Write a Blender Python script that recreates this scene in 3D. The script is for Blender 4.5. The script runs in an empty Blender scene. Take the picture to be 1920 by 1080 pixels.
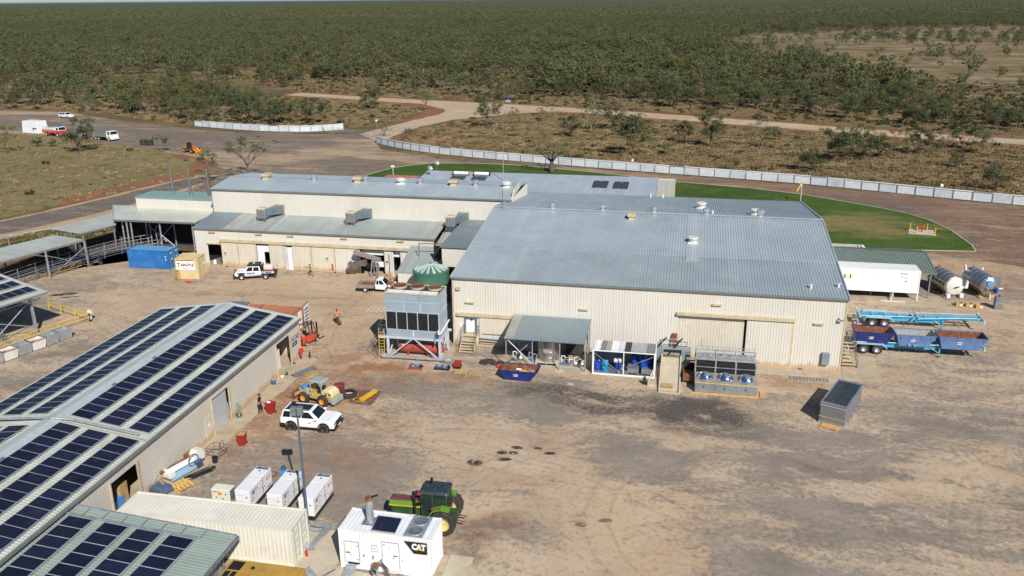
import bpy,bmesh,math,random
import numpy as np
from math import pi,sin,cos,radians,atan2,sqrt
from mathutils import Vector,Matrix
random.seed(7);rng=np.random.default_rng(11)
SC=bpy.context.scene
COL=SC.collection

# ------------------------------------------------------------------ camera, light, exposure
CAM_H,CAM_YAW,CAM_PITCH,CAM_ROLL=34.23,0.205,radians(18.651),radians(-0.481)
cd=bpy.data.cameras.new('camera');cam=bpy.data.objects.new('camera',cd);COL.objects.link(cam)
SC.camera=cam
cd.sensor_width=36.0;cd.lens=1608.39/1920*36.0
cd.clip_start=0.5;cd.clip_end=90000
_Z=Matrix.Rotation(CAM_YAW,3,'Z')
_fw=Vector((0,cos(CAM_PITCH),-sin(CAM_PITCH)));_rt=Vector((1,0,0));_up=_rt.cross(_fw)
_r=cos(CAM_ROLL)*_rt+sin(CAM_ROLL)*_up;_u=-sin(CAM_ROLL)*_rt+cos(CAM_ROLL)*_up
_r,_u,_w=_Z@_r,_Z@_u,_Z@_fw
_m=Matrix(((_r.x,_u.x,-_w.x,0),(_r.y,_u.y,-_w.y,0),(_r.z,_u.z,-_w.z,CAM_H),(0,0,0,1)))
cam.matrix_world=_m

SUN_EL,SUN_AZ=radians(39),radians(-57)          # azimuth measured from +X, anticlockwise
sdir=Vector((cos(SUN_EL)*cos(SUN_AZ),cos(SUN_EL)*sin(SUN_AZ),sin(SUN_EL)))
sl=bpy.data.lights.new('sun','SUN');sun=bpy.data.objects.new('sun',sl);COL.objects.link(sun)
sl.energy=5.0;sl.angle=radians(0.53);sl.color=(1.0,0.955,0.88)
sun.rotation_euler=sdir.to_track_quat('Z','Y').to_euler()
W=bpy.data.worlds.new('World');SC.world=W;W.use_nodes=True
_n=W.node_tree.nodes;_bg=_n['Background'];_sky=_n.new('ShaderNodeTexSky')
_sky.sky_type='NISHITA';_sky.sun_disc=False;_sky.sun_elevation=SUN_EL
_sky.sun_rotation=pi/2-SUN_AZ;_sky.altitude=100;_sky.dust_density=.05;_sky.air_density=1.0
_sky.ozone_density=1.5
_tn=_n.new('ShaderNodeMix');_tn.data_type='RGBA';_tn.blend_type='MULTIPLY';_tn.inputs[0].default_value=1.0;_tn.inputs[7].default_value=(.74,.92,1.15,1)
W.node_tree.links.new(_sky.outputs[0],_tn.inputs[6]);W.node_tree.links.new(_tn.outputs[2],_bg.inputs[0]);_bg.inputs[1].default_value=0.052
SC.view_settings.view_transform='Standard';SC.view_settings.look='None'
SC.view_settings.exposure=0.13;SC.view_settings.gamma=1.0;SC.view_settings.use_curve_mapping=False
SC.render.engine='CYCLES'
SC.cycles.max_bounces=5;SC.cycles.diffuse_bounces=3;SC.cycles.transparent_max_bounces=6
SC.cycles.volume_bounces=0

# ------------------------------------------------------------------ material helpers
MC={}
def NT(name):
    m=bpy.data.materials.new(name);m.use_nodes=True
    nt=m.node_tree;b=nt.nodes['Principled BSDF'];return m,nt,b
def N(nt,t,**k):
    n=nt.nodes.new(t)
    for a,v in k.items():
        if a=='inp':
            for i,x in v.items():n.inputs[i].default_value=x
        else:setattr(n,a,v)
    return n
def L(nt,a,b):nt.links.new(a,b)
def mixc(nt,fac,a,b,mode='MIX'):
    m=N(nt,'ShaderNodeMix',data_type='RGBA',blend_type=mode)
    if hasattr(fac,'links'):L(nt,fac,m.inputs[0])
    else:m.inputs[0].default_value=fac
    for i,x in((6,a),(7,b)):
        if hasattr(x,'links'):L(nt,x,m.inputs[i])
        else:m.inputs[i].default_value=(*x,1)
    return m.outputs[2]
def noise(nt,vec,scale,detail=4,rough=.55,dist=0.0):
    n=N(nt,'ShaderNodeTexNoise',inp={'Scale':scale,'Detail':detail,'Roughness':rough,'Distortion':dist})
    L(nt,vec,n.inputs['Vector']);return n.outputs[0]
def ramp(nt,fac,lo,hi,a=0.0,b=1.0):
    n=N(nt,'ShaderNodeMapRange',inp={1:lo,2:hi,3:a,4:b});n.interpolation_type='SMOOTHSTEP'
    L(nt,fac,n.inputs[0]);return n.outputs[0]
def math_(nt,op,a,b=None,clamp=False):
    n=N(nt,'ShaderNodeMath',operation=op,use_clamp=clamp)
    for i,x in enumerate((a,b)):
        if x is None:continue
        if hasattr(x,'links'):L(nt,x,n.inputs[i])
        else:n.inputs[i].default_value=x
    return n.outputs[0]
def mapping(nt,vec,loc=(0,0,0),rot=(0,0,0),scale=(1,1,1)):
    n=N(nt,'ShaderNodeMapping',inp={1:loc,2:rot,3:scale});L(nt,vec,n.inputs[0]);return n.outputs[0]
def wpos(nt):return N(nt,'ShaderNodeNewGeometry').outputs['Position']

def mat(name,col,rough=.6,metal=0.0,var=.14,scale=1.2,dirt=None,damt=.35,dscale=.8,streak=0.0,spec=.4,rust=0.0,base_dirt=None,sheets=None):
    """painted / sheet / timber surface: colour variation, blotchy dirt, vertical streaks, rust spots"""
    if name in MC:return MC[name]
    m,nt,b=NT(name);p=wpos(nt)
    f=noise(nt,p,scale,5)
    c=mixc(nt,ramp(nt,f,.3,.7),tuple(x*(1-var)for x in col),tuple(min(1,x*(1+var))for x in col))
    if sheets:       # single sheets differ a little in tone, with a dusty lap line
        sx=N(nt,'ShaderNodeSeparateXYZ');L(nt,p,sx.inputs[0]);q_=math_(nt,'DIVIDE',sx.outputs[sheets[0]],sheets[1])
        wn=N(nt,'ShaderNodeTexWhiteNoise',noise_dimensions='1D');L(nt,math_(nt,'FLOOR',q_),wn.inputs['W']);c=mixc(nt,math_(nt,'MULTIPLY',wn.outputs[0],sheets[2]),c,tuple(x*.62 for x in col))
        fr_=math_(nt,'FRACT',q_);c=mixc(nt,ramp(nt,math_(nt,'MULTIPLY',math_(nt,'SUBTRACT',fr_,.93),noise(nt,p,.8,3)),0,.03,0,.25),c,tuple(x*.5 for x in col))
    if streak:
        st=noise(nt,mapping(nt,p,scale=(2.2,2.2,.12)),2.0,4)
        c=mixc(nt,ramp(nt,st,.52,.75,0,streak),c,tuple(x*.55 for x in col))
    if dirt:
        d=noise(nt,p,dscale,6,.65)
        c=mixc(nt,ramp(nt,d,.5,.72,0,damt),c,dirt)
    if base_dirt:        # soil splashed up the foot of a wall
        sx=N(nt,'ShaderNodeSeparateXYZ');L(nt,p,sx.inputs[0])
        zz=math_(nt,'SUBTRACT',sx.outputs[2],ramp(nt,noise(nt,p,1.4,4),.3,.7,0,.5))
        c=mixc(nt,ramp(nt,zz,0.0,.55,.75,0),c,base_dirt)
    if rust:
        r=noise(nt,p,2.6,7,.7)
        c=mixc(nt,ramp(nt,r,1-rust*.5-.08,1-rust*.5+.06),c,(.16,.06,.025))
    L(nt,c,b.inputs['Base Color'])
    rr=ramp(nt,noise(nt,p,scale*2.3,3),.3,.7,max(.05,rough-.12),min(1,rough+.12))
    L(nt,rr,b.inputs['Roughness'])
    b.inputs['Metallic'].default_value=metal;b.inputs['Specular IOR Level'].default_value=spec
    MC[name]=m;return m

DUST=(.34,.24,.15)
cream=mat('cream_wall',(.63,.60,.53),.55,var=.03,scale=.25,dirt=(.50,.42,.31),damt=.2,dscale=.4,streak=.05,base_dirt=(.46,.30,.15),sheets=(0,1.08,.05))
cream2=mat('cream_wall_door',(.60,.55,.45),.55,var=.05,scale=.5,dirt=(.42,.32,.2),damt=.3,streak=.14,base_dirt=(.45,.30,.15))
creamtrim=mat('cream_trim',(.52,.44,.29),.5,var=.12,dirt=(.34,.22,.11),damt=.6,dscale=2,streak=.25)
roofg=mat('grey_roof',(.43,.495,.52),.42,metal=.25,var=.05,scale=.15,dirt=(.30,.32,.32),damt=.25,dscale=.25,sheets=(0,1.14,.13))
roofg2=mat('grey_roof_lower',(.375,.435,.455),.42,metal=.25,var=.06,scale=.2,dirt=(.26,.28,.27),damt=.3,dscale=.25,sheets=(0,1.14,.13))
rooflt=mat('pale_roof',(.47,.53,.56),.4,metal=.25,var=.04,scale=.2,sheets=(0,.8,.18))
roofgg=mat('green_grey_roof',(.36,.40,.385),.45,metal=.15,var=.07,scale=.25,dirt=(.32,.31,.26),damt=.35,dscale=.3,sheets=(0,.9,.3))
roofold=mat('weathered_roof',(.36,.35,.32),.5,metal=.15,var=.12,scale=.6,dirt=(.30,.24,.18),damt=.5)
roofdk=mat('dark_grey_roof',(.20,.245,.27),.45,metal=.2,var=.06,scale=.3)
roofcr=mat('pale_cream_roof',(.52,.54,.47),.4,metal=.2,var=.07,scale=.3,dirt=(.44,.42,.34),damt=.3,sheets=(1,.76,.22))
roofgn=mat('green_roof',(.30,.37,.32),.45,metal=.1,var=.06,scale=.4,dirt=(.30,.34,.30),damt=.3,sheets=(1,.76,.2))
roofgn2=mat('dark_green_roof',(.16,.22,.19),.45,metal=.1,var=.08,scale=.4)
gutterm=mat('gutter_grey',(.17,.18,.17),.5,var=.1)
galv=mat('galvanised_steel',(.46,.49,.52),.4,metal=.55,var=.15,scale=3,dirt=(.30,.27,.24),damt=.3)
galvd=mat('dull_grey_steel',(.23,.25,.27),.5,metal=.4,var=.15,scale=3)
towerm=mat('tower_casing',(.33,.42,.48),.4,metal=.2,var=.06,scale=.7)
stain=mat('stainless_steel',(.50,.49,.50),.28,metal=.85,var=.10,scale=1.4,dirt=(.33,.27,.22),damt=.35)
alum=mat('polished_aluminium',(.70,.73,.78),.14,metal=1.0,var=.06,scale=2)
white=mat('white_paint',(.76,.77,.78),.4,var=.03,dirt=(.60,.55,.46),damt=.18)
whited=mat('dirty_white_paint',(.66,.65,.60),.5,var=.06,dirt=(.42,.34,.25),damt=.55,rust=.25)
whitebox=mat('cream_container_paint',(.70,.68,.58),.45,var=.04,scale=.5,dirt=(.50,.42,.28),damt=.35,streak=.12,rust=.16)
black=mat('black_paint',(.02,.02,.022),.45,var=.3)
blackr=mat('black_rubber',(.035,.032,.030),.85,var=.25,scale=4,dirt=(.16,.12,.09),damt=.55,dscale=3)
dark=mat('painted_interior_shade',(.012,.012,.014),.8,var=.2)  # near-black colour painted for the shade inside openings and under roofs
shade=mat('deep_grey_floor',(.12,.11,.10),.9,var=.2)
glass=mat('dark_glass',(.012,.016,.020),.08,var=.1,spec=.8)
redp=mat('red_primer',(.34,.065,.05),.5,var=.15,dirt=(.25,.09,.06),damt=.4)
redbr=mat('bright_red_paint',(.55,.035,.025),.4,var=.1)
redbin=mat('red_plastic',(.32,.02,.02),.5,var=.12,dirt=(.25,.1,.07),damt=.3)
rustm=mat('rusty_steel',(.21,.075,.035),.8,var=.35,scale=3,dirt=(.36,.22,.13),damt=.55,dscale=2)
rustroof=mat('rusted_red_roof',(.40,.155,.085),.7,var=.15,scale=.7,dirt=(.50,.33,.22),damt=.45)
yellowp=mat('yellow_paint',(.66,.43,.03),.45,var=.1,dirt=(.45,.3,.1),damt=.3)
genyel=mat('weathered_yellow',(.45,.27,.055),.5,var=.1,scale=.8,dirt=(.33,.14,.04),damt=.55,dscale=1.3)
loadyel=mat('faded_loader_yellow',(.50,.36,.11),.5,var=.12,dirt=(.30,.19,.1),damt=.55,dscale=2)
loadcr=mat('faded_cream_hood',(.66,.57,.32),.45,var=.08,dirt=(.40,.28,.15),damt=.3)
orangep=mat('orange_paint',(.62,.24,.02),.45,var=.12,dirt=(.3,.15,.06),damt=.35)
tractorgn=mat('tractor_green',(.03,.085,.03),.45,var=.2,scale=3,dirt=(.09,.08,.04),damt=.5,dscale=3)
hoodgn=mat('hood_green',(.13,.25,.03),.4,var=.1,scale=2)
hoodtop=mat('faded_hood_brown',(.145,.055,.05),.7,var=.15,scale=2)
cabroof=mat('faded_black_roof',(.028,.042,.05),.5,var=.4,scale=4,dirt=(.07,.14,.13),damt=.5,dscale=5)
rimyel=mat('rim_yellow',(.68,.56,.22),.5,var=.1)
skipnavy=mat('navy_skip_paint',(.015,.03,.16),.4,var=.12,dirt=(.08,.07,.12),damt=.3)
skipblue=mat('faded_blue_skip_paint',(.10,.18,.36),.55,var=.14,scale=2,dirt=(.26,.18,.14),damt=.5,dscale=1.6,rust=.2)
skipgrey=mat('pale_skip_lining',(.36,.36,.34),.7,var=.2,scale=3,dirt=(.22,.12,.07),damt=.6,dscale=3)
trailerblue=mat('sky_blue_trailer_paint',(.05,.36,.58),.45,var=.1,dirt=(.22,.3,.33),damt=.4,dscale=2)
trailerpale=mat('pale_blue_trailer_steel',(.36,.52,.62),.45,var=.12,dirt=(.3,.3,.3),damt=.35)
contblue=mat('container_blue',(.022,.15,.42),.45,var=.12,scale=1,dirt=(.10,.20,.33),damt=.4,dscale=1,streak=.2)
contbluetop=mat('container_blue_top',(.12,.29,.47),.5,var=.1,dirt=(.2,.3,.38),damt=.4)
contyel=mat('container_sand',(.62,.49,.27),.5,var=.06,dirt=(.45,.33,.18),damt=.35,streak=.15)
tankgn=mat('green_water_tank',(.06,.16,.12),.45,var=.1,dirt=(.1,.2,.16),damt=.3)
tanktop=mat('pale_green_tank_lid',(.46,.55,.52),.5,var=.12,dirt=(.25,.34,.3),damt=.5)
timber=mat('pallet_timber',(.44,.30,.13),.8,var=.2,scale=4,dirt=(.30,.2,.1),damt=.4,dscale=3)
timbery=mat('fresh_timber',(.60,.36,.10),.75,var=.15,scale=4)
greyt=mat('weathered_timber',(.25,.22,.19),.85,var=.2,scale=3)
rail=mat('dull_pipe_rail',(.14,.125,.115),.6,metal=.2,var=.25,scale=3,dirt=(.22,.15,.1),damt=.5)
concrete=mat('concrete',(.42,.34,.24),.85,var=.12,scale=.8,dirt=(.30,.23,.17),damt=.6,dscale=.5)
concretel=mat('pale_concrete',(.50,.44,.33),.85,var=.08,scale=.8,dirt=(.40,.31,.21),damt=.5,dscale=.6)
tealb=mat('blue_drum_plastic',(.01,.06,.38),.4,var=.1)
tealc=mat('teal_drum_plastic',(.01,.25,.42),.4,var=.1)
pumpb=mat('pump_blue',(.08,.25,.55),.4,var=.15)
coolerm=mat('cooler_grey',(.26,.26,.26),.6,var=.15,dirt=(.2,.17,.14),damt=.4)
coolduct=mat('duct_blue_grey',(.16,.21,.24),.45,metal=.3,var=.1)
stone_c=mat('pale_blue_fence_sheet',(.62,.68,.72),.45,metal=.1,var=.04,scale=.6,dirt=(.45,.42,.36),damt=.25)
fencepost=mat('fence_post_dark',(.06,.065,.075),.5,var=.2)
chassis=mat('chassis_black',(.025,.025,.027),.6,var=.3,dirt=(.1,.08,.06),damt=.4)
skin=mat('skin',(.30,.16,.10),.6,var=.05)
hairm=mat('dark_hair',(.015,.011,.009),.7)
shirtg=mat('green_shirt',(.02,.32,.12),.8)
shirtk=mat('black_clothing',(.012,.012,.014),.8)
hivis=mat('orange_hivis',(.80,.16,.04),.6)
navysl=mat('violet_blue_sleeves',(.08,.07,.32),.8)
brownb=mat('brown_boots',(.09,.05,.03),.8)
brownp=mat('brown_trousers',(.10,.065,.05),.85)
tealsm=mat('teal_plastic',(.03,.22,.17),.5)
lwhite=mat('label_white',(.80,.80,.80),.5,var=.02)
lred=mat('label_red',(.55,.03,.04),.5,var=.02)
lblack=mat('label_black',(.015,.015,.018),.5,var=.05)
lyel=mat('logo_yellow',(.75,.38,.02),.5,var=.02)
lorange=mat('lettering_orange',(.65,.27,.03),.5)
lblue=mat('logo_blue',(.03,.06,.42),.5,var=.05)
lgreen=mat('logo_green',(.12,.42,.05),.5)
dullblue=mat('machine_blue',(.06,.10,.17),.5,var=.3,scale=3,dirt=(.2,.15,.1),damt=.3)
lightblue=mat('machine_pale_blue',(.30,.48,.62),.45,var=.08)
maroon=mat('maroon_cover',(.17,.025,.04),.5,var=.15)
smokeg=mat('faded_green_canopy',(.30,.36,.32),.55,var=.1)
oil=mat('dark_mat',(.045,.040,.036),.9,var=.3)
mesh_g=mat('grey_mesh',(.20,.24,.26),.5,metal=.5,var=.12)
finm=mat('dark_coil_fins',(.045,.058,.072),.45,metal=.3,var=.1)
coilside=mat('coil_side_grey',(.23,.22,.24),.55,metal=.3,var=.08)
strapy=mat('yellow_strap',(.55,.40,.16),.6)

# solar glass: cell lines are print on the panel
def _solar():
    m,nt,b=NT('solar_cells');tc=N(nt,'ShaderNodeTexCoord').outputs['Object']
    sx=N(nt,'ShaderNodeSeparateXYZ');L(nt,tc,sx.inputs[0])
    ls=[]
    for i,n_ in((0,10),(1,6)):
        s=math_(nt,'MULTIPLY',sx.outputs[i],(n_/1.62)if i==0 else n_/.96)
        fr=math_(nt,'FRACT',s);d=math_(nt,'ABSOLUTE',math_(nt,'SUBTRACT',fr,.5))
        ls.append(math_(nt,'GREATER_THAN',d,.455))
    f=math_(nt,'MAXIMUM',ls[0],ls[1])
    p=wpos(nt)
    base=mixc(nt,N(nt,'ShaderNodeObjectInfo').outputs['Random'],(.006,.009,.022),(.013,.018,.042));base=mixc(nt,ramp(nt,noise(nt,p,1.3,5,.7),.5,.8,0,.25),base,(.10,.085,.07))
    L(nt,mixc(nt,math_(nt,'MULTIPLY',f,.28),base,(.07,.09,.15)),b.inputs['Base Color'])
    b.inputs['Roughness'].default_value=.36;b.inputs['Specular IOR Level'].default_value=.1
    return m
solar=_solar()
pframe=mat('panel_frame',(.50,.52,.56),.4,metal=.4)

# ------------------------------------------------------------------ mesh builder
class MB:
    def __init__(s):s.v=[];s.f=[];s.mi=[];s.cm=0
    def add(s,vs,fs):
        o=len(s.v);s.v.extend([tuple(v)for v in vs])
        for f in fs:s.f.append(tuple(i+o for i in f));s.mi.append(s.cm)
        return s
    def mat(s,i):s.cm=i;return s
    def hexa(s,p):   # p: 4 bottom ccw, 4 top ccw
        return s.add(p,[(3,2,1,0),(4,5,6,7),(0,1,5,4),(1,2,6,5),(2,3,7,6),(3,0,4,7)])
    def box(s,x0,x1,y0,y1,z0,z1):
        return s.hexa([(x0,y0,z0),(x1,y0,z0),(x1,y1,z0),(x0,y1,z0),(x0,y0,z1),(x1,y0,z1),(x1,y1,z1),(x0,y1,z1)])
    def frus(s,b,t,z0,z1):  # b,t = (x0,x1,y0,y1)
        return s.hexa([(b[0],b[2],z0),(b[1],b[2],z0),(b[1],b[3],z0),(b[0],b[3],z0),(t[0],t[2],z1),(t[1],t[2],z1),(t[1],t[3],z1),(t[0],t[3],z1)])
    def bar(s,a,b,w=.05,h=None,up=(0,0,1)):
        a,b=Vector(a),Vector(b);h=h or w;d=(b-a).normalized();up=Vector(up)
        if abs(d.dot(up))>.98:up=Vector((0,1,0))
        x=d.cross(up).normalized()*w/2;y=x.cross(d).normalized()*h/2
        return s.hexa([a-x-y,a+x-y,b+x-y,b-x-y,a-x+y,a+x+y,b+x+y,b-x+y])
    def cyl(s,a,b,r,n=10,r2=None,caps=True):
        a,b=Vector(a),Vector(b);r2=r if r2 is None else r2;d=(b-a).normalized()
        up=Vector((0,0,1))if abs(d.z)<.9 else Vector((1,0,0))
        x=d.cross(up).normalized();y=d.cross(x).normalized();vs=[]
        for c,R in((a,r),(b,r2)):
            for i in range(n):
                t=2*pi*i/n;vs.append(c+x*cos(t)*R+y*sin(t)*R)
        fs=[(i,(i+1)%n,n+(i+1)%n,n+i)for i in range(n)]
        fs=[f[::-1]for f in fs]
        if caps:fs+=[tuple(range(n)),tuple(range(2*n-1,n-1,-1))]
        return s.add(vs,fs)
    def tube(s,pts,r,n=6):
        for a,b in zip(pts[:-1],pts[1:]):s.cyl(a,b,r,n)
        return s
    def lathe(s,prof,n=20,o=(0,0,0),axis='z',a0=0,closed=True):
        vs=[];k=len(prof)
        for r,z in prof:
            for i in range(n):
                t=a0+2*pi*i/n;x,y=r*cos(t),r*sin(t)
                p={'z':(x,y,z),'y':(x,z,y),'x':(z,x,y)}[axis]
                vs.append((o[0]+p[0],o[1]+p[1],o[2]+p[2]))
        fs=[]
        for j in range(k-1):
            for i in range(n):
                a,b=j*n+i,j*n+(i+1)%n
                fs.append((a,b,b+n,a+n)if axis=='z' or axis=='x' else(a,a+n,b+n,b))
        if prof[0][0]>1e-4 and closed:fs.append(tuple(range(n))[::-1])
        if prof[-1][0]>1e-4 and closed:fs.append(tuple(range((k-1)*n,k*n)))
        return s.add(vs,fs)
    def prism(s,poly,a,b,axis='y'):  # poly in the other two coords (x,z) for y ; (y,z) for x ; (x,y) for z
        n=len(poly);vs=[]
        for t in(a,b):
            for p,q in poly:vs.append({'y':(p,t,q),'x':(t,p,q),'z':(p,q,t)}[axis])
        fs=[(i,(i+1)%n,n+(i+1)%n,n+i)for i in range(n)]+[tuple(range(n))[::-1],tuple(range(n,2*n))]
        return s.add(vs,fs)
    def quad(s,a,b,c,d):return s.add([a,b,c,d],[(0,1,2,3)])
    def slab(s,a,b,c,d,t):  # quad thickened along its normal (downwards)
        a,b,c,d=map(Vector,(a,b,c,d));n=(b-a).cross(d-a).normalized()*t
        return s.hexa([a-n,b-n,c-n,d-n,a,b,c,d])
    def corr(s,o,U,V,lu,lv,pitch=.28,depth=.04,thick=.0):
        """ribbed sheet: origin o, ribs run along V, profile repeats along U, ribs rise along UxV"""
        o,U,V=Vector(o),Vector(U).normalized(),Vector(V).normalized();Nn=U.cross(V).normalized()
        k=max(1,round(lu/pitch));p=lu/k;pr=[]
        for i in range(k):pr+=[(i*p,0),(i*p+.62*p,0),(i*p+.72*p,depth),(i*p+.90*p,depth)]
        pr.append((lu,0));vs=[]
        for a in(0,lv):
            for uu,h in pr:vs.append(o+U*uu+V*a+Nn*h)
        n=len(pr)
        return s.add(vs,[(i,i+1,n+i+1,n+i)for i in range(n-1)])
    def sphere(s,c,r,n=10,m=6,sc=(1,1,1)):
        vs=[(c[0],c[1],c[2]+r*sc[2])]
        for j in range(1,m):
            t=pi*j/m
            for i in range(n):
                a=2*pi*i/n;vs.append((c[0]+r*sc[0]*sin(t)*cos(a),c[1]+r*sc[1]*sin(t)*sin(a),c[2]+r*sc[2]*cos(t)))
        vs.append((c[0],c[1],c[2]-r*sc[2]));e=len(vs)-1;fs=[]
        for i in range(n):fs.append((0,1+i,1+(i+1)%n));fs.append((e,e-n+(i+1)%n,e-n+i))
        for j in range(m-2):
            for i in range(n):
                a=1+j*n+i;b=1+j*n+(i+1)%n;fs.append((a,a+n,b+n,b))
        return s.add(vs,fs)
    def mesh(s,name,mats,smooth=False):
        me=bpy.data.meshes.new(name);me.from_pydata(s.v,[],s.f)
        for m in(mats if isinstance(mats,(list,tuple))else[mats]):me.materials.append(m)
        if len(me.materials)>1:me.polygons.foreach_set('material_index',s.mi)
        if smooth:me.polygons.foreach_set('use_smooth',[True]*len(me.polygons))
        me.update();return me
    def build(s,name,mats,parent=None,smooth=False,bevel=0,label=None,angle=35):
        me=s.mesh(name,mats,smooth)
        o=bpy.data.objects.new(name,me);COL.objects.link(o)
        if parent is not None:o.parent=parent
        if smooth and angle<180:
            try:me.set_sharp_from_angle(angle=radians(angle))
            except Exception:pass
        if bevel:
            b=o.modifiers.new('bevel','BEVEL');b.width=bevel;b.segments=2;b.limit_method='ANGLE'
        if label:o['label']=label
        return o
def link(name,me,parent=None,loc=None,rot=None):
    o=bpy.data.objects.new(name,me);COL.objects.link(o)
    if parent is not None:o.parent=parent
    if loc:o.location=loc
    if rot:o.rotation_euler=rot
    return o
def T(name,label,cat,loc=(0,0,0),rz=0.0,group=None):
    o=bpy.data.objects.new(name,None);COL.objects.link(o);o.empty_display_size=.3
    o.location=loc;o.rotation_euler=(0,0,rz);tag(o,label,cat,group);return o
def tag(o,label,cat,group=None):
    o['label']=label;o['category']=cat
    if group:o['group']=group
    return o
def kids(o):return[c for c in bpy.data.objects if c.parent==o]
def dup(root,loc,rz=0.0,label=None,group=None,scale=None,ch=None):
    r=root.copy();COL.objects.link(r);r.location=loc;r.rotation_euler=(0,0,rz)
    if label:r['label']=label
    if group:r['group']=group
    if scale:r.scale=(scale,)*3 if not isinstance(scale,tuple)else scale
    for c in(ch if ch is not None else kids(root)):
        d=c.copy();COL.objects.link(d);d.parent=r
        if ch is None:
            for g in kids(c):e=g.copy();COL.objects.link(e);e.parent=d
    return r
def structure(o):o['kind']='structure';return o
def inst(name,me,parent,pts):   # repeated part sharing one mesh
    return[link(name,me,parent,p[:3],(0,0,p[3])if len(p)>3 else None)for p in pts]
def text_mb(txt,size,mb=None,depth=.004,xform=None,bold=0.0,sx=1.0,align='LEFT'):
    cu=bpy.data.curves.new('t','FONT');cu.body=txt;cu.size=size;cu.extrude=depth/2;cu.offset=bold;cu.align_x=align
    cu.resolution_u=2
    o=bpy.data.objects.new('t',cu);COL.objects.link(o);bpy.context.view_layer.update()
    me=bpy.data.meshes.new_from_object(o.evaluated_get(bpy.context.evaluated_depsgraph_get()))
    bpy.data.objects.remove(o);bpy.data.curves.remove(cu)
    mb=mb or MB();X=xform or Matrix.Identity(4)
    mb.add([X@Vector((v.co.x*sx,v.co.y,v.co.z))for v in me.vertices],[tuple(p.vertices)for p in me.polygons])
    bpy.data.meshes.remove(me);return mb
def face_xf(origin,right,up):   # text plane: x->right, y->up, z->normal
    r,u=Vector(right).normalized(),Vector(up).normalized();n=r.cross(u);o=Vector(origin)
    return Matrix(((r.x,u.x,n.x,o.x),(r.y,u.y,n.y,o.y),(r.z,u.z,n.z,o.z),(0,0,0,1)))
# ------------------------------------------------------------------ ground sheets
def sheet(name,pts,z,m,step=2.5,jit=.5,kind='structure',seed=1):
    r=random.Random(seed);out=[];n=len(pts)
    for i in range(n):
        a,b=Vector((*pts[i],0)),Vector((*pts[(i+1)%n],0));d=b-a;k=max(1,int(d.length/step))
        nn=Vector((-d.y,d.x,0)).normalized()if d.length>0 else Vector()
        for j in range(k):
            q=a+d*(j/k)
            if jit:q+=nn*r.uniform(-jit,jit)
            out.append((q.x,q.y,z))
    bm=bmesh.new();f=bm.faces.new([bm.verts.new(p)for p in out]); 
    if f.normal.z<0:f.normal_flip()
    bmesh.ops.triangulate(bm,faces=[f]);bm.normal_update()
    me=bpy.data.meshes.new(name);bm.to_mesh(me);bm.free();me.materials.append(m)
    for p in me.polygons:
        if p.normal.z<0:me.flip_normals();break
    o=bpy.data.objects.new(name,me);COL.objects.link(o)
    if kind:o['kind']=kind
    return o

def grass_mat(name,cols,sc=.02,bump=True):
    m,nt,b=NT(name);p=wpos(nt)
    a=noise(nt,p,sc,6,.6,.6);c2=noise(nt,mapping(nt,p,scale=(.6,1,1)),sc*6,6,.65,.4);c3=noise(nt,p,sc*45,5,.7)
    c=mixc(nt,ramp(nt,a,.38,.62),cols[0],cols[1])
    c=mixc(nt,ramp(nt,c2,.46,.66),c,cols[2])
    c=mixc(nt,ramp(nt,c2,.22,.38,.75,0),c,cols[3])
    c=mixc(nt,ramp(nt,c3,.42,.72,0,.6),c,tuple(x*.42 for x in cols[1]))
    c=mixc(nt,ramp(nt,c3,.28,.42,.5,0),c,tuple(min(1,x*1.7)for x in cols[0]))
    L(nt,c,b.inputs['Base Color']);b.inputs['Roughness'].default_value=.95;b.inputs['Specular IOR Level'].default_value=.1
    if bump:
        bp=N(nt,'ShaderNodeBump',inp={0:.8,1:.35});L(nt,noise(nt,p,1.6,6,.75),bp.inputs['Height']);L(nt,bp.outputs[0],b.inputs['Normal'])
    return m
g_plain=grass_mat('savanna_ground',((.205,.140,.070),(.135,.095,.048),(.27,.195,.108),(.20,.100,.052)),.012)
g_field=grass_mat('field_grass',((.26,.21,.105),(.22,.18,.085),(.195,.185,.075),(.22,.145,.08)),.03)
g_clear=grass_mat('clearing_grass',((.225,.165,.085),(.155,.118,.058),(.34,.27,.17),(.15,.115,.055)),.009)
CLEAR=[(11,700),(22,600),(62,560),(75,470),(58,410),(75,365),(84,300),(110,262),(230,210),(600,500),(620,1080),(330,1100),(200,1020),(110,940),(48,840)]
g_verge=grass_mat('verge_grass',((.11,.12,.035),(.07,.10,.025),(.22,.13,.065),(.24,.11,.055)),.12)
g_lawn=grass_mat('lawn_grass',((.072,.125,.024),(.056,.10,.020),(.10,.145,.036),(.095,.12,.034)),.05)
def _lawn2():
    nt=g_lawn.node_tree;b=nt.nodes['Principled BSDF'];src=b.inputs['Base Color'].links[0].from_socket;p=wpos(nt)
    w=mapping(nt,p,loc=(-.155*27,-.30*139,0),scale=(.155*.62,.30*.62,0))
    gr=N(nt,'ShaderNodeVectorMath',operation='LENGTH');L(nt,mapping(nt,p,loc=(-27*.07,-139.5*.10,0),scale=(.07,.10,0)),gr.inputs[0])
    f=math_(nt,'ADD',math_(nt,'SUBTRACT',1.05,gr.outputs['Value']),math_(nt,'MULTIPLY',math_(nt,'SUBTRACT',noise(nt,mapping(nt,p,scale=(.5,1.4,1)),.22,6,.65),.5),2.6))
    c=mixc(nt,ramp(nt,f,.0,.9,0,.92),src,(.25,.20,.085));c=mixc(nt,ramp(nt,noise(nt,p,.9,5,.7),.45,.7,0,.5),c,(.05,.085,.018));L(nt,c,b.inputs['Base Color'])
_lawn2()

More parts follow.
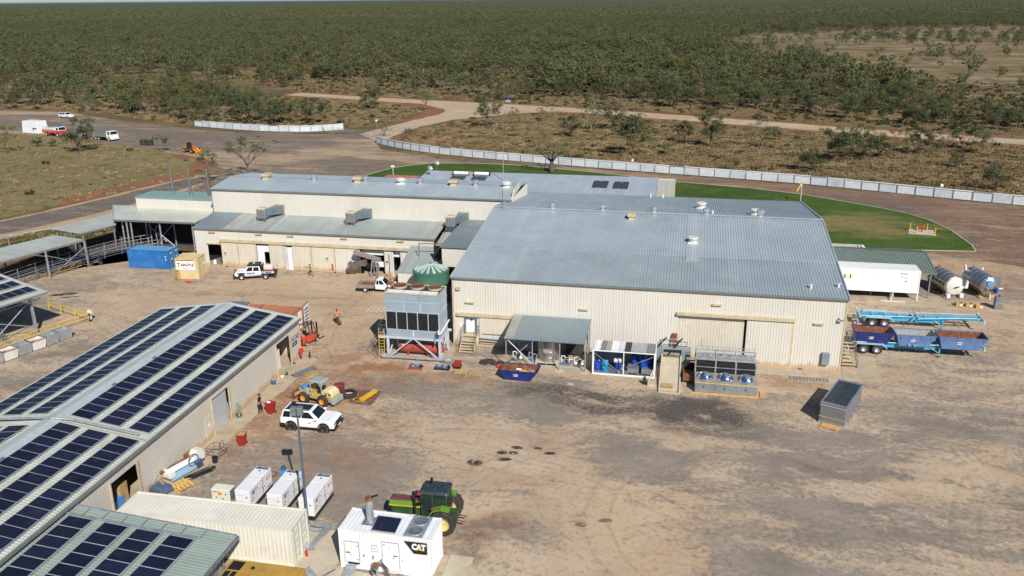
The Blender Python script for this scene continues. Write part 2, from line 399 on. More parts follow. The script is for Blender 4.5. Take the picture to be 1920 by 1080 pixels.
def yard_mat(name,sand,grey,greyblobs,darkblobs,redblobs,bias=0.0,tracks=(),streak=(.55,1,1),sc=.05,spots=()):
    m,nt,b=NT(name);p=wpos(nt)
    wv=N(nt,'ShaderNodeTexNoise',inp={'Scale':.12,'Detail':4,'Roughness':.6});L(nt,p,wv.inputs['Vector'])
    sub=N(nt,'ShaderNodeVectorMath',operation='SUBTRACT',inp={1:(.5,.5,.5)});L(nt,wv.outputs[1],sub.inputs[0])
    scl=N(nt,'ShaderNodeVectorMath',operation='SCALE',inp={3:7.0});L(nt,sub.outputs[0],scl.inputs[0])
    addv=N(nt,'ShaderNodeVectorMath',operation='ADD');L(nt,p,addv.inputs[0]);L(nt,scl.outputs[0],addv.inputs[1]);q=addv.outputs[0]
    s4=N(nt,'ShaderNodeVectorMath',operation='SCALE',inp={3:1.6});L(nt,sub.outputs[0],s4.inputs[0]);ad4=N(nt,'ShaderNodeVectorMath',operation='ADD');L(nt,p,ad4.inputs[0]);L(nt,s4.outputs[0],ad4.inputs[1]);addt=ad4.outputs[0]
    def blob(x,y,rx,ry,rot,amt,soft=1.0,src=q):
        mp=N(nt,'ShaderNodeMapping',vector_type='TEXTURE',inp={1:(x,y,0),2:(0,0,rot),3:(rx,ry,1e6)});L(nt,src,mp.inputs[0])
        ln=N(nt,'ShaderNodeVectorMath',operation='LENGTH');L(nt,mp.outputs[0],ln.inputs[0])
        return ramp(nt,ln.outputs['Value'],1-.45*soft,1+.35*soft,amt,0)
    n1=noise(nt,mapping(nt,q,scale=streak),sc,5,.6);n2=noise(nt,mapping(nt,q,scale=(streak[0]*.55,1,1)),sc*5,7,.68)
    n3=noise(nt,mapping(nt,q,rot=(0,0,.15),scale=(streak[0]*.4,1,1)),sc*16,5,.7)
    f=math_(nt,'ADD',math_(nt,'ADD',math_(nt,'MULTIPLY',n1,.34),math_(nt,'MULTIPLY',n2,.40)),bias)
    f=math_(nt,'ADD',f,math_(nt,'MULTIPLY',n3,.26));f=math_(nt,'ADD',math_(nt,'MULTIPLY',f,1.4),-.20)
    for t in greyblobs:f=math_(nt,'ADD',f,blob(*t))
    fine=noise(nt,p,2.4,6,.75);fine2=noise(nt,p,9,4,.7)
    f=math_(nt,'ADD',f,math_(nt,'MULTIPLY',math_(nt,'SUBTRACT',fine,.5),.42))
    g=ramp(nt,f,.42,.60)
    cs=mixc(nt,ramp(nt,noise(nt,q,.16,5,.6),.35,.68),sand,tuple(s*k for s,k in zip(sand,(.84,.80,.76))))
    cs=mixc(nt,ramp(nt,noise(nt,q,.035,3),.42,.62,0,.4),cs,(sand[0]*.98,sand[1]*.85,sand[2]*.70))
    cg=mixc(nt,ramp(nt,noise(nt,q,.3,5,.65),.35,.7),grey,tuple(s*.78 for s in grey))
    c=mixc(nt,g,cs,cg)
    if redblobs:
        fr=None
        for t in redblobs:
            k=blob(*t);fr=k if fr is None else math_(nt,'ADD',fr,k)
        fr=math_(nt,'MULTIPLY',fr,ramp(nt,noise(nt,q,.45,6,.7),.36,.62),clamp=True)
        c=mixc(nt,fr,c,(.30,.150,.078))
    rs=noise(nt,p,.55,5,.75)
    c=mixc(nt,ramp(nt,rs,.70,.78,0,.5),c,(.42,.15,.07))
    if darkblobs:
        fd=None
        for t in darkblobs:
            k=blob(*t);fd=k if fd is None else math_(nt,'ADD',fd,k)
        fd=math_(nt,'MULTIPLY',fd,math_(nt,'MULTIPLY',ramp(nt,noise(nt,mapping(nt,q,scale=(.35,1,1)),.55,7,.75),.28,.58),ramp(nt,noise(nt,p,3.2,6,.8),.38,.60,.45,1.0)),clamp=True)
        c=mixc(nt,fd,c,(.085,.075,.068))
    for t in spots:
        k=blob(*t,.5,addv2 if False else p)if len(t)==6 else None
        k=math_(nt,'MULTIPLY',k,ramp(nt,noise(nt,p,1.7,5,.7),.33,.5),clamp=True)
        c=mixc(nt,k,c,(.055,.032,.022))
    c=mixc(nt,ramp(nt,fine,.47,.74,0,.62),c,tuple(s*.50 for s in grey))
    c=mixc(nt,ramp(nt,n3,.52,.70,0,.35),c,tuple(s*.55 for s in grey));c=mixc(nt,ramp(nt,n3,.28,.42,.35,0),c,(.55,.44,.31))
    br=ramp(nt,noise(nt,q,1.3,4,.7),.36,.58)
    for(x,y,R)in tracks:
        d=N(nt,'ShaderNodeVectorMath',operation='DISTANCE',inp={1:(x,y,0)});L(nt,addt,d.inputs[0])
        for k in(0,1.7):
            a=math_(nt,'ABSOLUTE',math_(nt,'SUBTRACT',d.outputs['Value'],R+k));c=mixc(nt,math_(nt,'MULTIPLY',ramp(nt,a,.04,.24,.24,0),br),c,(.13,.105,.085))
    c=mixc(nt,ramp(nt,fine2,.25,.42,.22,0),c,(.58,.47,.33))
    c=mixc(nt,ramp(nt,noise(nt,mapping(nt,p,rot=(0,0,.5),scale=(.08,1.6,1)),1.1,5,.6),.55,.72,0,.14),c,(.12,.10,.085))
    L(nt,c,b.inputs['Base Color']);b.inputs['Roughness'].default_value=.93;b.inputs['Specular IOR Level'].default_value=.18
    bp=N(nt,'ShaderNodeBump',inp={0:.5,1:.06});L(nt,fine,bp.inputs['Height']);L(nt,bp.outputs[0],b.inputs['Normal'])
    return m
SAND,GREY=(.51,.400,.285),(.29,.243,.198)
y_near=yard_mat('yard_surface',SAND,GREY,
    [(22,54,16,15,.2,.055,1.6),(14,44,9,5,.3,.05,1.5),(25,72,12,5,-.1,.09),(-13,66,5,3.2,0,.10),(-4,61,6,3,.1,.11),(12,64,9,4,0,.08),(-1.5,58.5,4,2.2,.1,.13),(6,47,3.5,2.5,0,.12),(-9.5,48.5,4,2,0,.10),(-13,61,8,4.5,0,-.07),(-8,53,9,5.5,0,-.11),(3,63.5,6,1.5,0,-.14),(-45,88,24,11,0,-.10),(-27,52,7,8,.5,.11),(-30,65,6,6,0,-.02),(-60,80,9,9,0,-.08),(-55,92,15,4,0,.05),(10,75.5,8,1.3,0,-.22),(-25,73,9,2.2,0,-.16),(-2,74.5,12,1.3,0,-.15),(30,98,12,7,0,-.01),(30,118,14,4,0,-.14),(-22,68,6,4,0,.09),(-3,47,5,4,0,-.09),(14,58.5,7,1.6,.2,-.15),(21,62.5,9,1.2,.1,-.15),(22,49,5,3,-.2,-.16),(33,57,3,8,.3,-.06)],
    [(-3.5,69.4,9.5,2.6,0,1.1),(2.5,67.5,5,3.2,0,1.0),(-12,70.5,6,1.4,.1,.8),(-19.5,72.3,3,1.2,0,.6),(14,61,6,1.4,.1,.3),(24,70,7,1.6,-.1,.25),(19,55,5,1.2,.15,.3),(28,61,4,2,.3,.3),(9,51.5,4,1.1,0,.25),(-11,62,4,1.0,.1,.25),(-12.8,46.8,1.9,1.4,.2,.9),(-10.6,49.2,3,1.2,0,.35),(-58,79.5,4.5,.6,.1,.5),(-46,91,7,.7,.1,.35),(-26.5,70.5,5.5,1.6,0,.5)],
    [(-30.5,69,6,5,.6,.8),(-29,75,6,3,0,.6),(-33,60,3,8,0,.5),(-21,71.5,4,1.6,0,.6),(-40,84,6,4,0,.25),(-26,60,6,6,0,.3),(-25,53,5,4,.4,.35),(-12,48.5,2.6,2.2,0,.6),(10,76,5,1.6,0,.6),(13.5,84,3,5,0,.2),(-36,64,1.4,9,0,.4),(-2,69,3,1,0,.4),(-9.5,55.5,3,1.5,0,.3),(40,118,9,16,.2,.5)],
    tracks=[(-45,75,17),(-58,84,6.5),(-30,95,22),(10,40,28),(22,80,22),(-20,30,30),(40,50,20),(-5,90,33),(5,52,9)],
    spots=[(-14.95,57.1,.62,.5,0,1),(-13.2,59.0,.45,.3,0,1),(-12.3,59.1,.4,.3,0,1),(-12.2,60.0,.5,.28,0,1),(-12.8,58.0,.6,.28,.2,1),(-9.4,59.6,.5,.25,.2,1),(-10.5,60.2,.35,.22,0,1),(-74.8,86.9,1.9,.5,.45,1),(-73.2,86.2,1.2,.28,.4,.9),(-5.8,50.4,.42,.3,0,.7),(-4.2,51.2,.5,.25,.3,.7)])
y_west=yard_mat('hardstand_surface',(.42,.325,.225),(.205,.165,.132),[(-75,205,9,26,-.6,-.10),(-92,178,6,16,-.9,-.10),(-215,246,24,4,0,-.3),(-60,183,26,3.2,-.35,-.12),(-55,168,9,4,-.2,.05)],[(-115,205,20,.7,.12,.35),(-150,216,16,1.0,.1,.5),(-185,243,16,.9,0,.5)],[(-50,176,20,4,-.2,.35),(-102,160,5,12,.1,.3)],bias=.055,streak=(.3,1,1),sc=.04)
y_ring=yard_mat('ring_road_surface',(.37,.265,.175),(.175,.130,.10),[],[(34,150,12,.8,-.5,.5),(46,138,9,1,-.9,.5),(49,125,7,1,-.8,.5)],[(-10,172,40,3.5,-.2,.45),(30,163,22,4,-.35,.45),(48,145,9,16,.3,.5),(46,120,10,12,0,.55)],bias=.05,streak=(.3,1,1))
road_m=yard_mat('gravel_road_surface',(.50,.405,.29),(.40,.325,.24),[],[],[],bias=-.05,streak=(.2,1,1),sc=.02)
redsoil=yard_mat('red_soil',(.30,.125,.062),(.22,.105,.058),[],[],[],bias=-.02,sc=.1)
seal_m=yard_mat('sealed_road_surface',(.36,.275,.19),(.165,.142,.120),[],[],[],bias=.10,streak=(.3,.3,1),sc=.06)
sand_m=yard_mat('sandy_track',(.47,.35,.22),(.38,.27,.175),[],[],[],bias=-.06,sc=.08)

R_FAR=60000
g0=MB();g0.quad((-R_FAR,-3000,0),(R_FAR,-3000,0),(R_FAR,R_FAR,0),(-R_FAR,R_FAR,0));structure(g0.build('ground',g_plain))
FENCE_B=[(-77.6,207.5),(-78.1,206.4),(-77.4,205.1),(-74.5,202.2),(-70.25,198.9),(-63.5,194.6),(-55.9,191.2),(-47,188),(-38.4,185.6),(-24,181.6),(-9.7,177.8),(5.8,174.2),(21.3,170.4),(32.5,166.3),(44.0,161.9),(56.6,157.5),(72,151.6)]
FENCE_A=[(-140,225.8),(-131,223),(-124,221),(-117.6,219.7),(-110,219.3),(-103.4,219.7),(-98.5,222),(-94.3,225.6)]
structure(sheet('hardstand',[(-226,251),(-202,250.5),(-166,232),(-140,221.5),(-117,215),(-91.5,217),(-86.7,220.2),(-77.5,208),(-74,197),(-56,187),(-44,184),(-44,150),(-60,120),(-66,118),(-88,117),(-97,123),(-101,137),(-97,150),(-95,163),(-104,174),(-117,181.5),(-134,189),(-155,197),(-187,204),(-300,214),(-300,252)],.012,y_west,jit=.6,seed=3))
structure(sheet('ring_road',[(-50,187.5),(-38,184.5),(-9.7,176.6),(21.3,169.2),(44,160.8),(56.6,156.6),(90,144),(130,118),(130,96),(44,96),(38,108),(22,120),(-50,150)],.016,y_ring,jit=.5,seed=4))
structure(sheet('yard',[(-60,121),(-50,124),(20,124),(34,124),(43,120),(60,110),(130,100),(190,60),(190,-20),(-150,-20),(-150,30),(-118,68),(-96,88),(-82,104),(-78,114),(-66,119)],.022,y_near,jit=.5,seed=5))
# sealed road on the left and its sandy edge
structure(sheet('sandy_verge',[(-96,128.5),(-94,124),(-98.5,113.5),(-103.5,106),(-116,88),(-150,40),(-150,58),(-117,106),(-109.5,122),(-106.5,133),(-104.5,141),(-102.5,150),(-100.5,160),(-95,160),(-93,150),(-94,138)],.017,sand_m,jit=.35,seed=6))
structure(sheet('road',[(-95.5,137),(-98.5,125),(-101.8,115.5),(-105.6,108),(-116,92),(-150,45),(-150,53),(-117,101),(-110.3,117),(-107,128),(-104,138),(-100,155),(-94,160)],.024,seal_m,jit=.3,seed=7))
structure(sheet('grass_verge',[(-94.5,123),(-91,119),(-88.5,114),(-92,106),(-99,97),(-108,87),(-118,78),(-128,68),(-131,70),(-112,96),(-103,105.5),(-98.5,113.5)],.026,g_verge,jit=.6,seed=8))
fieldpts=[(-108.5,131),(-106,138),(-102.8,149.9),(-100,158),(-99.5,164.5),(-103,171),(-107.5,176),(-117.8,182.4),(-134.3,189.6),(-155.3,197.6),(-176,203.8),(-187,204.6),(-300,212),(-300,40),(-158,40),(-119,101),(-113,116)]
structure(sheet('field',fieldpts,.020,g_field,jit=.7,seed=9))
structure(sheet('red_soil_bank',[(-108.8,129),(-106,138),(-102.8,149.9),(-100,158),(-99.5,164.5),(-103,171),(-107.5,176),(-117,182),(-119,179.5),(-108,172.5),(-104,164.5),(-105,158),(-108.5,148),(-112,136)],.028,redsoil,jit=.8,seed=10))
# gravel highway beyond the fence and the entry from the gate
RS=[(-152,309),(-145,306.5),(-131,302.5),(-98,290.4),(-69.3,282.6),(-32,271.2),(15.5,250.7),(54,233.9),(79,226.5),(160,200),(300,150)]
RN=[(300,158),(163,208),(81.3,235),(56,243.8),(16,262),(-33,282.5),(-72,294),(-115,305.5),(-150,318)]
structure(sheet('road_shoulder',[(x,y-3.2)for x,y in RS]+[(x,y+2.2)for x,y in RN],.010,redsoil,jit=.7,seed=11))
structure(sheet('highway',RS+RN,.018,road_m,jit=.25,seed=12))
structure(sheet('entry_shoulder',[(-86,221),(-85.8,231),(-83.5,248),(-82,264),(-84,273),(-99,289),(-60,281),(-45,272),(-52,264.5),(-68,254),(-73.5,236),(-75,221.7),(-75.5,208)],.011,redsoil,jit=.6,seed=13))
structure(sheet('entry_road',[(-87,218),(-84.6,231),(-81,248),(-77,263),(-78.5,274),(-92,288.5),(-69,284),(-40,275),(-53,268),(-69.5,250),(-75,235),(-76.6,221.7),(-76.5,207)],.020,road_m,jit=.4,seed=14))
structure(sheet('red_soil_patch',[(-71,217),(-66,210),(-60,204),(-55,202),(-57,206),(-62,212),(-67,219)],.013,redsoil,jit=.8,seed=15))
lawnp=[(-65.5,158.5),(-64.5,166),(-62.1,173.5),(-58.8,177.6),(-55.3,180.2),(-47,181.6),(-37.5,181.2),(-26,178),(-14.9,174.1),(-2.2,168.6),(11,165.2),(20.3,161.1),(28.6,155),(32.6,152),(35.9,148.8),(38.3,144.5),(40,139),(40.7,129.9),(40.3,126.5),(31,125.7),(21,125.6),(16,122.3),(-55,122.3),(-62,146)]
structure(sheet('clearing',CLEAR,.012,g_clear,step=8,jit=5,seed=17))
structure(sheet('lawn',lawnp,.030,g_lawn,step=1.2,jit=.22,seed=16))
kb=MB()
for a,b in zip(lawnp[:20],lawnp[1:21]):kb.bar((*a,.03),(*b,.03),.16,.10)
structure(kb.build('lawn_kerb',concretel))
# concrete aprons (slabs are separate pours)
def slab(x0,x1,y0,y1,m=None,h=.05,rz=0.0,name='concrete_slab'):
    b=MB().box(x0,x1,y0,y1,-.2,h);return structure(b.build(name,m or concrete))
for i in range(4):slab(1.6+i*3.47,5.05+i*3.47,78.35,80.15,h=.045+.003*(i%2))
p_=MB().prism([(15.5,78.25),(18.97,78.55),(19.15,83.5),(17.9,83.4),(15.55,80.25)],-.2,.05,'z');structure(p_.build('concrete_slab',concrete))
slab(-13.62,-12.1,40,45.4,concretel,.07);slab(-23.8,-13.66,38,42.6,concretel,.055);slab(-23.8,-20.6,42.64,46.5,concretel,.058)
slab(-17.2,-8.0,75.2,80.1,concrete,.055);slab(-29.4,-22.3,74.9,79.4,concrete,.05)
slab(-37.25,-35.3,45,56,concrete,.045);slab(-37.25,-35.6,56.04,66,concrete,.042);slab(-37.25,-35.4,66.04,74.2,concrete,.046)
slab(21.5,30.5,100.9,105.2,concrete,.045)
gb=MB()
for i in range(12):gb.box(10.6+i*.3,10.75+i*.3,77.5,78.25,.0,.075)
structure(gb.build('drain_grate',galvd))
gb=MB()
for i in range(4):gb.box(-35.6+i*.55,-35.35+i*.55,87.9,89.6,.0,.045)
structure(gb.build('drain_grate',concretel))
m_=MB().box(-9.9,-9.3,72.4,72.9,-.05,.04);structure(m_.build('drain_cover',concretel))

# ------------------------------------------------------------------ boundary fences: every sheet and post its own part
fence_m=[stone_c,mat('pale_fence_sheet_b',(.56,.62,.66),.5,metal=.1,var=.06,dirt=(.42,.33,.24),damt=.45),mat('pale_fence_sheet_c',(.66,.70,.72),.5,metal=.1,var=.06,dirt=(.40,.34,.27),damt=.35)]
def poly_at(pts,d):
    for a,b in zip(pts[:-1],pts[1:]):
        l=math.dist(a,b)
        if d<=l:t=d/l;return(a[0]+(b[0]-a[0])*t,a[1]+(b[1]-a[1])*t)
        d-=l
    return pts[-1]
def poly_len(pts):return sum(math.dist(a,b)for a,b in zip(pts[:-1],pts[1:]))
def sheet_fence(pts,label,h=1.62,pitch=3.05,skip=()):
    root=T('sheet_fence',label,'fence',(*pts[0],0));o=Vector((*pts[0],0));Lg=poly_len(pts);n=round(Lg/pitch)
    ps=[poly_at(pts,Lg*i/n)for i in range(n+1)]
    pb=MB().box(-.045,.045,-.045,.045,0,h+.12).mesh('post',fencepost)
    for p in ps:link('post',pb,root,(p[0]-o.x,p[1]-o.y,0),(0,0,0))
    for i,(a,b)in enumerate(zip(ps[:-1],ps[1:])):
        l=math.dist(a,b);mb=MB();k=5;dd=.022
        mb.box(.03,l-.03,.03,.03+dd,.10,h)
        for j in range(6):x=.2+(l-.4)*j/5;mb.box(x-.02,x+.02,.012,.03,.1,h)
        ob=mb.build("fence_panel",fence_m[(i*7)%3],root);ob.location=(a[0]-o.x,a[1]-o.y,0)
        ob.rotation_euler=(random.uniform(-.03,.03),random.uniform(-.006,.006),atan2(b[1]-a[1],b[0]-a[0]))
        rb=MB().box(0,l,-.05,.07,h+.02,h+.16).build('top_rail',white if i%9 else galv,root)
        rb.location=ob.location;rb.rotation_euler=(0,0,ob.rotation_euler[2])
        rb=MB().box(0,l,-.02,.028,.06,.12).build('bottom_rail',fencepost,root)
        rb.location=ob.location;rb.rotation_euler=(0,0,ob.rotation_euler[2])
    return root
sheet_fence(FENCE_B,'long curving white sheet fence on dark posts behind the green lawn')
sheet_fence(FENCE_A,'short pale sheet fence curving beside the hardstand left of the entry gate')
def cam_post(x,y,h,label):
    t=T('security_camera',label,'security camera',(x,y,0))
    MB().cyl((0,0,0),(0,0,h),.06,8).build('post',galv,t)
    MB().box(-.22,.22,-.3,.3,h,h+.42).build('housing',white,t,bevel=.03)
cam_post(-11.3,178.6,2.0,'white camera box on the long fence behind the main shed vents')
cam_post(44.3,162.3,2.0,'white camera box on the long fence at the right edge of the picture')
cam_post(-82.2,219.4,3.4,'white camera on a post beside the steel entry gate')
def farm_gate(x0,y0,x1,y1,label):
    t=T('farm_gate',label,'gate',(x0,y0,0),atan2(y1-y0,x1-x0));l=math.dist((x0,y0),(x1,y1));mb=MB()
    for z in(.25,.5,.75,1.0,1.3):MB().cyl((0,0,z),(l,0,z),.035,6).build('gate_rail',galv,t)
    for i in range(4):MB().cyl((l*i/3,0,0),(l*i/3,0,1.5),.06,6).build('gate_post',galvd,t)
farm_gate(-98.5,221.5,-83.5,216.3,'open pale steel farm gate in front of the end of the short fence')
farm_gate(-83.0,212.0,-77.6,219.0,'grey steel gate rails crossing the entry beside the camera post')

# ------------------------------------------------------------------ trees
def leaf_mat(name,a,b_,c_):
    m,nt,b=NT(name);oi=N(nt,'ShaderNodeObjectInfo').outputs['Random'];p=wpos(nt)
    isl=N(nt,'ShaderNodeNewGeometry').outputs['Random Per Island']
    c=mixc(nt,oi,a,b_);c=mixc(nt,ramp(nt,noise(nt,p,.7,3),.35,.65,0,.8),c,c_)
    c=mixc(nt,ramp(nt,isl,0,1,0,.55),c,tuple(x*1.7 for x in a))
    L(nt,c,b.inputs['Base Color']);b.inputs['Roughness'].default_value=.6;b.inputs['Specular IOR Level'].default_value=.25
    return m
leaf_euc=leaf_mat('eucalypt_leaves',(.096,.110,.040),(.140,.140,.056),(.055,.068,.027))
leaf_dark=leaf_mat('dark_leaves',(.056,.070,.027),(.086,.096,.038),(.036,.047,.019))
leaf_ol=leaf_mat('olive_leaves',(.105,.092,.026),(.13,.105,.034),(.072,.068,.022))
leaf_pale=leaf_mat('pale_leaves',(.125,.125,.062),(.15,.142,.072),(.090,.094,.046))
leaf_boab=leaf_mat('boab_leaves',(.075,.095,.03),(.09,.11,.035),(.055,.07,.025))
bark=mat('pale_bark',(.20,.175,.145),.85,var=.25,scale=3,dirt=(.12,.1,.08),damt=.6,dscale=2)
barkd=mat('dark_bark',(.12,.10,.085),.9,var=.3,scale=3)
def tree_mesh(seed,h=6.0,spread=2.6,trunkh=.38,clumps=26,leaves=20,lsize=.34,cr=.75,tr=.14,flat=.8,lean=0.0,bare=0.0,crown_low=.24):
    r=random.Random(seed);tb=MB();cb=MB();tips=[]
    base=Vector((0,0,-.05));k=r.choice((1,2,2,3))if trunkh<.3 else 1
    for s in range(k):
        a=r.uniform(0,6.28);top=Vector((cos(a)*.25*(k>1)+lean*h*.3,sin(a)*.25*(k>1),h*trunkh*r.uniform(.85,1.1)))
        mid=base.lerp(top,.5)+Vector((r.uniform(-.12,.12),r.uniform(-.12,.12),0))
        tb.cyl(base,mid,tr,7,tr*.85,caps=False);tb.cyl(mid,top,tr*.85,7,tr*.7,caps=False)
        nb=r.randint(4,6)if k==1 else r.randint(2,4)
        for j in range(nb):
            aa=6.28*j/nb+r.uniform(-.5,.5);rad=spread*r.uniform(.35,.8)
            e1=top+Vector((cos(aa)*rad*.5,sin(aa)*rad*.5,h*(1-trunkh)*r.uniform(.18,.4)))
            tb.cyl(top,e1,tr*.55,5,tr*.36,caps=False)
            for q in range(r.randint(2,3)):
                ab=aa+r.uniform(-.8,.8);rr=spread*r.uniform(.5,1.0)
                e2=Vector((top.x+cos(ab)*rr,top.y+sin(ab)*rr,h*r.uniform(crown_low+.2,.95)))
                tb.cyl(e1,e2,tr*.34,4,tr*.12,caps=False);tips.append(e2)
    tips.append(Vector((lean*h*.3,0,h*.97)))
    V=[];Fc=[]
    for ci in range(clumps):
        t=r.choice(tips)if ci>=len(tips)else tips[ci]
        c=t+Vector((r.gauss(0,.38),r.gauss(0,.38),r.gauss(0,.28)))
        c.z=min(c.z,h);c.z=max(c.z,h*crown_low)
        R=cr*r.uniform(.65,1.25)
        for l in range(int(leaves*(1-bare))):
            d=Vector((r.gauss(0,1),r.gauss(0,1),r.gauss(0,1))).normalized()*(r.random()**.4)*R;d.z*=flat
            p=c+d;n=(d.normalized()*.7+Vector((r.gauss(0,.6),r.gauss(0,.6),r.gauss(.5,.6)))).normalized()
            u=n.orthogonal().normalized();u.rotate(Matrix.Rotation(r.uniform(0,6.28),3,n));w=n.cross(u)
            s1=lsize*r.uniform(.6,1.25);s2=s1*r.uniform(.45,.8);o=len(V)
            V+=[p-u*s1*.5,p+w*s2*.5,p+u*s1*.5,p-w*s2*.5];Fc.append((o,o+1,o+2,o+3))
    cb.add(V,Fc);return tb,cb
LEAF=[leaf_euc,leaf_dark,leaf_ol,leaf_pale]
KINDS=[]
specs=[(101,6.5,2.5,.28,60,36,.26,.66,.11,.8,0),(102,7.2,2.3,.34,54,34,.26,.64,.12,.8,0),(103,5.6,2.5,.18,66,38,.26,.66,.09,.75,1),(104,5.0,2.3,.16,58,36,.26,.62,.08,.8,1),
         (105,6.2,2.1,.28,48,30,.25,.58,.09,.9,2),(106,7.6,2.7,.30,62,36,.27,.68,.13,.8,0),(107,4.2,1.8,.14,44,30,.23,.52,.06,.8,3),(108,5.4,2.0,.26,36,26,.25,.55,.07,.85,3),(109,6.0,2.4,.22,64,36,.26,.66,.10,.8,1),(110,6.8,2.2,.32,40,24,.25,.55,.10,.9,2)]
for s in specs:
    tb,cb=tree_mesh(s[0],s[1],s[2],s[3],s[4],s[5],s[6],s[7],s[8],s[9])
    KINDS.append((tb.mesh('trunk',bark if s[10]==3 or s[0]==102 else barkd),cb.mesh('crown',LEAF[s[10]]),s[1]))
TREE_N=0
def put_tree(x,y,kind,sc,rz,label,group=None,name='savanna_tree',cat='tree'):
    t=T(name,label,cat,(x,y,0),rz,group);t.scale=(sc*random.uniform(.92,1.12),sc*random.uniform(.92,1.12),sc)
    link('trunk',KINDS[kind][0],t);link('crown',KINDS[kind][1],t);return t

def pip(x,y,poly):
    x=np.asarray(x);y=np.asarray(y);c=np.zeros(x.shape,bool);n=len(poly);j=n-1
    for i in range(n):
        xi,yi=poly[i];xj,yj=poly[j]
        with np.errstate(divide='ignore',invalid='ignore'):
            c^=((yi>y)!=(yj>y))&(x<(xj-xi)*(y-yi)/(yj-yi+1e-12)+xi)
        j=i
    return c
def cellnoise(x,y,s,seed):
    r=np.random.default_rng(seed);t=r.random((256,256));xs,ys=x/s+1000,y/s+1000
    i,j=np.floor(xs).astype(int),np.floor(ys).astype(int);fx,fy=xs-i,ys-j;fx=fx*fx*(3-2*fx);fy=fy*fy*(3-2*fy)
    g=lambda a,b:t[a%256,b%256]
    return(g(i,j)*(1-fx)+g(i+1,j)*fx)*(1-fy)+(g(i,j+1)*(1-fx)+g(i+1,j+1)*fx)*fy
CLEAR=[(11,700),(22,600),(62,560),(75,470),(58,410),(75,365),(84,300),(110,262),(230,210),(600,500),(620,1080),(330,1100),(200,1020),(110,940),(48,840)]
WEST_EDGE=[(-400,250),(-235,258),(-205,258),(-160,243),(-141,230),(-106,231),(-114,246),(-132,262),(-150,285),(-165,300),(-200,322),(-300,372),(-460,420),(-460,250)]
NORTHLINE=[(-460,420)]+[(x,y+(6 if x<-60 else 14))for x,y in RN[::-1]]
def roadN(x):
    xs=[p[0]for p in NORTHLINE];ys=[p[1]for p in NORTHLINE];return np.interp(x,xs,ys)
fwd=np.array([-sin(CAM_YAW),cos(CAM_YAW)]);rgt=np.array([cos(CAM_YAW),sin(CAM_YAW)])
def scatter(d0,d1,dens,seed):
    r=np.random.default_rng(seed);half=.66
    A=half*(d1*d1-d0*d0);n=int(A*dens);d=np.sqrt(r.uniform(d0*d0,d1*d1,n));s=r.uniform(-half,half,n)*d
    x=fwd[0]*d+rgt[0]*s;y=fwd[1]*d+rgt[1]*s;return x,y,r
def wood_mask(x,y,r):
    north=y>roadN(x);west=pip(x,y,WEST_EDGE);m=north|west
    dens=.10+1.5*cellnoise(x,y,22,5)**1.6+.6*(cellnoise(x,y,90,6)-.4)
    dn=np.clip((y-roadN(x))/60,0,1)
    dens=dens*(.50+.50*dn);dens=np.where((x>-60)&(x<90)&north&(y<roadN(x)+70),dens*1.15,dens)
    dens=np.where((x<-60)&north&(y<roadN(x)+80),dens*.72+.02,dens)
    dens=np.where(west&~north,dens*1.0+.05,dens)
    cl=pip(x,y,CLEAR);dens=np.where(cl,.02+.20*(cellnoise(x,y,38,9)>.74)+.08*cellnoise(x,y,150,12)**4,dens)
    return m&(r.random(len(x))<dens)
xs,ys,rr_=scatter(215,700,1/18.,21);k=wood_mask(xs,ys,rr_);xs,ys=xs[k],ys[k]
dd=np.hypot(xs,ys);inview=np.abs((xs*rgt[0]+ys*rgt[1])/(xs*fwd[0]+ys*fwd[1]))<.60
order=np.argsort(np.where(inview,dd,1e9))
near,rest=order[:285],order[285:]
lab=['grey green eucalypt in the near edge of the woodland beyond the gravel highway','dark green bushy tree in the near edge of the woodland beyond the gravel highway','olive green upright tree in the near edge of the woodland beyond the gravel highway','pale green small tree in the near edge of the woodland beyond the gravel highway']
kleaf=[s[10]for s in specs]
pk=[0,1,2,3,4,5,6,7,8,9];pw=np.array([2,2,2.2,2,1.2,1.6,1,.8,2.2,1.2]);pw/=pw.sum()
for i in near:
    kd=int(rr_.choice(10,p=pw));put_tree(float(xs[i]),float(ys[i]),kd,float(rr_.uniform(.5,1.15))*(1.18 if xs[i]<-60 else 1.0),float(rr_.uniform(0,6.28)),lab[kleaf[kd]],['eucalypts','dark bushy trees','olive trees','pale small trees'][kleaf[kd]]+' at the edge of the woodland')
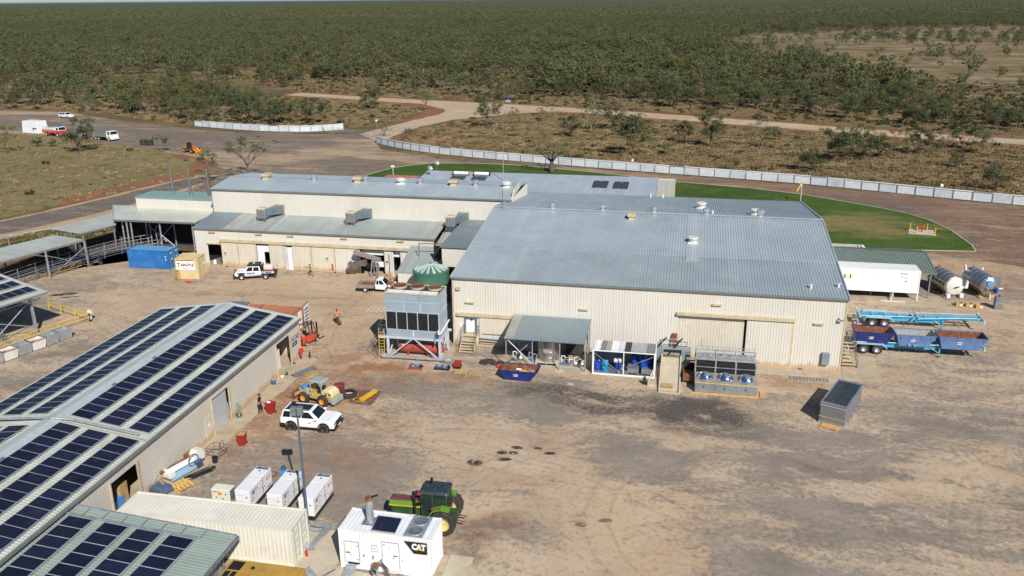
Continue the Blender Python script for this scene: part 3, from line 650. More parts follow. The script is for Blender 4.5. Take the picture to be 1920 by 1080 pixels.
# --- the rest of the woodland: geometry-node instances, one object
def src_collection(name,meshes):
    c=bpy.data.collections.new(name)
    for i,me in enumerate(meshes):
        o=bpy.data.objects.new('%s_%02d'%(name,i),me);c.objects.link(o)
    return c
def joined(tb,cb,m1,m2,name):
    j=MB();j.mat(0).add(tb.v,tb.f);j.mat(1).add(cb.v,cb.f);return j.mesh(name,[m1,m2])
def scatter_object(name,x,y,z,sc,rot,idx,coll,label,cat=None):
    n=len(x);me=bpy.data.meshes.new(name);me.vertices.add(n)
    co=np.empty((n,3),np.float32);co[:,0]=x;co[:,1]=y;co[:,2]=z;me.vertices.foreach_set('co',co.ravel())
    a=me.attributes.new('sc','FLOAT_VECTOR','POINT');a.data.foreach_set('vector',np.asarray(sc,np.float32).ravel())
    a=me.attributes.new('rt','FLOAT_VECTOR','POINT');rv=np.zeros((n,3),np.float32);rv[:,2]=rot;a.data.foreach_set('vector',rv.ravel())
    a=me.attributes.new('ix','INT','POINT');a.data.foreach_set('value',np.asarray(idx,np.int32))
    me.update();o=bpy.data.objects.new(name,me);COL.objects.link(o)
    ng=bpy.data.node_groups.new(name+'_nodes','GeometryNodeTree')
    ng.interface.new_socket('Geometry',in_out='INPUT',socket_type='NodeSocketGeometry');ng.interface.new_socket('Geometry',in_out='OUTPUT',socket_type='NodeSocketGeometry')
    gi=ng.nodes.new('NodeGroupInput');go=ng.nodes.new('NodeGroupOutput');ip=ng.nodes.new('GeometryNodeInstanceOnPoints');mp=ng.nodes.new('GeometryNodeMeshToPoints')
    ci=ng.nodes.new('GeometryNodeCollectionInfo');ci.inputs['Collection'].default_value=coll;ci.inputs['Separate Children'].default_value=True;ci.inputs['Reset Children'].default_value=True
    def na(nm,t):
        q=ng.nodes.new('GeometryNodeInputNamedAttribute');q.data_type=t;q.inputs[0].default_value=nm;return q.outputs[0]
    er=ng.nodes.new('FunctionNodeEulerToRotation')
    ng.links.new(gi.outputs[0],mp.inputs[0]);ng.links.new(mp.outputs[0],ip.inputs['Points']);ng.links.new(ci.outputs[0],ip.inputs['Instance']);ip.inputs['Pick Instance'].default_value=True
    ng.links.new(na('ix','INT'),ip.inputs['Instance Index']);ng.links.new(na('rt','FLOAT_VECTOR'),er.inputs[0]);ng.links.new(er.outputs[0],ip.inputs['Rotation']);ng.links.new(na('sc','FLOAT_VECTOR'),ip.inputs['Scale'])
    ng.links.new(ip.outputs[0],go.inputs[0])
    md=o.modifiers.new('scatter','NODES');md.node_group=ng
    o['kind']='stuff';o['label']=label
    if cat:o['category']=cat
    return o
mid=[]
for i,s in enumerate(specs):
    tb,cb=tree_mesh(s[0]+50,s[1],s[2],s[3],34,16,s[6]*1.8,s[7]*1.1,s[8]*.8,s[9]);mid.append(joined(tb,cb,bark if s[10]==3 or s[0]==102 else barkd,LEAF[s[10]],'mid_tree'))
tcoll=src_collection('mid_trees',mid)
x2,y2,r2=scatter(700,1500,1/24.,22);k=wood_mask(x2,y2,r2);x2,y2=x2[k],y2[k]
X=np.concatenate([xs[rest],x2]);Y=np.concatenate([ys[rest],y2]);n=len(X)
ss=r2.uniform(.5,1.35,n)*(.85+.3*cellnoise(X,Y,70,77));scv=np.stack([ss*r2.uniform(.9,1.15,n),ss*r2.uniform(.9,1.15,n),ss],1)
sp=cellnoise(X,Y,60,31);base_p=r2.random(n)*.6+sp*.4
idx=(r2.choice(10,n,p=pw)).astype(int)
scatter_object('woodland',X,Y,np.zeros(n),scv,r2.uniform(0,6.28,n),idx,tcoll,'grey green savanna woodland stretching away to the horizon','woodland')
print('mid trees',n)
# far woodland: patches of canopy
patches=[]
for s in range(4):
    r=random.Random(900+s);j=MB();V=[];Fc=[];mi=[]
    for t in range(38):
        cx,cy=r.uniform(-22,22),r.uniform(-22,22);hh=r.uniform(5,8.5);R=r.uniform(1.8,3.2);m_i=r.choice((0,0,1,1,2))
        for l in range(26):
            d=Vector((r.gauss(0,1),r.gauss(0,1),r.gauss(0,.8))).normalized()*R*r.random()**.35;p=Vector((cx,cy,hh*.68))+Vector((d.x,d.y,d.z*.75))
            nrm=(d.normalized()+Vector((r.gauss(0,.5),r.gauss(0,.5),.5))).normalized();u=nrm.orthogonal().normalized();w=nrm.cross(u);sz=r.uniform(.8,1.5)
            o=len(V);V+=[p-u*sz*.6,p+w*sz*.45,p+u*sz*.6,p-w*sz*.45];Fc.append((o,o+1,o+2,o+3));mi.append(m_i)
    me=bpy.data.meshes.new('far_patch');me.from_pydata([tuple(v)for v in V],[],Fc)
    for mm in(leaf_euc,leaf_dark,leaf_ol):me.materials.append(mm)
    me.polygons.foreach_set('material_index',mi);me.update();patches.append(me)
pcoll=src_collection('far_patches',patches)
x3,y3,r3=scatter(1480,7500,1/1500.,23);n3=len(x3)
k=(cellnoise(x3,y3,160,41)>.16)&~pip(x3,y3,CLEAR);x3,y3=x3[k],y3[k];n3=len(x3)
s3=r3.uniform(.85,1.2,n3)
scatter_object('distant_woodland',x3,y3,np.zeros(n3),np.stack([s3,s3,s3],1),r3.uniform(0,6.28,n3),r3.integers(0,4,n3),pcoll,'far dark green woodland along the horizon')
# canopy too far to tell its trees apart
cm,nt,b=NT('far_canopy');p=wpos(nt)
c=mixc(nt,ramp(nt,noise(nt,mapping(nt,p,scale=(.3,1,1)),.004,5),.4,.6),(.062,.078,.032),(.088,.096,.042));c=mixc(nt,ramp(nt,noise(nt,p,.05,6,.7),.45,.6),c,(.025,.035,.016))
L(nt,c,b.inputs['Base Color']);b.inputs['Roughness'].default_value=.9;b.inputs['Specular IOR Level'].default_value=.1
fc=MB()
for i in range(24):
    a0,a1=-1.1+2.2*i/24,-1.1+2.2*(i+1)/24
    P=lambda a,R,z:(fwd[0]*cos(a)*R+rgt[0]*sin(a)*R,fwd[1]*cos(a)*R+rgt[1]*sin(a)*R,z)
    fc.quad(P(a1,6500,4.5),P(a0,6500,4.5),P(a0,45000,5.5),P(a1,45000,5.5));fc.quad(P(a0,6500,-1),P(a0,6500,4.5),P(a1,6500,4.5),P(a1,6500,-1))
o=fc.build('horizon_woodland',cm);o['kind']='stuff';o['label']='thin dark line of woodland at the horizon'

# --- trees that can be told apart, nearer than the woodland
named=[ # x, y, kind, scale, label
 (-102.9,269.9,8,1.08,'wide dark bush beside the near edge of the gravel highway, left of the junction'),
 (-84.3,269.6,7,1.25,'spindly tree standing alone just left of the highway junction'),
 (-107.6,236.1,3,1.29,'broad grey green bush behind the right half of the short fence'),
 (-119.1,232.1,2,1.06,'narrow leafy tree behind the middle of the short fence'),
 (-128.0,235.4,5,1.02,'tall dark tree behind the short fence with a pale trunk foot'),
 (-141.6,235.8,6,0.75,'small round shrub behind the left end of the short fence'),
 (-99.8,237.2,6,0.51,'small round shrub just behind the right end of the short fence'),
 (-78.7,215.7,7,0.67,'pale young tree beside the gate where the long fence starts'),
 (-70.8,211.4,6,0.58,'scrubby grey bush behind the first panels of the long fence'),
 (-55.9,237.0,0,1.20,'rounded green tree standing in the fork of the two gravel roads'),
 (-49.7,242.3,7,0.81,'thin sapling right of the rounded tree in the road fork'),
 (-41.7,250.2,7,0.80,'small pale sapling between the fork tree and the clump behind the lawn'),
 (-29.9,221.2,8,0.82,'first dark bush of the clump in the grass left of centre behind the lawn'),
 (-26.3,233.2,7,1.42,'tall pale tree at the back of the clump in the grass behind the lawn'),
 (-12.4,196.7,3,1.59,'wide low tree in front of the clump in the grass behind the lawn'),
 (-20.7,238.0,2,1.08,'spreading tree at the back right of the clump behind the lawn'),
 (-11.0,220.5,9,0.67,'half bare tree at the right side of the clump behind the lawn'),
 (4.8,211.3,0,1.13,'three stemmed tree in the grass above the white lawn vents'),
 (-1.2,216.9,3,0.94,'wide bush left of the three stemmed tree in the grass'),
 (14.3,227.9,6,0.58,'tiny dark shrub between the two middle trees in the grass'),
 (16.9,211.6,7,1.12,'loose pale tree with a dark bush beside it in the middle grass'),
 (20.9,223.7,8,0.49,'dark bush touching the loose pale tree in the middle grass'),
 (22.3,185.4,6,0.74,'small dark shrub in bare grass left of the row in the dip'),
 (25.2,183.5,4,0.66,'short upright tree in bare grass beyond the windsock'),
 (31.5,198.2,0,0.97,'leftmost tree of the row in the dip beyond the fence'),
 (33.2,196.4,1,0.76,'dark leaning tree second in the row in the dip beyond the fence'),
 (37.8,200.5,5,0.80,'broad tree third in the row in the dip beyond the fence'),
 (41.5,202.4,2,0.86,'low dense tree fourth in the row in the dip beyond the fence'),
 (46.8,208.9,9,0.71,'half bare dark tree in the row in the dip beyond the fence'),
 (51.3,208.1,3,1.01,'grey bush right of the half bare dark tree'),
 (56.3,210.4,7,0.85,'thin pale bush right of the grey bush in the dip'),
 (62.3,217.2,1,0.86,'tall tree with dark green top near the right edge before the highway'),
 (64.7,210.3,6,1.14,'wide pale bush right of the tall dark topped tree'),
 (54.5,191.8,4,0.47,'short shrub below the tall dark topped tree'),
 (55.7,170.7,4,0.66,'slim dark shrub just behind the right end of the long fence'),
 (87.3,258.1,8,1.14,'large dark tree at the right edge beyond the highway'),
 (-143.7,181.2,5,0.92,'big dark tree in the dry field between the two parked trucks'),
 (-124.1,185.0,6,0.79,'small grey shrub beside the pair of big tyres'),
 (-160.0,176.3,9,0.86,'bare looking tree at the left edge of the dry field'),
 (-159.7,186.6,4,0.32,'small dark bush in front of the fire truck'),
 (-156.1,187.2,4,0.28,'small dark bush right of the fire truck in the field'),
 (-226.2,255.9,8,0.83,'dark rounded tree on the far left beyond the hardstand'),
 (-216.3,254.3,1,0.59,'second dark rounded tree on the far left beyond the hardstand'),
 (-192.2,249.1,7,1.26,'pale leafy bush beyond the hardstand behind the white car'),
 (9.2,180.9,6,0.58,'low scrubby bush close behind the middle of the long fence'),
 (-4.9,197.9,6,0.58,'tiny pale sapling right of the wide low tree'),
]
ti=0
for x,y,kd,sc,lb in named:
    sc*=1.05
    hh_=KINDS[kd][2]*sc;kd={0:8,5:2,1:3,4:2}.get(kd,kd);sc=hh_/KINDS[kd][2]
    tn=put_tree(x,y,kd,sc,(ti*1.7)%6.28,lb,name='shrub' if sc<.8 or 'bush' in lb else 'savanna_tree',cat='shrub' if('shrub' in lb or 'bush' in lb.split(' beside')[0])else 'tree');ti+=1;tn.scale=(tn.scale[0]*1.18,tn.scale[1]*1.18,tn.scale[2]*1.05)
def own_tree(x,y,label,name='savanna_tree',leafm=None,barkm=None,**k):
    tb,cb=tree_mesh(**k);t=T(name,label,'tree',(x,y,0));tb.build('trunk',barkm or bark,t,smooth=True,angle=180);cb.build('crown',leafm or leaf_boab,t);return t
own_tree(-92.0,151.2,'slender half bare tree behind the left corner of the tall shed',seed=301,h=6.6,spread=2.2,trunkh=.35,clumps=34,leaves=18,lsize=.28,cr=.5,tr=.17,barkm=barkd)
own_tree(-90.3,146.0,'small leafy tree at the foot of the half bare tree beside the tall shed',name='shrub',seed=303,h=3.6,spread=1.3,trunkh=.3,clumps=9,leaves=14,lsize=.3,cr=.5,tr=.09)
own_tree(-87.6,158.5,'wide umbrella shaped tree with visible limbs behind the tall shed',seed=302,h=8.2,spread=4.6,trunkh=.30,clumps=80,leaves=16,lsize=.28,cr=.55,tr=.24,flat=.6,barkm=barkd,crown_low=.5)
# the boab: swollen trunk, stubby limbs, thin leaves
bt=T('boab_tree','swollen trunked boab with thin crown behind the back roof','tree',(-27.6,174.2,0));tb=MB()
tb.lathe([(.55,-.1),(.56,.5),(.52,1.2),(.42,1.9),(.3,2.5),(.2,2.8)],12)
r=random.Random(5);tips=[]
for j in range(9):
    a=j*.7+r.uniform(-.2,.2);R9=r.uniform(1.0,2.3);e1=Vector((cos(a)*R9,sin(a)*R9,4.2+r.uniform(-.7,.9)));tb.cyl((cos(a)*.2,sin(a)*.2,2.3),e1,.15,6,.09)
    for q in range(4):
        e2=e1+Vector((cos(a+r.uniform(-.7,.7))*1.7,sin(a+r.uniform(-.7,.7))*1.7,r.uniform(.1,1.5)));tb.cyl(e1,e2,.075,5,.03);tips.append(e2)
tb.build('trunk',barkd,bt,smooth=True,angle=180);cb=MB()
for e in tips:
    for l in range(7):
        p=e+Vector((r.gauss(0,.38),r.gauss(0,.38),r.gauss(.05,.25)));u=Vector((r.gauss(0,1),r.gauss(0,1),r.gauss(0,1))).normalized();w=u.orthogonal().normalized();s_=r.uniform(.12,.26)
        cb.add([p-u*s_,p+w*s_*.6,p+u*s_,p-w*s_*.6],[(0,1,2,3)])
cb.build('crown',leaf_boab,bt)

# --- grass tufts and low scrub
tufts=[]
for s,(mcol,hh,wd,cnt)in enumerate([((.27,.20,.11),.30,.35,22),((.22,.16,.085),.27,.4,24),((.16,.14,.06),.24,.45,20),((.045,.060,.024),.55,.55,34)]):
    gm=mat('tuft_%d'%s,mcol,.9,var=.3,scale=.3)if False else None
    gm=mat(['straw_tuft','brown_tuft','green_tuft','scrub_tuft'][s],mcol,.9,var=.3,scale=.2,spec=.1)
    r=random.Random(s);mb=MB()
    for q in range(cnt):
        a=r.uniform(0,6.28);R=wd*r.random()**.5;p=Vector((cos(a)*R,sin(a)*R,0));t=p*r.uniform(1,1.5)+Vector((r.uniform(-.1,.1),r.uniform(-.1,.1),hh*r.uniform(.5,1.1)));w=Vector((-sin(a*3),cos(a*3),0))*r.uniform(.05,.11)
        mb.add([p-w,p+w,t+w*.5,t-w*.5],[(0,1,2,3)])
    tufts.append(mb.mesh('tuft',gm))
gcoll=src_collection('tufts',tufts)
NFS=[(-140,228),(-117,222),(-103,222),(-94,229),(-88,232),(-86,248),(-85,268),(-98,286),(-131,298),(-160,306),(-240,300),(-240,258),(-205,256),(-165,238)]
MIDF=[(-73,202.5),(-55,193.5),(-38,188),(-9,180),(21,173),(44,164.5),(57,160),(95,146),(110,215),(79,223),(54,230.5),(15,247),(-32,267.5),(-50,271),(-66,252),(-71,236),(-72,219)]
NRT=[(x,y+3)for x,y in RN[::-1]]+[(300,300),(150,380),(0,420),(-200,430),(-260,420)]
def tufted(poly,n,seed,probs):
    r=np.random.default_rng(seed);a=np.array(poly);x=r.uniform(a[:,0].min(),a[:,0].max(),n*3);y=r.uniform(a[:,1].min(),a[:,1].max(),n*3)
    k=pip(x,y,poly)&(r.random(n*3)<.15+1.1*cellnoise(x,y,5,seed)**1.5);x,y=x[k][:n],y[k][:n]
    return x,y,r.choice(4,len(x),p=probs),r.uniform(.5,1.6,len(x)),r.uniform(0,6.28,len(x))
segs=[tufted(MIDF,26000,51,[.46,.40,.13,.01]),tufted(NFS,12000,52,[.4,.35,.2,.05]),tufted(fieldpts[:15],8000,53,[.42,.35,.22,.01]),tufted(NRT,40000,54,[.38,.35,.14,.13]),tufted([(-94.5,123),(-91,119),(-88.5,114),(-92,106),(-108,87),(-118,80),(-112,96),(-103,105)],900,55,[.1,.2,.7,.0])]
x,y,ix,sc,rt=[np.concatenate([s[i]for s in segs])for i in range(5)]
scatter_object('dry_grass',x,y,np.zeros(len(x)),np.stack([sc,sc,sc*.9],1),rt,ix,gcoll,'dry straw coloured grass and low scrub covering the open ground')
# ------------------------------------------------------------------ building helpers
MBV=MB
def roof_y(root,x0,x1,y0,z0,y1,z1,m,name='roof_sheet',pitch=.28,th=.05,label=None,depth=.04):
    mb=MB();l=math.dist((y0,z0),(y1,z1));mb.corr((x0,y0,z0),(1,0,0),(0,y1-y0,z1-z0),x1-x0,l,pitch,depth)
    mb.quad((x0,y0,z0-th),(x0,y1,z1-th),(x1,y1,z1-th),(x1,y0,z0-th));mb.box(x0,x1,y0,y0+.02,z0-th,z0-.002)
    mb.add([(x0,y0,z0-th),(x0,y0,z0+.03),(x0,y1,z1+.03),(x0,y1,z1-th)],[(0,1,2,3)]);mb.add([(x1,y0,z0-th),(x1,y0,z0+.03),(x1,y1,z1+.03),(x1,y1,z1-th)],[(3,2,1,0)])
    return mb.build(name,m,root,label=label)
def roof_x(root,y0,y1,x0,z0,x1,z1,m,name='roof_sheet',pitch=.25,th=.05,label=None,depth=.035):
    mb=MB();l=math.dist((x0,z0),(x1,z1));mb.corr((x0,y1,z0),(0,-1,0),(x1-x0,0,z1-z0),y1-y0,l,pitch,depth)
    mb.quad((x0,y0,z0-th),(x0,y1,z0-th),(x1,y1,z1-th),(x1,y0,z1-th))
    for y in(y0,y1):mb.add([(x0,y,z0-th),(x0,y,z0+.03),(x1,y,z1+.03),(x1,y,z1-th)],[(0,1,2,3)])
    return mb.build(name,m,root,label=label)
def wall(root,ax,c,a0,a1,z0,z1,m,ops=(),pitch=.27,ztops=None,name='wall',depth=.02,rev=False):
    """ribbed wall. ax 'S' (faces -y at y=c, from x a0..a1), 'E' (faces +x at x=c, y a0..a1), 'N', 'W'. ops: (a,b,zb,zt)"""
    mb=MB();ed=sorted({a0,a1,*[o[0]for o in ops],*[o[1]for o in ops]})
    def seg(a,b,zb,zt):
        if b-a<.01 or zt-zb<.01:return
        if ax=='S':mb.corr((a,c,zb),(1,0,0),(0,0,1),b-a,zt-zb,pitch,depth)
        if ax=='N':mb.corr((b,c,zb),(-1,0,0),(0,0,1),b-a,zt-zb,pitch,depth)
        if ax=='E':mb.corr((c,a,zb),(0,1,0),(0,0,1),b-a,zt-zb,pitch,depth)
        if ax=='W':mb.corr((c,b,zb),(0,-1,0),(0,0,1),b-a,zt-zb,pitch,depth)
    for a,b in zip(ed[:-1],ed[1:]):
        o=[q for q in ops if q[0]<=a+1e-6 and q[1]>=b-1e-6]
        if o:seg(a,b,z0,o[0][2]);seg(a,b,o[0][3],z1)
        else:seg(a,b,z0,z1)
    return mb.build(name,m,root)
def gable(root,x,y0,y1,ym,ze,zr,m,zb=None,name='gable_wall',th=.1):
    mb=MB();mb.prism([(y0,ze if zb is None else zb),(y1,ze if zb is None else zb),(y1,ze),(ym,zr),(y0,ze)]if zb is not None else[(y0,ze),(y1,ze),(ym,zr)],x-th/2,x+th/2,'x')
    return mb.build(name,m,root)
def turbine_vent(root,x,y,z,r=.42,h=.85,kind=0,nm='roof_vent'):
    mb=MBV(); 
    if kind==0:   # round drum with flared top
        mb.box(-r*.95,r*.95,-r*.95,r*.95,0,.16);mb.lathe([(r*.72,.1),(r*.72,h*.45),(r*.80,h*.5),(r*1.05,h*.86),(r*1.0,h),(.05,h*1.02)],18)
    elif kind==1:  # short drum ventilator
        mb.lathe([(r*.8,0),(r*.8,h*.55),(r,h*.57),(r,h),(.02,h*1.08)],16);mb.box(-r*1.1,r*1.1,-r*1.1,r*1.1,-.05,.05)
    elif kind==2:  # wide low cowl
        mb.lathe([(r*.75,0),(r*.75,h*.4),(r*1.15,h*.45),(r*1.22,h*.72),(r*.5,h*.9),(.02,h*.92)],18);mb.box(-r,r,-r,r,-.1,.08)
    else:            # square hooded vent
        mb.box(-r*.8,r*.8,-r*.8,r*.8,-.1,h*.55);mb.box(-r*1.1,r*1.1,-r*1.1,r*1.1,h*.55,h)
    o=mb.build(nm,whited if kind in(0,2)else(galv if kind==1 else creamtrim),root,smooth=True,angle=40);o.location=(x,y,z);return o
def wall_light(root,x,y,z):
    MB().box(x-.45,x+.45,y-.22,y-.0,z-.06,z+.08).build('wall_light',creamtrim,root)

# ------------------------------------------------------------------ main processing shed
ms=T('processing_shed','largest shed with wide grey ribbed roof and long cream wall','shed',(-3.75,100,0))
def rel(root):return root.location
X0,X1,Y0,Y1,YR,ZE,ZR=-22.9,15.35,80.2,121.1,100.9,7.44,9.87
off=Vector((3.75,-100,0))
MBL0=MB
class O(MB):  # builder working in world coordinates, shifted into the thing's own frame on build
    def build(s,name,mats,parent=None,**k):
        if parent is not None and getattr(parent,'type','')=='EMPTY' and not k.pop('local',False):
            l=parent.location;rz=parent.rotation_euler[2];c,sn=cos(-rz),sin(-rz)
            s.v=[((x-l.x)*c-(y-l.y)*sn,(x-l.x)*sn+(y-l.y)*c,z-l.z)for x,y,z in s.v]
        else:k.pop('local',None)
        return MBL0.build(s,name,mats,parent,**k)
MBL,MB=MB,O       # from here MB() takes world coordinates under a thing; MBL() is local
sl_=(ZR-ZE)/(YR-Y0)
zat=lambda y:ZE+sl_*(y-Y0)
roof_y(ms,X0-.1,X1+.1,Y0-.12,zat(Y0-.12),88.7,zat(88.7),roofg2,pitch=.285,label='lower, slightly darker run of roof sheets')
roof_y(ms,X0-.1,X1+.1,88.55,zat(88.55)+.045,YR,ZR+.045,roofg,pitch=.285,label='upper run of roof sheets')
roof_y(ms,X0-.08,-16.3,80.06,zat(80.06)+.02,88.6,zat(88.6)+.02,roofg,name='replaced_roof_sheet',pitch=.285)
roof_y(ms,.35,1.75,87.2,zat(87.2)+.06,104.0 if False else YR-.1,ZR+.055,rooflt,name='smooth_roof_panel',pitch=.7,depth=.01)
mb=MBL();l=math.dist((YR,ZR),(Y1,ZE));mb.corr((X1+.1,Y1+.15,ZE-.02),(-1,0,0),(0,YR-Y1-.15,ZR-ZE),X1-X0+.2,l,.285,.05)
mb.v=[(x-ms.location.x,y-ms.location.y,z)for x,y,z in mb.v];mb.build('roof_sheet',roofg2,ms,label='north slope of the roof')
MB().prism([(YR-.35,ZR+.06),(YR,ZR+.13),(YR+.35,ZR+.06)],X0-.12,X1+.12,'x').build('ridge_cap',rooflt,ms)
for x in(X0-.13,X1+.13):
    b=MB();b.bar((x,Y0-.15,ZE+.03),(x,YR,ZR+.07),.12,.14);b.bar((x,YR,ZR+.07),(x,Y1+.15,ZE+.03),.12,.14);b.build('barge_cap',rooflt,ms)
MB().box(X0-.14,X1+.14,Y0-.27,Y0-.12,ZE-.16,ZE-.02).build('gutter',gutterm,ms)
wall(ms,'S',Y0,X0,X1,0,ZE-.03,cream,ops=[(-21.68,-20.42,1.35,3.05),(-.1,10.6,-.05,4.88)])
for nm,ax,c,a0,a1,m in(('wall','E',X1,Y0,Y1,cream),('wall','W',X0,Y0,Y1,cream),('wall','N',Y1,X0,X1,cream)):
    wall(ms,ax,c,a0,a1,0,ZE-.02,m)
for x in(X0+.05,X1-.05):gable(ms,x,Y0,Y1,YR,ZE-.03,ZR-.02,cream)
MB().box(X0-.05,X0+.1,Y0-.05,Y0+.05,0,ZE-.05).build('corner_flashing',creamtrim,ms);MB().box(X1-.1,X1+.05,Y0-.05,Y0+.05,0,ZE-.05).build('corner_flashing',creamtrim,ms)
# personnel door and its surround
MB().box(-21.68,-20.42,Y0+.30,Y0+.35,1.35,3.0).build('door',white,ms);MB().box(-21.75,-21.62,Y0-.06,Y0+.35,1.35,3.1).build('door_frame',galvd,ms);MB().box(-20.48,-20.36,Y0-.06,Y0+.35,1.35,3.1).build('door_frame',galvd,ms)
MB().box(-21.62,-20.48,Y0+.08,Y0+.29,1.33,1.38).build('door_sill',concrete,ms)
MBL().lathe([(.0,0),(.13,0),(.13,.01)],14,(-21.05+3.75,Y0-100+.285,2.75),axis='y').build('door_sign',lblue,ms)
MB().box(-22.25,-21.95,Y0-.05,Y0-.035,2.0,2.5).build('notice',lwhite,ms)
# long sliding door and its head cover, left
MB().box(-22.5,-12.3,Y0-.28,Y0-.03,3.3,3.62).build('door_head_cover',creamtrim,ms)
wall(ms,'S',Y0-.14,-20.1,-16.9,.35,3.3,cream2,name='sliding_door')
wall(ms,'S',Y0-.18,-16.85,-13.0,.35,3.3,cream,name='sliding_door')
MB().box(-19.8,-16.9,Y0-.24,Y0-.16,1.45,1.5).build('door_rail',galvd,ms)
MB().cyl((-20.0,Y0-.35,1.05),(-16.6,Y0-.35,1.0),.07,8).cyl((-20.0,Y0-.35,.75),(-16.6,Y0-.35,.7),.06,8).build('pipe',galv,ms)
# big opening on the right with two leaves
MB().box(-.25,10.85,Y0-.32,Y0-.03,4.86,5.14).build('door_head_cover',creamtrim,ms);MB().box(10.62,10.8,Y0-.1,Y0+.04,0,4.9).build('door_jamb',creamtrim,ms)
wall(ms,'S',Y0+.16,-.1,6.2,0,4.9,cream2,name='sliding_door');wall(ms,'S',Y0-.13,6.42,10.62,.02,4.88,cream,name='sliding_door')
MB().box(6.2,6.42,Y0+.2,Y0+.3,0,4.9).build('door_gap',dark,ms)  # dark strip painted for the shade between the two leaves
for x in(-21.1,-9.4,3.5,12.98):wall_light(ms,x,Y0,4.78 if x!=3.5 else 6.1)
MB().box(-22.5,-22.05,Y0-.25,Y0,6.1,6.4).build('floodlight',creamtrim,ms)
t_=MB();t_.box(14.7,14.8,Y0-.35,Y0,5.42,5.5);t_.box(14.75,15.1,Y0-.45,Y0-.3,5.3,5.42);t_.build('security_camera',galvd,ms)
MB().box(13.58,14.28,Y0-.34,Y0-.0,.75,1.95).build('switch_box',mat('switch_box_grey',(.24,.31,.35),.4,metal=.2),ms,bevel=.02)
MB().cyl((11.6,Y0-.2,.1),(11.9,Y0-.2,.1),.1,8).build('tap_box',dullblue,ms)
for x,y,k,r_,h in((-15.9,101.2,1,.38,.8),(-9.8,101.3,1,.38,.8),(-3.66,101.3,1,.38,.8),(2.44,101.2,1,.40,.85),(8.6,101.3,1,.46,.9),(8.2,103.4,0,.55,.7),(1.96,108.2,0,.62,.75),(1.0,92.2,0,.56,.7),(-6.1,98.6,3,.42,.75)):
    turbine_vent(ms,x+3.75,y-100,(zat(y)if y<YR else ZR-sl_*(y-YR))-.02,r_,h,k)
for x,y,z in((12.2,82.0,7.7),(14.8,82.6,7.75),(-4.9,119.8,7.7),(-3.2,119.8,7.7),(3.2,102.6,9.7)):MB().cyl((x,y,z-.1),(x,y,z+.42),.1,8).cyl((x,y,z+.35),(x,y,z+.42),.16,8).build('flue_pipe',white,ms)
MB().cyl((-21.9,100.1,9.7),(-21.9,100.1,12.6),.035,5).build('antenna',rail,ms)
# near-black sheet painted as the unlit interior, seen only through gaps
MB().box(X0+.3,X1-.3,Y0+.6,Y0+.7,0,ZE-.4).build('shade_backing',dark,ms)

def stairs(name,label,x0,x1,ytop,ybot,ztop,n,m_tr,railm,plat=0.0,axis='y',cat='steps',railsides=(0,1)):
    t=T(name,label,cat,((x0+x1)/2,(ytop+ybot)/2,0));dy=(ybot-ytop)
    for i in range(n):
        y=ytop+dy*(i+.5)/n;z=ztop*(n-i)/(n+1);MB().box(x0,x1,y-.14,y+.14,z-.05,z).build('step',m_tr,t)
    for x in(x0-.03,x1+.03):MB().bar((x,ytop,ztop-.1),(x,ybot,.02),.05,.18).build('stringer',m_tr,t)
    if plat:MB().box(x0-.05,x1+.05,min(ytop,ytop+plat),max(ytop,ytop+plat),ztop-.08,ztop).build('platform',m_tr,t)
    for k in railsides:
        x=(x0-.05,x1+.05)[k];b=MB();e=ytop+plat
        for q in(1.0,.55):b.tube([(x,e,ztop+q),(x,ytop,ztop+q),(x,ybot,q)],.022,5)
        for y,z in((e,ztop),(ytop,ztop),((ytop+ybot)/2,ztop/2),(ybot,0)):b.cyl((x,y,z),(x,y,z+1.0),.024,5)
        b.build('handrail',railm,t)
    return t
stairs('metal_stairs','cream metal steps with handrails up to the white door of the largest shed',-21.75,-20.3,79.6,77.95,1.33,6,creamtrim,rail,plat=.55)
# stairs on the east side, mostly seen edge on
t=T('metal_stairs','open metal steps behind the right corner of the largest shed beside the blue trailer','steps',(16.5,82.6,0))
for i in range(7):
    y=84.3-i*.45;z=1.5-i*.2;MB().box(15.75,17.1,y-.16,y+.16,z-.05,z).build('step',creamtrim,t)
MB().box(15.4,17.1,84.4,85.7,1.45,1.52).build('platform',rail,t)
for x in(15.7,17.15):
    b=MB();b.bar((x,84.5,1.5),(x,81.4,.05),.05,.16)
    for q in(1.0,.5):b.tube([(x,85.7,1.5+q),(x,84.5,1.5+q),(x,81.4,.05+q)],.025,5)
    for y,z in((85.7,1.5),(84.5,1.5),(83,.8),(81.4,0)):b.cyl((x,y,z),(x,y,z+1),.025,5)
    b.build('handrail',rail,t)

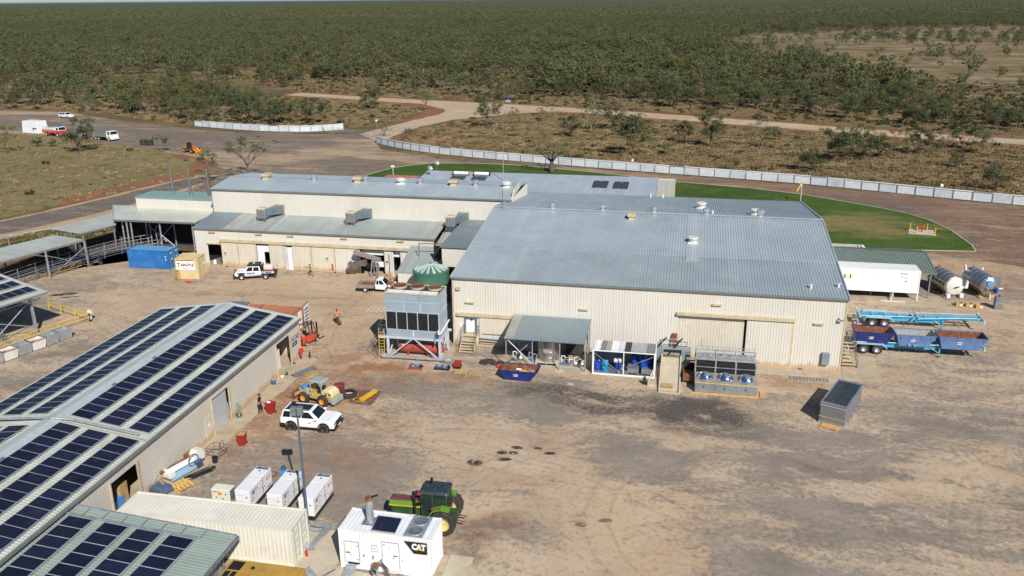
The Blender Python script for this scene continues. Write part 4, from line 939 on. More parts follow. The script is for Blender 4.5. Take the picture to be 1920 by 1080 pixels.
# ------------------------------------------------------------------ tall shed
ts=T('tall_shed','tall plain cream shed with pale low pitched roof behind the lean-to','shed',(-43.6,112.5,0))
TX0,TX1,TY0,TY1,TYR,TE,TR=-65.0,-22.25,107.0,118.2,112.6,9.45,10.05
roof_y(ts,TX0-.12,TX1+.1,TY0-.15,TE,TYR,TR,roofg,pitch=.30,label='south slope')
mb=MBL();l=math.dist((TYR,TR),(TY1,TE));mb.corr((TX1+.1,TY1+.15,TE),(-1,0,0),(0,TYR-TY1-.15,TR-TE),TX1-TX0+.22,l,.30,.04);mb.v=[(x-ts.location.x,y-ts.location.y,z)for x,y,z in mb.v];mb.build('roof_sheet',roofg,ts)
MB().box(TX0-.14,TX1+.12,TY0-.26,TY0-.15,TE-.16,TE-.01).build('gutter',gutterm,ts)
LOC=lambda o,t:None
LOC(wall(ts,'S',TY0,TX0,TX1,5.9,TE-.03,cream,pitch=.25,depth=.006),ts);LOC(wall(ts,'W',TX0,TY0,TY1,0,TE-.03,cream),ts);LOC(wall(ts,'N',TY1,TX0,TX1,0,TE-.03,cream),ts);LOC(wall(ts,'E',TX1,TY0,TY1,0,TE+.0,cream),ts)
LOC(gable(ts,TX0+.06,TY0,TY1,TYR,TE-.04,TR-.02,cream),ts); 
MB().prism([(TY0-.1,TE),(TY0-.1,TE+.06),(TY0+1.6,TR+.34),(TYR,TR+.55),(TYR,TR-.05)],TX1-.02,TX1+.14,'x').build('parapet',cream,ts)
for i,(x,k)in enumerate([(-59.1,3),(-51.9,1),(-45.2,3),(-44.2,1),(-38.9,2),(-36.2,1),(-31.3,3),(-28.3,1),(-23.95,2)]):
    turbine_vent(ts,x+43.6,(112.1 if k!=1 else 112.3)-112.5,TR-.03,.55 if k in(2,3)else .45,.75 if k!=2 else .85,k)

# ------------------------------------------------------------------ lean-to along the tall shed
lt=T('lean_to_shed','long low cream lean-to with sliding doors along the tall shed','shed',(-48,101.4,0))
LX0,LX1,LY,LZ=-64.95,-31.0,101.4,5.3
zl=lambda y:LZ+(6.1-LZ)*(y-LY)/(107-LY)
roof_y(lt,LX0-.1,LX1,LY-.15,zl(LY-.15),107.0,6.1,roofgg,pitch=.30,depth=.03)
for x0,w,m in((-64.9,4.2,roofdk),(-60.6,1.0,roofold),(-58.0,.35,roofold),(-56.4,.35,roofold),(-54.6,.5,roofold),(-54.0,.3,rooflt),(-44.3,.3,roofold),(-43.0,.25,roofold),(-32.0,.9,roofold)):
    roof_y(lt,x0,x0+w,LY-.12,zl(LY-.12)+.03,106.98,6.13,m,name='patched_roof_sheet',pitch=.30,depth=.03)
MB().box(LX0-.12,LX1,LY-.27,LY-.16,LZ-.18,LZ-.03).build('gutter',gutterm,lt)
ops=[(-63.14,-61.12,0,3.1),(-56.0,-54.12,0,3.5),(-51.95,-50.85,0,3.4),(-41.3,-38.0,0,3.5),(-37.0,-35.8,0,3.5)]
LOC(wall(lt,'S',LY,LX0,-31.2,0,LZ-.05,cream,ops=ops,pitch=.24,depth=.015),lt);LOC(wall(lt,'W',LX0,LY,107,0,LZ,cream),lt)
MB().box(LX0+.2,-31.3,LY+2.2,LY+2.3,0,5).build('shade_backing',dark,lt);MB().box(LX0+.2,-31.3,LY+.1,LY+2.2,-.05,.035).build('floor',concrete,lt)  # black sheet added behind the open bays as their painted shade
MB().box(-61.2,-33.5,LY-.30,LY-.03,3.52,3.86).build('door_head_cover',creamtrim,lt)
MB().box(-63.3,-61.0,LY-.16,LY-.02,3.08,3.28).build('door_head_cover',creamtrim,lt)
for a,b,m in((-61.1,-58.7,cream2),(-58.65,-56.02,cream2),(-54.1,-52.0,cream2),(-50.8,-48.15,cream2),(-48.1,-44.85,cream2),(-44.8,-41.6,cream)):
    d=wall(lt,'S',LY-.13,a,b,.06,3.52,m,name='sliding_door',pitch=.6,depth=.008);LOC(d,lt)
    MB().box(a,a+.05,LY-.155,LY-.132,.06,3.5).build('door_stile',creamtrim,lt);MB().box(b-.05,b,LY-.155,LY-.132,.06,3.5).build('door_stile',creamtrim,lt)
MB().box(-55.95,-54.15,LY+.05,LY+.12,2.35,3.2).build('white_panel',white,lt);MB().box(-55.95,-54.95,LY+.05,LY+.12,0,2.33).build('door',white,lt)
MB().box(-51.6,-50.9,LY+.02,LY+.1,0,3.15).build('door',white,lt);MB().box(-51.92,-51.65,LY+.0,LY+.06,0,3.3).build('door_frame',stone_c,lt)
MB().box(-36.9,-35.85,LY+.5,LY+.6,2.45,3.2).build('white_panel',white,lt);MB().box(-36.98,-36.78,LY+.0,LY+.2,0,3.3).build('door_frame',stone_c,lt)
MB().box(-41.2,-38.1,LY+.4,LY+.5,2.6,3.2).build('white_panel',white,lt)
MB().box(-40.1,-38.2,LY+.55,LY+1.0,.9,1.6).build('white_tank',white,lt,bevel=.1)
for x in(-62.27,-55.42,-50.92,-43.4,-35.68):wall_light(lt,x,LY,4.76)
for x,z in((-60.6,1.9),(-45.95,1.9),(-37.6,1.9)):MB().box(x-.16,x+.16,LY-.2,LY-.14,z,z+.09).box(x-.05,x+.05,LY-.2,LY-.14,z-.3,z-.2).build('warning_sign',lblack,lt)
MB().box(-37.75,-37.5,LY-.05,LY-.02,1.3,1.75).build('notice',lwhite,lt)
MB().box(-45.35,-45.15,LY-.2,LY-.15,.35,1.2).build('notice',lred,lt)
for x in(-60.5,-44.9,-37.7):MB().cyl((x-.12,LY-.3,.12),(x+.12,LY-.3,.12),.1,8).build('floor_lamp',dullblue,lt)
# small things in the open bay
t=T('pallet_load','pallet with dark cover and white box just inside the open left bay of the lean-to','pallet load',(-62.2,101.9,.04))
MB().box(-62.8,-61.7,101.5,102.4,.05,.2).build('pallet',timber,t);MB().box(-62.7,-62.3,101.55,102.0,.2,.75).build('white_box',white,t);MB().box(-62.3,-61.75,101.6,102.35,.2,.95).build('dark_cover',galvd,t,bevel=.08)
# evaporative coolers with ducts through the tall wall
def cooler(x,y,label,dx=1.5):
    z0=zl(y);t=T('evaporative_cooler',label,'air cooler',(x,y,z0),0,'evaporative coolers on the lean-to roof')
    MBL().box(-.62,.62,-.6,.6,.55,1.75).build('cabinet',coolerm,t,bevel=.04)
    for i in range(3):MBL().box(-.52+i*.37,-.22+i*.37,-.615,-.59,.68,1.6).build('louvre',galvd,t)
    for i in range(3):MBL().box(.605,.63,-.5+i*.36,-.22+i*.36,.68,1.6).build('louvre',galvd,t)
    MBL().frus((-.62,.62,-.6,.6),(-.45,.45,-.43,.43),1.75,1.9).build('lid',creamtrim,t)
    for sx in(-.5,.5):
        for sy in(-.5,.5):MBL().bar((sx*1.15,sy*1.15,-.05),(sx,sy,.56),.07).build('leg',galvd,t)
    MBL().box(-.55,.55,-.5,.5,.42,.54).build('frame',galvd,t)
    d=MBL();yy=107.0-y;d.hexa([(.3,.6,.75),(.62,.0,.75),(dx+.55,yy,.55),(dx-.75,yy,.55),(.3,.6,1.6),(.62,.0,1.6),(dx+.55,yy,1.7),(dx-.75,yy,1.7)]);d.build('duct',coolduct,t)
    MBL().box(dx-.85,dx+.65,yy-.06,yy-.02,.4,1.85).build('duct_flange',creamtrim,t)
cooler(-56.3,104.6,'grey evaporative cooler at the left end of the lean-to roof')
cooler(-43.5,104.6,'grey evaporative cooler in the middle of the lean-to roof')
cooler(-29.75,104.6,'grey evaporative cooler half hidden beside the dark grey link roof',dx=1.2)
# ------------------------------------------------------------------ link buildings between lean-to and main shed
lk=T('link_building','dark grey flat topped link block between the lean-to and the largest shed','building',(-26.5,100,0))
roof_y(lk,-28.7,-22.95,95.9,6.05,107.0,6.55,roofdk,pitch=.3,depth=.03)
MB().box(-28.75,-22.95,95.75,95.9,5.85,6.0).build('gutter',gutterm,lk)
LOC(wall(lk,'S',96.0,-28.6,-22.95,3.4,6.0,cream,pitch=.24),lk);LOC(wall(lk,'W',-28.6,96.0,107,0,6.0,cream),lk)
ll=T('low_link_shed','low grey roofed shed wedged behind the green water tank','shed',(-31,98,0))
roof_y(ll,-34.2,-28.65,95.2,2.6,101.2,4.3,roofgg,pitch=.3,depth=.03);roof_y(ll,-31.0,-28.65,101.2,4.4,107.0,5.6,roofgg,pitch=.3,depth=.03)
roof_y(ll,-26.85,-22.95,93.4,3.2,96.0,3.45,roofgg,pitch=.3,depth=.03,name='lower_roof_sheet');LOC(wall(ll,'S',93.5,-26.8,-22.95,0,3.15,cream),ll)
LOC(wall(ll,'S',95.3,-34.1,-28.7,0,2.55,cream),ll);LOC(wall(ll,'W',-34.1,95.3,101.3,0,2.55,cream),ll)
MB().box(-30.2,-28.7,97.9,98.0,3.0,5.4).build('dark_hatch',dark,ll)
rp=T('red_pipework','thin rusty red pipe crossing above the low shed behind the green tank','pipe',(-33,99,0))
MB().tube([(-34.35,93.2,0),(-34.35,93.2,5.4)],.06,6).build('upright',rustm,rp);MB().tube([(-32.3,98.5,3.9),(-32.3,98.5,5.4),(-28.6,98.5,5.55)],.06,6).build('crossing_pipe',rustm,rp);MB().tube([(-34.35,93.3,3.5),(-35.2,95.5,4.6)],.04,5).build('brace',rustm,rp)

# ------------------------------------------------------------------ office roof behind
bk=T('back_building','pale roofed building behind the sheds carrying solar water heaters','building',(-24,132,0))
roof_y(bk,-44.2,-4.6,121.9,4.6,142.0,6.0,rooflt,pitch=.4,depth=.025)
roof_y(bk,-4.55,-1.8,121.9,4.6,140.7,5.9,mat('cream_roof_strip',(.47,.45,.37),.5,var=.05),pitch=.8,depth=.02,name='cream_roof_strip')
for ax,c,a0,a1 in(('S',121.95,-44.1,-1.9),('N',141.9,-44.1,-1.9)):LOC(wall(bk,ax,c,a0,a1,0,4.55 if ax=='S' else 5.9,cream),bk)
for x in(-44.05,-1.9):MB().prism([(121.95,0),(141.9,0),(141.9,5.9),(121.95,4.55)],x-.05,x+.05,'x').build('wall',cream,bk)
def zb(y):return 4.6+1.4*(y-121.9)/20.1
for i,(x,y,tk,lb)in enumerate(((-37.6,137.6,1,'left of the pair of roof water heaters with white tanks'),(-34.0,137.6,1,'right of the pair of roof water heaters with white tanks'),(-13.6,136.5,0,'left of the two flat dark solar collectors near the right end of the back roof'),(-10.3,136.4,0,'right of the two flat dark solar collectors near the right end of the back roof'))):
    t=T('solar_water_heater',lb,'solar heater',(x,y,zb(y)),0)
    for q in(-.62,.62):MBL().slab((q-.56,-1.9,.10),(q+.56,-1.9,.10),(q+.56,1.3,.42),(q-.56,1.3,.42),.08).build('collector',[mat('collector_glass',(.05,.05,.055),.25,var=.1)],t)
    if tk:MBL().cyl((-1.25,1.75,.55),(1.25,1.75,.55),.3,12).build('tank',white,t,smooth=True);MBL().cyl((1.25,1.75,.55),(1.45,1.75,.55),.31,12).build('end_cap',orangep if i==0 else black,t);MBL().cyl((-1.45,1.75,.55),(-1.25,1.75,.55),.31,12).build('end_cap',black,t)
for x,y,lb in((-43.0,138.9,'white satellite dish on the left edge of the back roof'),(-43.4,144.3,'white satellite dish on a pole beyond the back roof')):
    t=T('satellite_dish',lb,'satellite dish',(x,y,5.6 if y<140 else 0),-.6);h=1.1 if y<140 else 6.6
    MBL().cyl((0,0,0),(0,0,h),.05,6).build('mast',galvd,t);b=MBL();b.lathe([(.02,0),(.25,.04),(.44,.14),(.42,.16),(.24,.06),(.02,.02)],16)
    R_=Matrix.Rotation(radians(70),4,'Y');b.v=[tuple(R_@Vector(v)+Vector((0,0,h+.3)))for v in b.v];b.build('dish',galv,t,smooth=True);MBL().bar((0,0,h+.1),(.75,0,h+.5),.04).build('feed_arm',galvd,t)
t=T('radio_mast','thin grey radio mast on the back roof','mast',(-29.8,137,zb(137)));MBL().cyl((0,0,0),(0,0,4.2),.06,6).build('mast_tube',galv,t);MBL().cyl((0,0,4.2),(0,0,6),.025,5).build('whip',galv,t)
ru=T('rust_roof_hut','small cream hut with rusty orange roof beside the lawn','hut',(-51,147.3,0))
MB().box(-54,-48.1,145.7,149.0,0,3.3).build('wall',cream,ru);roof_y(ru,-54.1,-48,145.6,3.42,149.1,3.5,rustroof,pitch=.4);MB().box(-54.2,-47.9,145.42,145.58,3.2,3.55).box(-47.98,-47.85,145.42,149.2,3.2,3.55).box(-54.3,-54.12,145.42,149.2,3.2,3.55).build('fascia',roofdk,ru)
MB().cyl((-53.4,149.6,0),(-53.4,149.6,5),.05,6).box(-53.7,-53.1,149.4,149.8,4.9,5.2).build('lamp_post',white,ru)
# ------------------------------------------------------------------ green topped block with steel stacks
gt=T('green_topped_block','cream block with flat green roof and three steel stacks left of the tall shed','building',(-72,112.5,0))
MB().box(-79.5,-65.1,110.3,114.6,0,6.85).build('wall',cream,gt);MB().box(-79.52,-65.12,110.22,110.28,0,4.9).build('painted_shade_wall',dark,gt);MB().box(-79.6,-65.08,110.2,114.7,6.86,7.0).build('roof_slab',mat('sea_green_roof',(.22,.33,.30),.4,var=.06),gt)  # near-black sheet on the wall paints the shade under the shelter
b=MB()
for x in(-79.4,-76.5,-73.5,-70.5,-67.5,-65.3):b.cyl((x,114.5,7),(x,114.5,7.5),.03,5)
b.tube([(-79.4,110.4,7.5),(-79.4,114.5,7.5),(-65.3,114.5,7.5)],.03,5);b.cyl((-79.4,110.4,7),(-79.4,110.4,7.5),.03,5);b.build('guard_rail',galvd,gt)
for x,h in((-74.4,4.3),(-71.5,4.1),(-68.5,4.0)):MB().cyl((x,112.2,7.0),(x-.15,112.2,7+h),.20,12,.17).build('exhaust_stack',stain,gt,smooth=True)

# ------------------------------------------------------------------ big carport over the race
cp=T('yard_shelter','wide grey green shelter roof on steel posts left of the lean-to','shelter',(-73,108,0))
A,B_,C_,D_=(-80.3,105.7,4.65),(-67.6,106.0,4.65),(-66.2,111.2,5.45),(-83.9,110.9,5.45)
b=MB();nrm=.05
k=44
vs=[]
for i in range(k+1):
    t_=i/k
    for q,(P0,P1)in enumerate(((A,B_),(D_,C_))):
        vs.append(tuple(P0[j]+(P1[j]-P0[j])*t_+(.035 if(i%2 and j==2)else 0)for j in range(3)))
b.add(vs,[(2*i,2*i+2,2*i+3,2*i+1)for i in range(k)]);b.add([(p[0],p[1],p[2]-.12)for p in(A,B_,C_,D_)],[(3,2,1,0)]);b.build('roof_sheet',roofcr,cp)
MB().bar((A[0],A[1]-.05,4.55),(B_[0],B_[1]-.05,4.55),.12,.16).build('gutter',gutterm,cp);MB().bar((A[0],A[1],4.6),(D_[0],D_[1],5.45),.14,.2).build('barge_cap',galv,cp);MB().bar((-80,106.0,4.4),(-67.6,106.4,4.4),.12,.2).build('beam',galv,cp)
for x,y in((-78.4,105.9),(-77.7,109.3),(-73.4,109.7),(-79.6,106.6),(-73.4,106.3),(-68.4,106.5),(-77.8,106.0)):
    MB().cyl((x,y,0),(x,y,4.5),.12,8).build('post',galv,cp)
for a,c_ in(((-77.7,109.3,3.4),(-74.7,109.4,.6)),((-73.4,109.7,3.4),(-76.2,109.5,.6)),((-73.4,106.3,2.6),(-71,106.4,.5))):MB().cyl(a,c_,.06,6).build('brace',galv,cp)
MB().tube([(-76.6,108.6,0),(-76.6,108.6,3.6),(-75.9,108.7,3.95),(-65.1,108.8,3.95)],.09,7).build('pipe',galv,cp)
MB().tube([(-75.4,108.2,.2),(-75.5,108.2,2.6),(-75.1,108.2,3.4)],.07,6).build('pipe',galv,cp)
MB().box(-84.5,-65.1,111.4,111.5,0,4.6).build('painted_shade_screen',dark,cp)  # black sheet added as the deep shade at the back of the shelter

# ------------------------------------------------------------------ stockyard shelters (rotated group)
def quad_roof(root,P,m,th=.12,k=26):   # P: front-left, front-right, back-right, back-left
    b=MB();vs=[]
    for i in range(k+1):
        t_=i/k
        for P0,P1 in((P[0],P[1]),(P[3],P[2])):vs.append(tuple(P0[j]+(P1[j]-P0[j])*t_+(.03 if(i%2 and j==2)else 0)for j in range(3)))
    b.add(vs,[(2*i,2*i+2,2*i+3,2*i+1)for i in range(k)]);b.add([(p[0],p[1],p[2]-th)for p in P],[(3,2,1,0)])
    for p,q in zip(P,P[1:]+P[:1]):b.add([(p[0],p[1],p[2]-th),(q[0],q[1],q[2]-th),(q[0],q[1],q[2]),(p[0],p[1],p[2])],[(0,1,2,3)])
    return b.build('roof_sheet',m,root)
s1=T('stockyard_shelter','low pale skillion roof over the stockyard at the left edge','shelter',(-84,90,0))
quad_roof(s1,[(-86.6,77.0,3.75),(-79.9,98.3,3.75),(-84.9,99.1,3.9),(-92.4,78.0,3.9)],roofcr)
for x,y in((-79.3,97.9),(-80.9,92.4),(-82.9,86.4),(-84.8,80.6),(-84.4,98.6),(-87.3,92.3),(-89.5,85)):MB().box(x-.09,x+.09,y-.09,y+.09,0,3.7).build('post',galv,s1)
for a,c_ in(((-79.3,97.9,2.9),(-80.3,94.6,1.2)),((-80.9,92.4,3.1),(-80.0,95.4,1.6)),((-80.9,92.4,3.0),(-81.4,90.7,3.65)),((-82.9,86.4,3.0),(-83.4,84.7,3.65))):MB().cyl(a,c_,.05,6).build('brace',galv,s1)
MB().bar((-79.8,98.2,3.52),(-86.4,77.2,3.52),.1,.2).build('beam',gutterm,s1)
s2=T('stockyard_shelter','second pale skillion roof higher up between the left shelter and the wide shelter','shelter',(-83,106,0))
quad_roof(s2,[(-82.2,100.6,3.95),(-80.2,106.0,3.95),(-84.4,111.4,4.1),(-87.2,101.5,4.1)],roofcr)
for x,y in((-82.1,101.2),(-80.6,105.9),(-86.6,101.8),(-85.1,101.5),(-83.6,101.3)):MB().box(x-.07,x+.07,y-.07,y+.07,0,3.9).build('post',galv,s2)
MB().bar((-82.2,100.5,3.75),(-80.2,105.9,3.75),.1,.18).build('beam',gutterm,s2)
# long pipe rail behind
t=T('pipe_rail','long raised steel pipe on posts along the verge behind the stockyard roofs','pipe rail',(-92,108,0));pts=[(-112,80,1.6),(-103.5,93,1.7),(-97.4,104.5,1.75),(-92.5,111.5,1.8),(-85.8,119,1.9)]
MB().tube(pts,.10,7).build('pipe',galv,t)
for p in pts+[(-100.5,98.7,1.7),(-89.2,115.2,1.8)]:MB().cyl((p[0],p[1],0),p,.08,6).build('post',galv,t)
# stockyard rails: runs of posts and rails, each rail its own part
def rail_run(name,label,pts,h=1.7,n=5,m=rail,r=.035,gap=2.6,cat='stock fence',screen=None):
    t=T(name,label,cat,(*pts[0],0));Lg=poly_len(pts);k=max(1,round(Lg/gap));P=[poly_at(pts,Lg*i/k)for i in range(k+1)]
    for p in P:MB().cyl((*p,0),(*p,h+.08),r*1.5,6).build('post',m,t)
    for j in range(n):
        z=.25+(h-.25)*j/(n-1);b=MB();b.tube([(*p,z)for p in P],r,5);b.build('rail',m,t)
    if screen is not None:
        for p,q in zip(P[:-1],P[1:]):MB().bar((*p,h/2),(*q,h/2),.03,h-.1).build('screen',screen,t)
    return t
ax_=Vector((.29,.957)); 
rail_run('stock_race','front rail of the cattle race under the left stockyard roof',[(-84.8,79),(-82.9,88),(-81.7,95),(-79.9,101),(-78.3,104.6),(-77.5,106.5)],1.5,5,galvd)
rail_run('stock_race','second rail of the cattle race just behind the front rail',[(-86.0,80),(-84.2,89),(-83.0,96.5),(-81.2,102.4),(-79.4,106.5),(-76.2,110)],1.7,4,galv)
rail_run('stock_pen','pen fence with shade painted on its screens behind the cattle race',[(-87.3,80),(-85.6,90),(-85.4,98),(-84.2,104),(-82.4,109.0),(-79,111.8),(-74,112.3)],1.9,4,rail,screen=oil)  # near-black screens carry the pens' black shadows in their colour
rail_run('stock_pen','outermost dark rails of the stockyard along the grass verge',[(-93,82),(-91.5,92),(-89,101),(-86.5,108),(-83.5,113),(-79.8,115.5)],1.6,4,rail)
rail_run('stock_gate','low rusty pipe rail fence panels lying before the race',[(-84.2,84.5),(-82.2,91.6),(-80.4,97.2)],1.1,4,rail,gap=1.8)
structure(sheet('pen_floor',[(-93,80),(-87.4,79),(-85.6,88),(-82.9,101),(-80.0,107),(-66,107),(-66,110.2),(-79.6,110.2),(-79.6,113.5),(-84,113),(-89,102),(-92,92)],.034,mat('dark_pen_soil',(.105,.075,.055),.95,var=.25,scale=.8,dirt=(.22,.15,.1),damt=.4),jit=.3,seed=30))
t=T('steel_walkway','weathered yellow and grey steel loading ramp frames beside the stockyard posts','ramp',(-80.8,94.5,0))
for i in range(5):MB().bar((-81.7+i*.35,92.6+i*1.0,.15+.1*i),(-80.8+i*.32,93.2+i*.95,.9),.07,.07).build('rail',genyel if i%2 else rail,t)
MB().bar((-81.3,92.6,.8),(-79.9,97.2,1.0),.5,.06).build('deck',galvd,t);MB().bar((-81.1,92.5,.4),(-79.6,97.0,.5),.08).build('rail',genyel,t);MB().bar((-79.3,98.0,.2),(-78.6,96.2,.9),.08).build('rail',genyel,t)
# little low parked things by the post
t=T('quad_bike','small blue and dark quad frame parked beside the stockyard post','quad bike',(-78.8,98.8,0),.6)
for sx in(-.6,.6):
    for sy in(-.35,.35):MBL().cyl((sx,sy-.1,.25),(sx,sy+.1,.25),.25,10).build('wheel',blackr,t)
MBL().box(-.5,.5,-.2,.2,.35,.6).build('body',dullblue,t,bevel=.05);MBL().box(-.75,-.25,-.35,.35,.6,.66).box(.3,.8,-.35,.35,.58,.64).build('rack',black,t);MBL().box(-.25,.3,-.13,.13,.6,.78).build('seat',black,t,bevel=.04);MBL().bar((.35,-.35,.85),(.35,.35,.85),.04).bar((.35,0,.6),(.35,0,.85),.05).build('handlebar',galv,t)

# ------------------------------------------------------------------ left solar shelter (rotated)
RZ=-0.293   # local +y runs (.289,.957)
ls=T('solar_shelter','open steel shelter with solar panels and yellow rails at the left edge','shelter',(-67.0,75.6,0),RZ)
WX,SLP=-14.0,.10   # roof rises to the west
rb=MBL();lx=14.0;rb.corr((WX,.1,4.62+lx*SLP),(0,-1,0),(lx,0,-lx*SLP),22,math.hypot(lx,lx*SLP),.25,.035);rb.quad((WX,-22,4.55+lx*SLP),(WX,.1,4.55+lx*SLP),(0,.1,4.55),(0,-22,4.55));rb.add([(WX,.1,4.5+lx*SLP),(0,.1,4.5),(0,.1,4.64),(WX,.1,4.64+lx*SLP)],[(3,2,1,0)])
rb.build('roof_sheet',roofcr,ls);MBL().bar((0.05,.1,4.55),(.05,-22,4.55),.1,.14).build('gutter',gutterm,ls);MBL().bar((0,.1,4.6),(WX,.1,4.6+lx*SLP),.1,.16).build('barge_cap',rooflt,ls)
pm=MBL();pm.mat(0).box(-.81,.81,-.48,.48,.002,.034);pm.mat(1); 
for s_ in(-1,1):pm.box(-.835,.835,s_*.4985-.016,s_*.4985+.016,0,.040);pm.box(s_*.824-.014,s_*.824+.014,-.482,.482,0,.040)
panel_me=pm.mesh('solar_panel',[solar,pframe])
def solar_row(root,xs,y0,y1,zf,slope_ang,pitch=1.015,along='y',zup=.09,maxn=99):
    n=int(round(abs(y1-y0)/pitch)); 
    for i in range(min(n,maxn)):
        y=y0-(i+.5)*pitch;o=link('solar_panel',panel_me,root,(xs,y,zf(xs)+zup),(0,slope_ang,0)); 
for xc in(-1.75,-4.3,-6.85,-9.4):solar_row(ls,xc,-.45,-13.6,lambda x:4.64-x*SLP,math.atan(SLP))
for y in(-1.2,-6.8,-12.4,-18): 
    MBL().box(-1.35,-1.1,y-.12,y+.12,0,4.65).build('post',galv,ls);MBL().box(-12.5,-12.3,y-.1,y+.1,0,5.7).build('post',galv,ls)
for a,c_ in(((-1.2,-1.2,3.9),(-1.2,-6.6,.3)),((-1.2,-6.8,3.2),(-1.2,-1.4,.9)),((-1.2,-6.8,3.4),(-1.2,-12.2,.5))):MBL().cyl(a,c_,.055,6).build('brace',galv,ls)
tr_=MBL();tr_.bar((-1.2,0,4.35),(-1.2,-20,4.35),.1);tr_.bar((-1.2,0,3.75),(-1.2,-20,3.75),.08)
for i in range(18):tr_.bar((-1.2,-i*1.1,4.35 if i%2 else 3.75),(-1.2,-(i+1)*1.1,3.75 if i%2 else 4.35),.05)
tr_.build('eave_truss',galv,ls)
tr_=MBL();tr_.bar((-1.2,-1.2,4.3),(-12.4,-1.2,5.4),.1);tr_.bar((-1.2,-1.2,3.8),(-12.4,-1.2,4.9),.08);tr_.build('end_truss',galv,ls)
MBL().box(-13,-2.6,-16,-.6,.02,.05).build('shed_floor',concrete,ls)
fr=MBL()
for z in(.4,.75,1.1,1.45):fr.tube([(-1.9,-4.4,z),(-6.4,-4.0,z),(-6.4,-11.0,z)],.035,5);fr.tube([(-2.1,-4.4,z),(-2.3,-8.6,z),(-5,-8.8,z)],.03,5)
for x,y in((-1.9,-4.4),(-4,-4.2),(-6.4,-4.0),(-2.2,-6.5),(-2.3,-8.6),(-5,-8.8)):fr.cyl((x,y,0),(x,y,1.6),.04,5)
fr.build('pen_rails',galvd,ls)
yr=T('yellow_guard_rail','yellow handrail running around the left solar shelter in a point','guard rail',(-65.1,79.1,0))
P1=[(-69.2,66.0),(-68.4,69.0),(-67.4,72.6),(-66.5,75.8),(-65.1,79.1)];P2=[(-65.1,79.1),(-67.6,79.9),(-70.2,80.9),(-72.6,81.9)]
for P_ in(P1,P2):
    for z in(.55,1.05):MB().tube([(*p,z)for p in P_],.05,6).build('rail',yellowp,yr)
    for p in P_:MB().box(p[0]-.05,p[0]+.05,p[1]-.05,p[1]+.05,0,1.08).build('post',yellowp,yr)
MB().box(-65.4,-64.9,79.2,79.5,.9,1.35).box(-65.3,-64.95,79.1,79.3,.3,.65).build('control_box',whited,yr)
def bin_(p,rz,label,rusty=False,m=None):
    t=T('steel_bin',label,'steel bin',(*p,0),rz,'open steel bins in a row beside the left shelter');m=m or galv;w,d,h=.68,.76,1.08
    b=MBL(); 
    b.frus((-w*.8,w*.8,-d*.85,d*.85),(-w*.8,w*.8,-d*.85,d*.85),.1,.14)
    for s_ in(-1,1):
        b.hexa([(s_*w*.8-.02,-d*.85,.1),(s_*w*.8+.02,-d*.85,.1),(s_*w*.8+.02,d*.85,.1),(s_*w*.8-.02,d*.85,.1),(s_*w-.02,-d,h),(s_*w+.02,-d,h),(s_*w+.02,d,h),(s_*w-.02,d,h)])
        b.hexa([(-w*.8,s_*d*.85-.02,.1),(w*.8,s_*d*.85-.02,.1),(w*.8,s_*d*.85+.02,.1),(-w*.8,s_*d*.85+.02,.1),(-w,s_*d-.02,h),(w,s_*d-.02,h),(w,s_*d+.02,h),(-w,s_*d+.02,h)])
    b.build('tub',m,t);b=MBL()
    for s_ in(-1,1):b.box(-w-.05,w+.05,s_*d-.04,s_*d+.04,h-.02,h+.05);b.box(s_*w-.04,s_*w+.04,-d,d,h-.02,h+.05)
    b.build('rim',rustm if rusty else m,t)
    for s_ in(-1,1):MBL().box(s_*.35-.08,s_*.35+.08,-.6,.6,0,.1).build('skid',galvd,t)
    if rusty:MBL().box(-.5,.5,-.6,.6,.6,.8).build('scrap_load',rustm,t);MBL().box(-.1,.25,-.1,.45,.8,.9).build('white_sheet',lwhite,t)
bl=['rightmost and last steel bin at the pointed end of the bin row','empty grey bin second from the right end of the bin row','white bin with rusty rim and a white sheet inside, third from the right','empty grey bin between the two rusty rimmed bins','pale bin heaped with rusty scrap, second from the left in the row','grey bin cut by the left edge of the picture']
for i in range(6):
    q=Vector((-64.55,74.0))+Vector((-.285,-.958))*(1.52*i);bin_((q.x-.05,q.y),RZ-.03,bl[i],i in(2,4),galv if i not in(2,4)else whited)

# ------------------------------------------------------------------ workshop with the solar roof
wk=T('workshop','long workshop with rows of solar panels on a pale ribbed roof','workshop',(-45,55,0))
WXE,WXR,WXW,WE,WR,WYN,WYS=-37.3,-44.8,-52.5,4.08,5.12,74.35,22.0
for y0,y1 in((48.9,WYN+.1),(WYS,48.75)):
    roof_x(wk,y0,y1,WXE+.12 if False else WXR,WR,WXE+.12,WE,roofcr);mbx=MBL();l=math.dist((WXR,WR),(WXW-.12,WE));mbx.corr((WXW-.12,y1,WE),(0,-1,0),(WXR-WXW+.12,0,WR-WE),y1-y0,l,.25,.035)
    mbx.v=[(x+45,y-55,z)for x,y,z in mbx.v];mbx.build('roof_sheet',roofcr,wk)
LOCW=lambda o:None
for o in[c for c in COL.objects if c.parent==wk and c.name.startswith('roof_sheet')]:pass
MB().prism([(WXR-.8,WR-.07),(WXR,WR+.09),(WXR+.8,WR-.07)],WYS,WYN+.12,'y').build('ridge_cap',mat('pale_ridge',(.50,.54,.53),.4,metal=.2,var=.06),wk)
MB().box(WXE+.12,WXE+.26,WYS,WYN+.12,WE-.2,WE-.03).build('gutter',gutterm,wk);MB().box(WXW-.26,WXW-.12,WYS,WYN+.12,WE-.2,WE-.03).build('gutter',creamtrim,wk)
wo=[(69.1,71.9,-.1,3.25),(57.5,60.1,-.1,3.15),(44.4,47.3,-.1,3.1)]
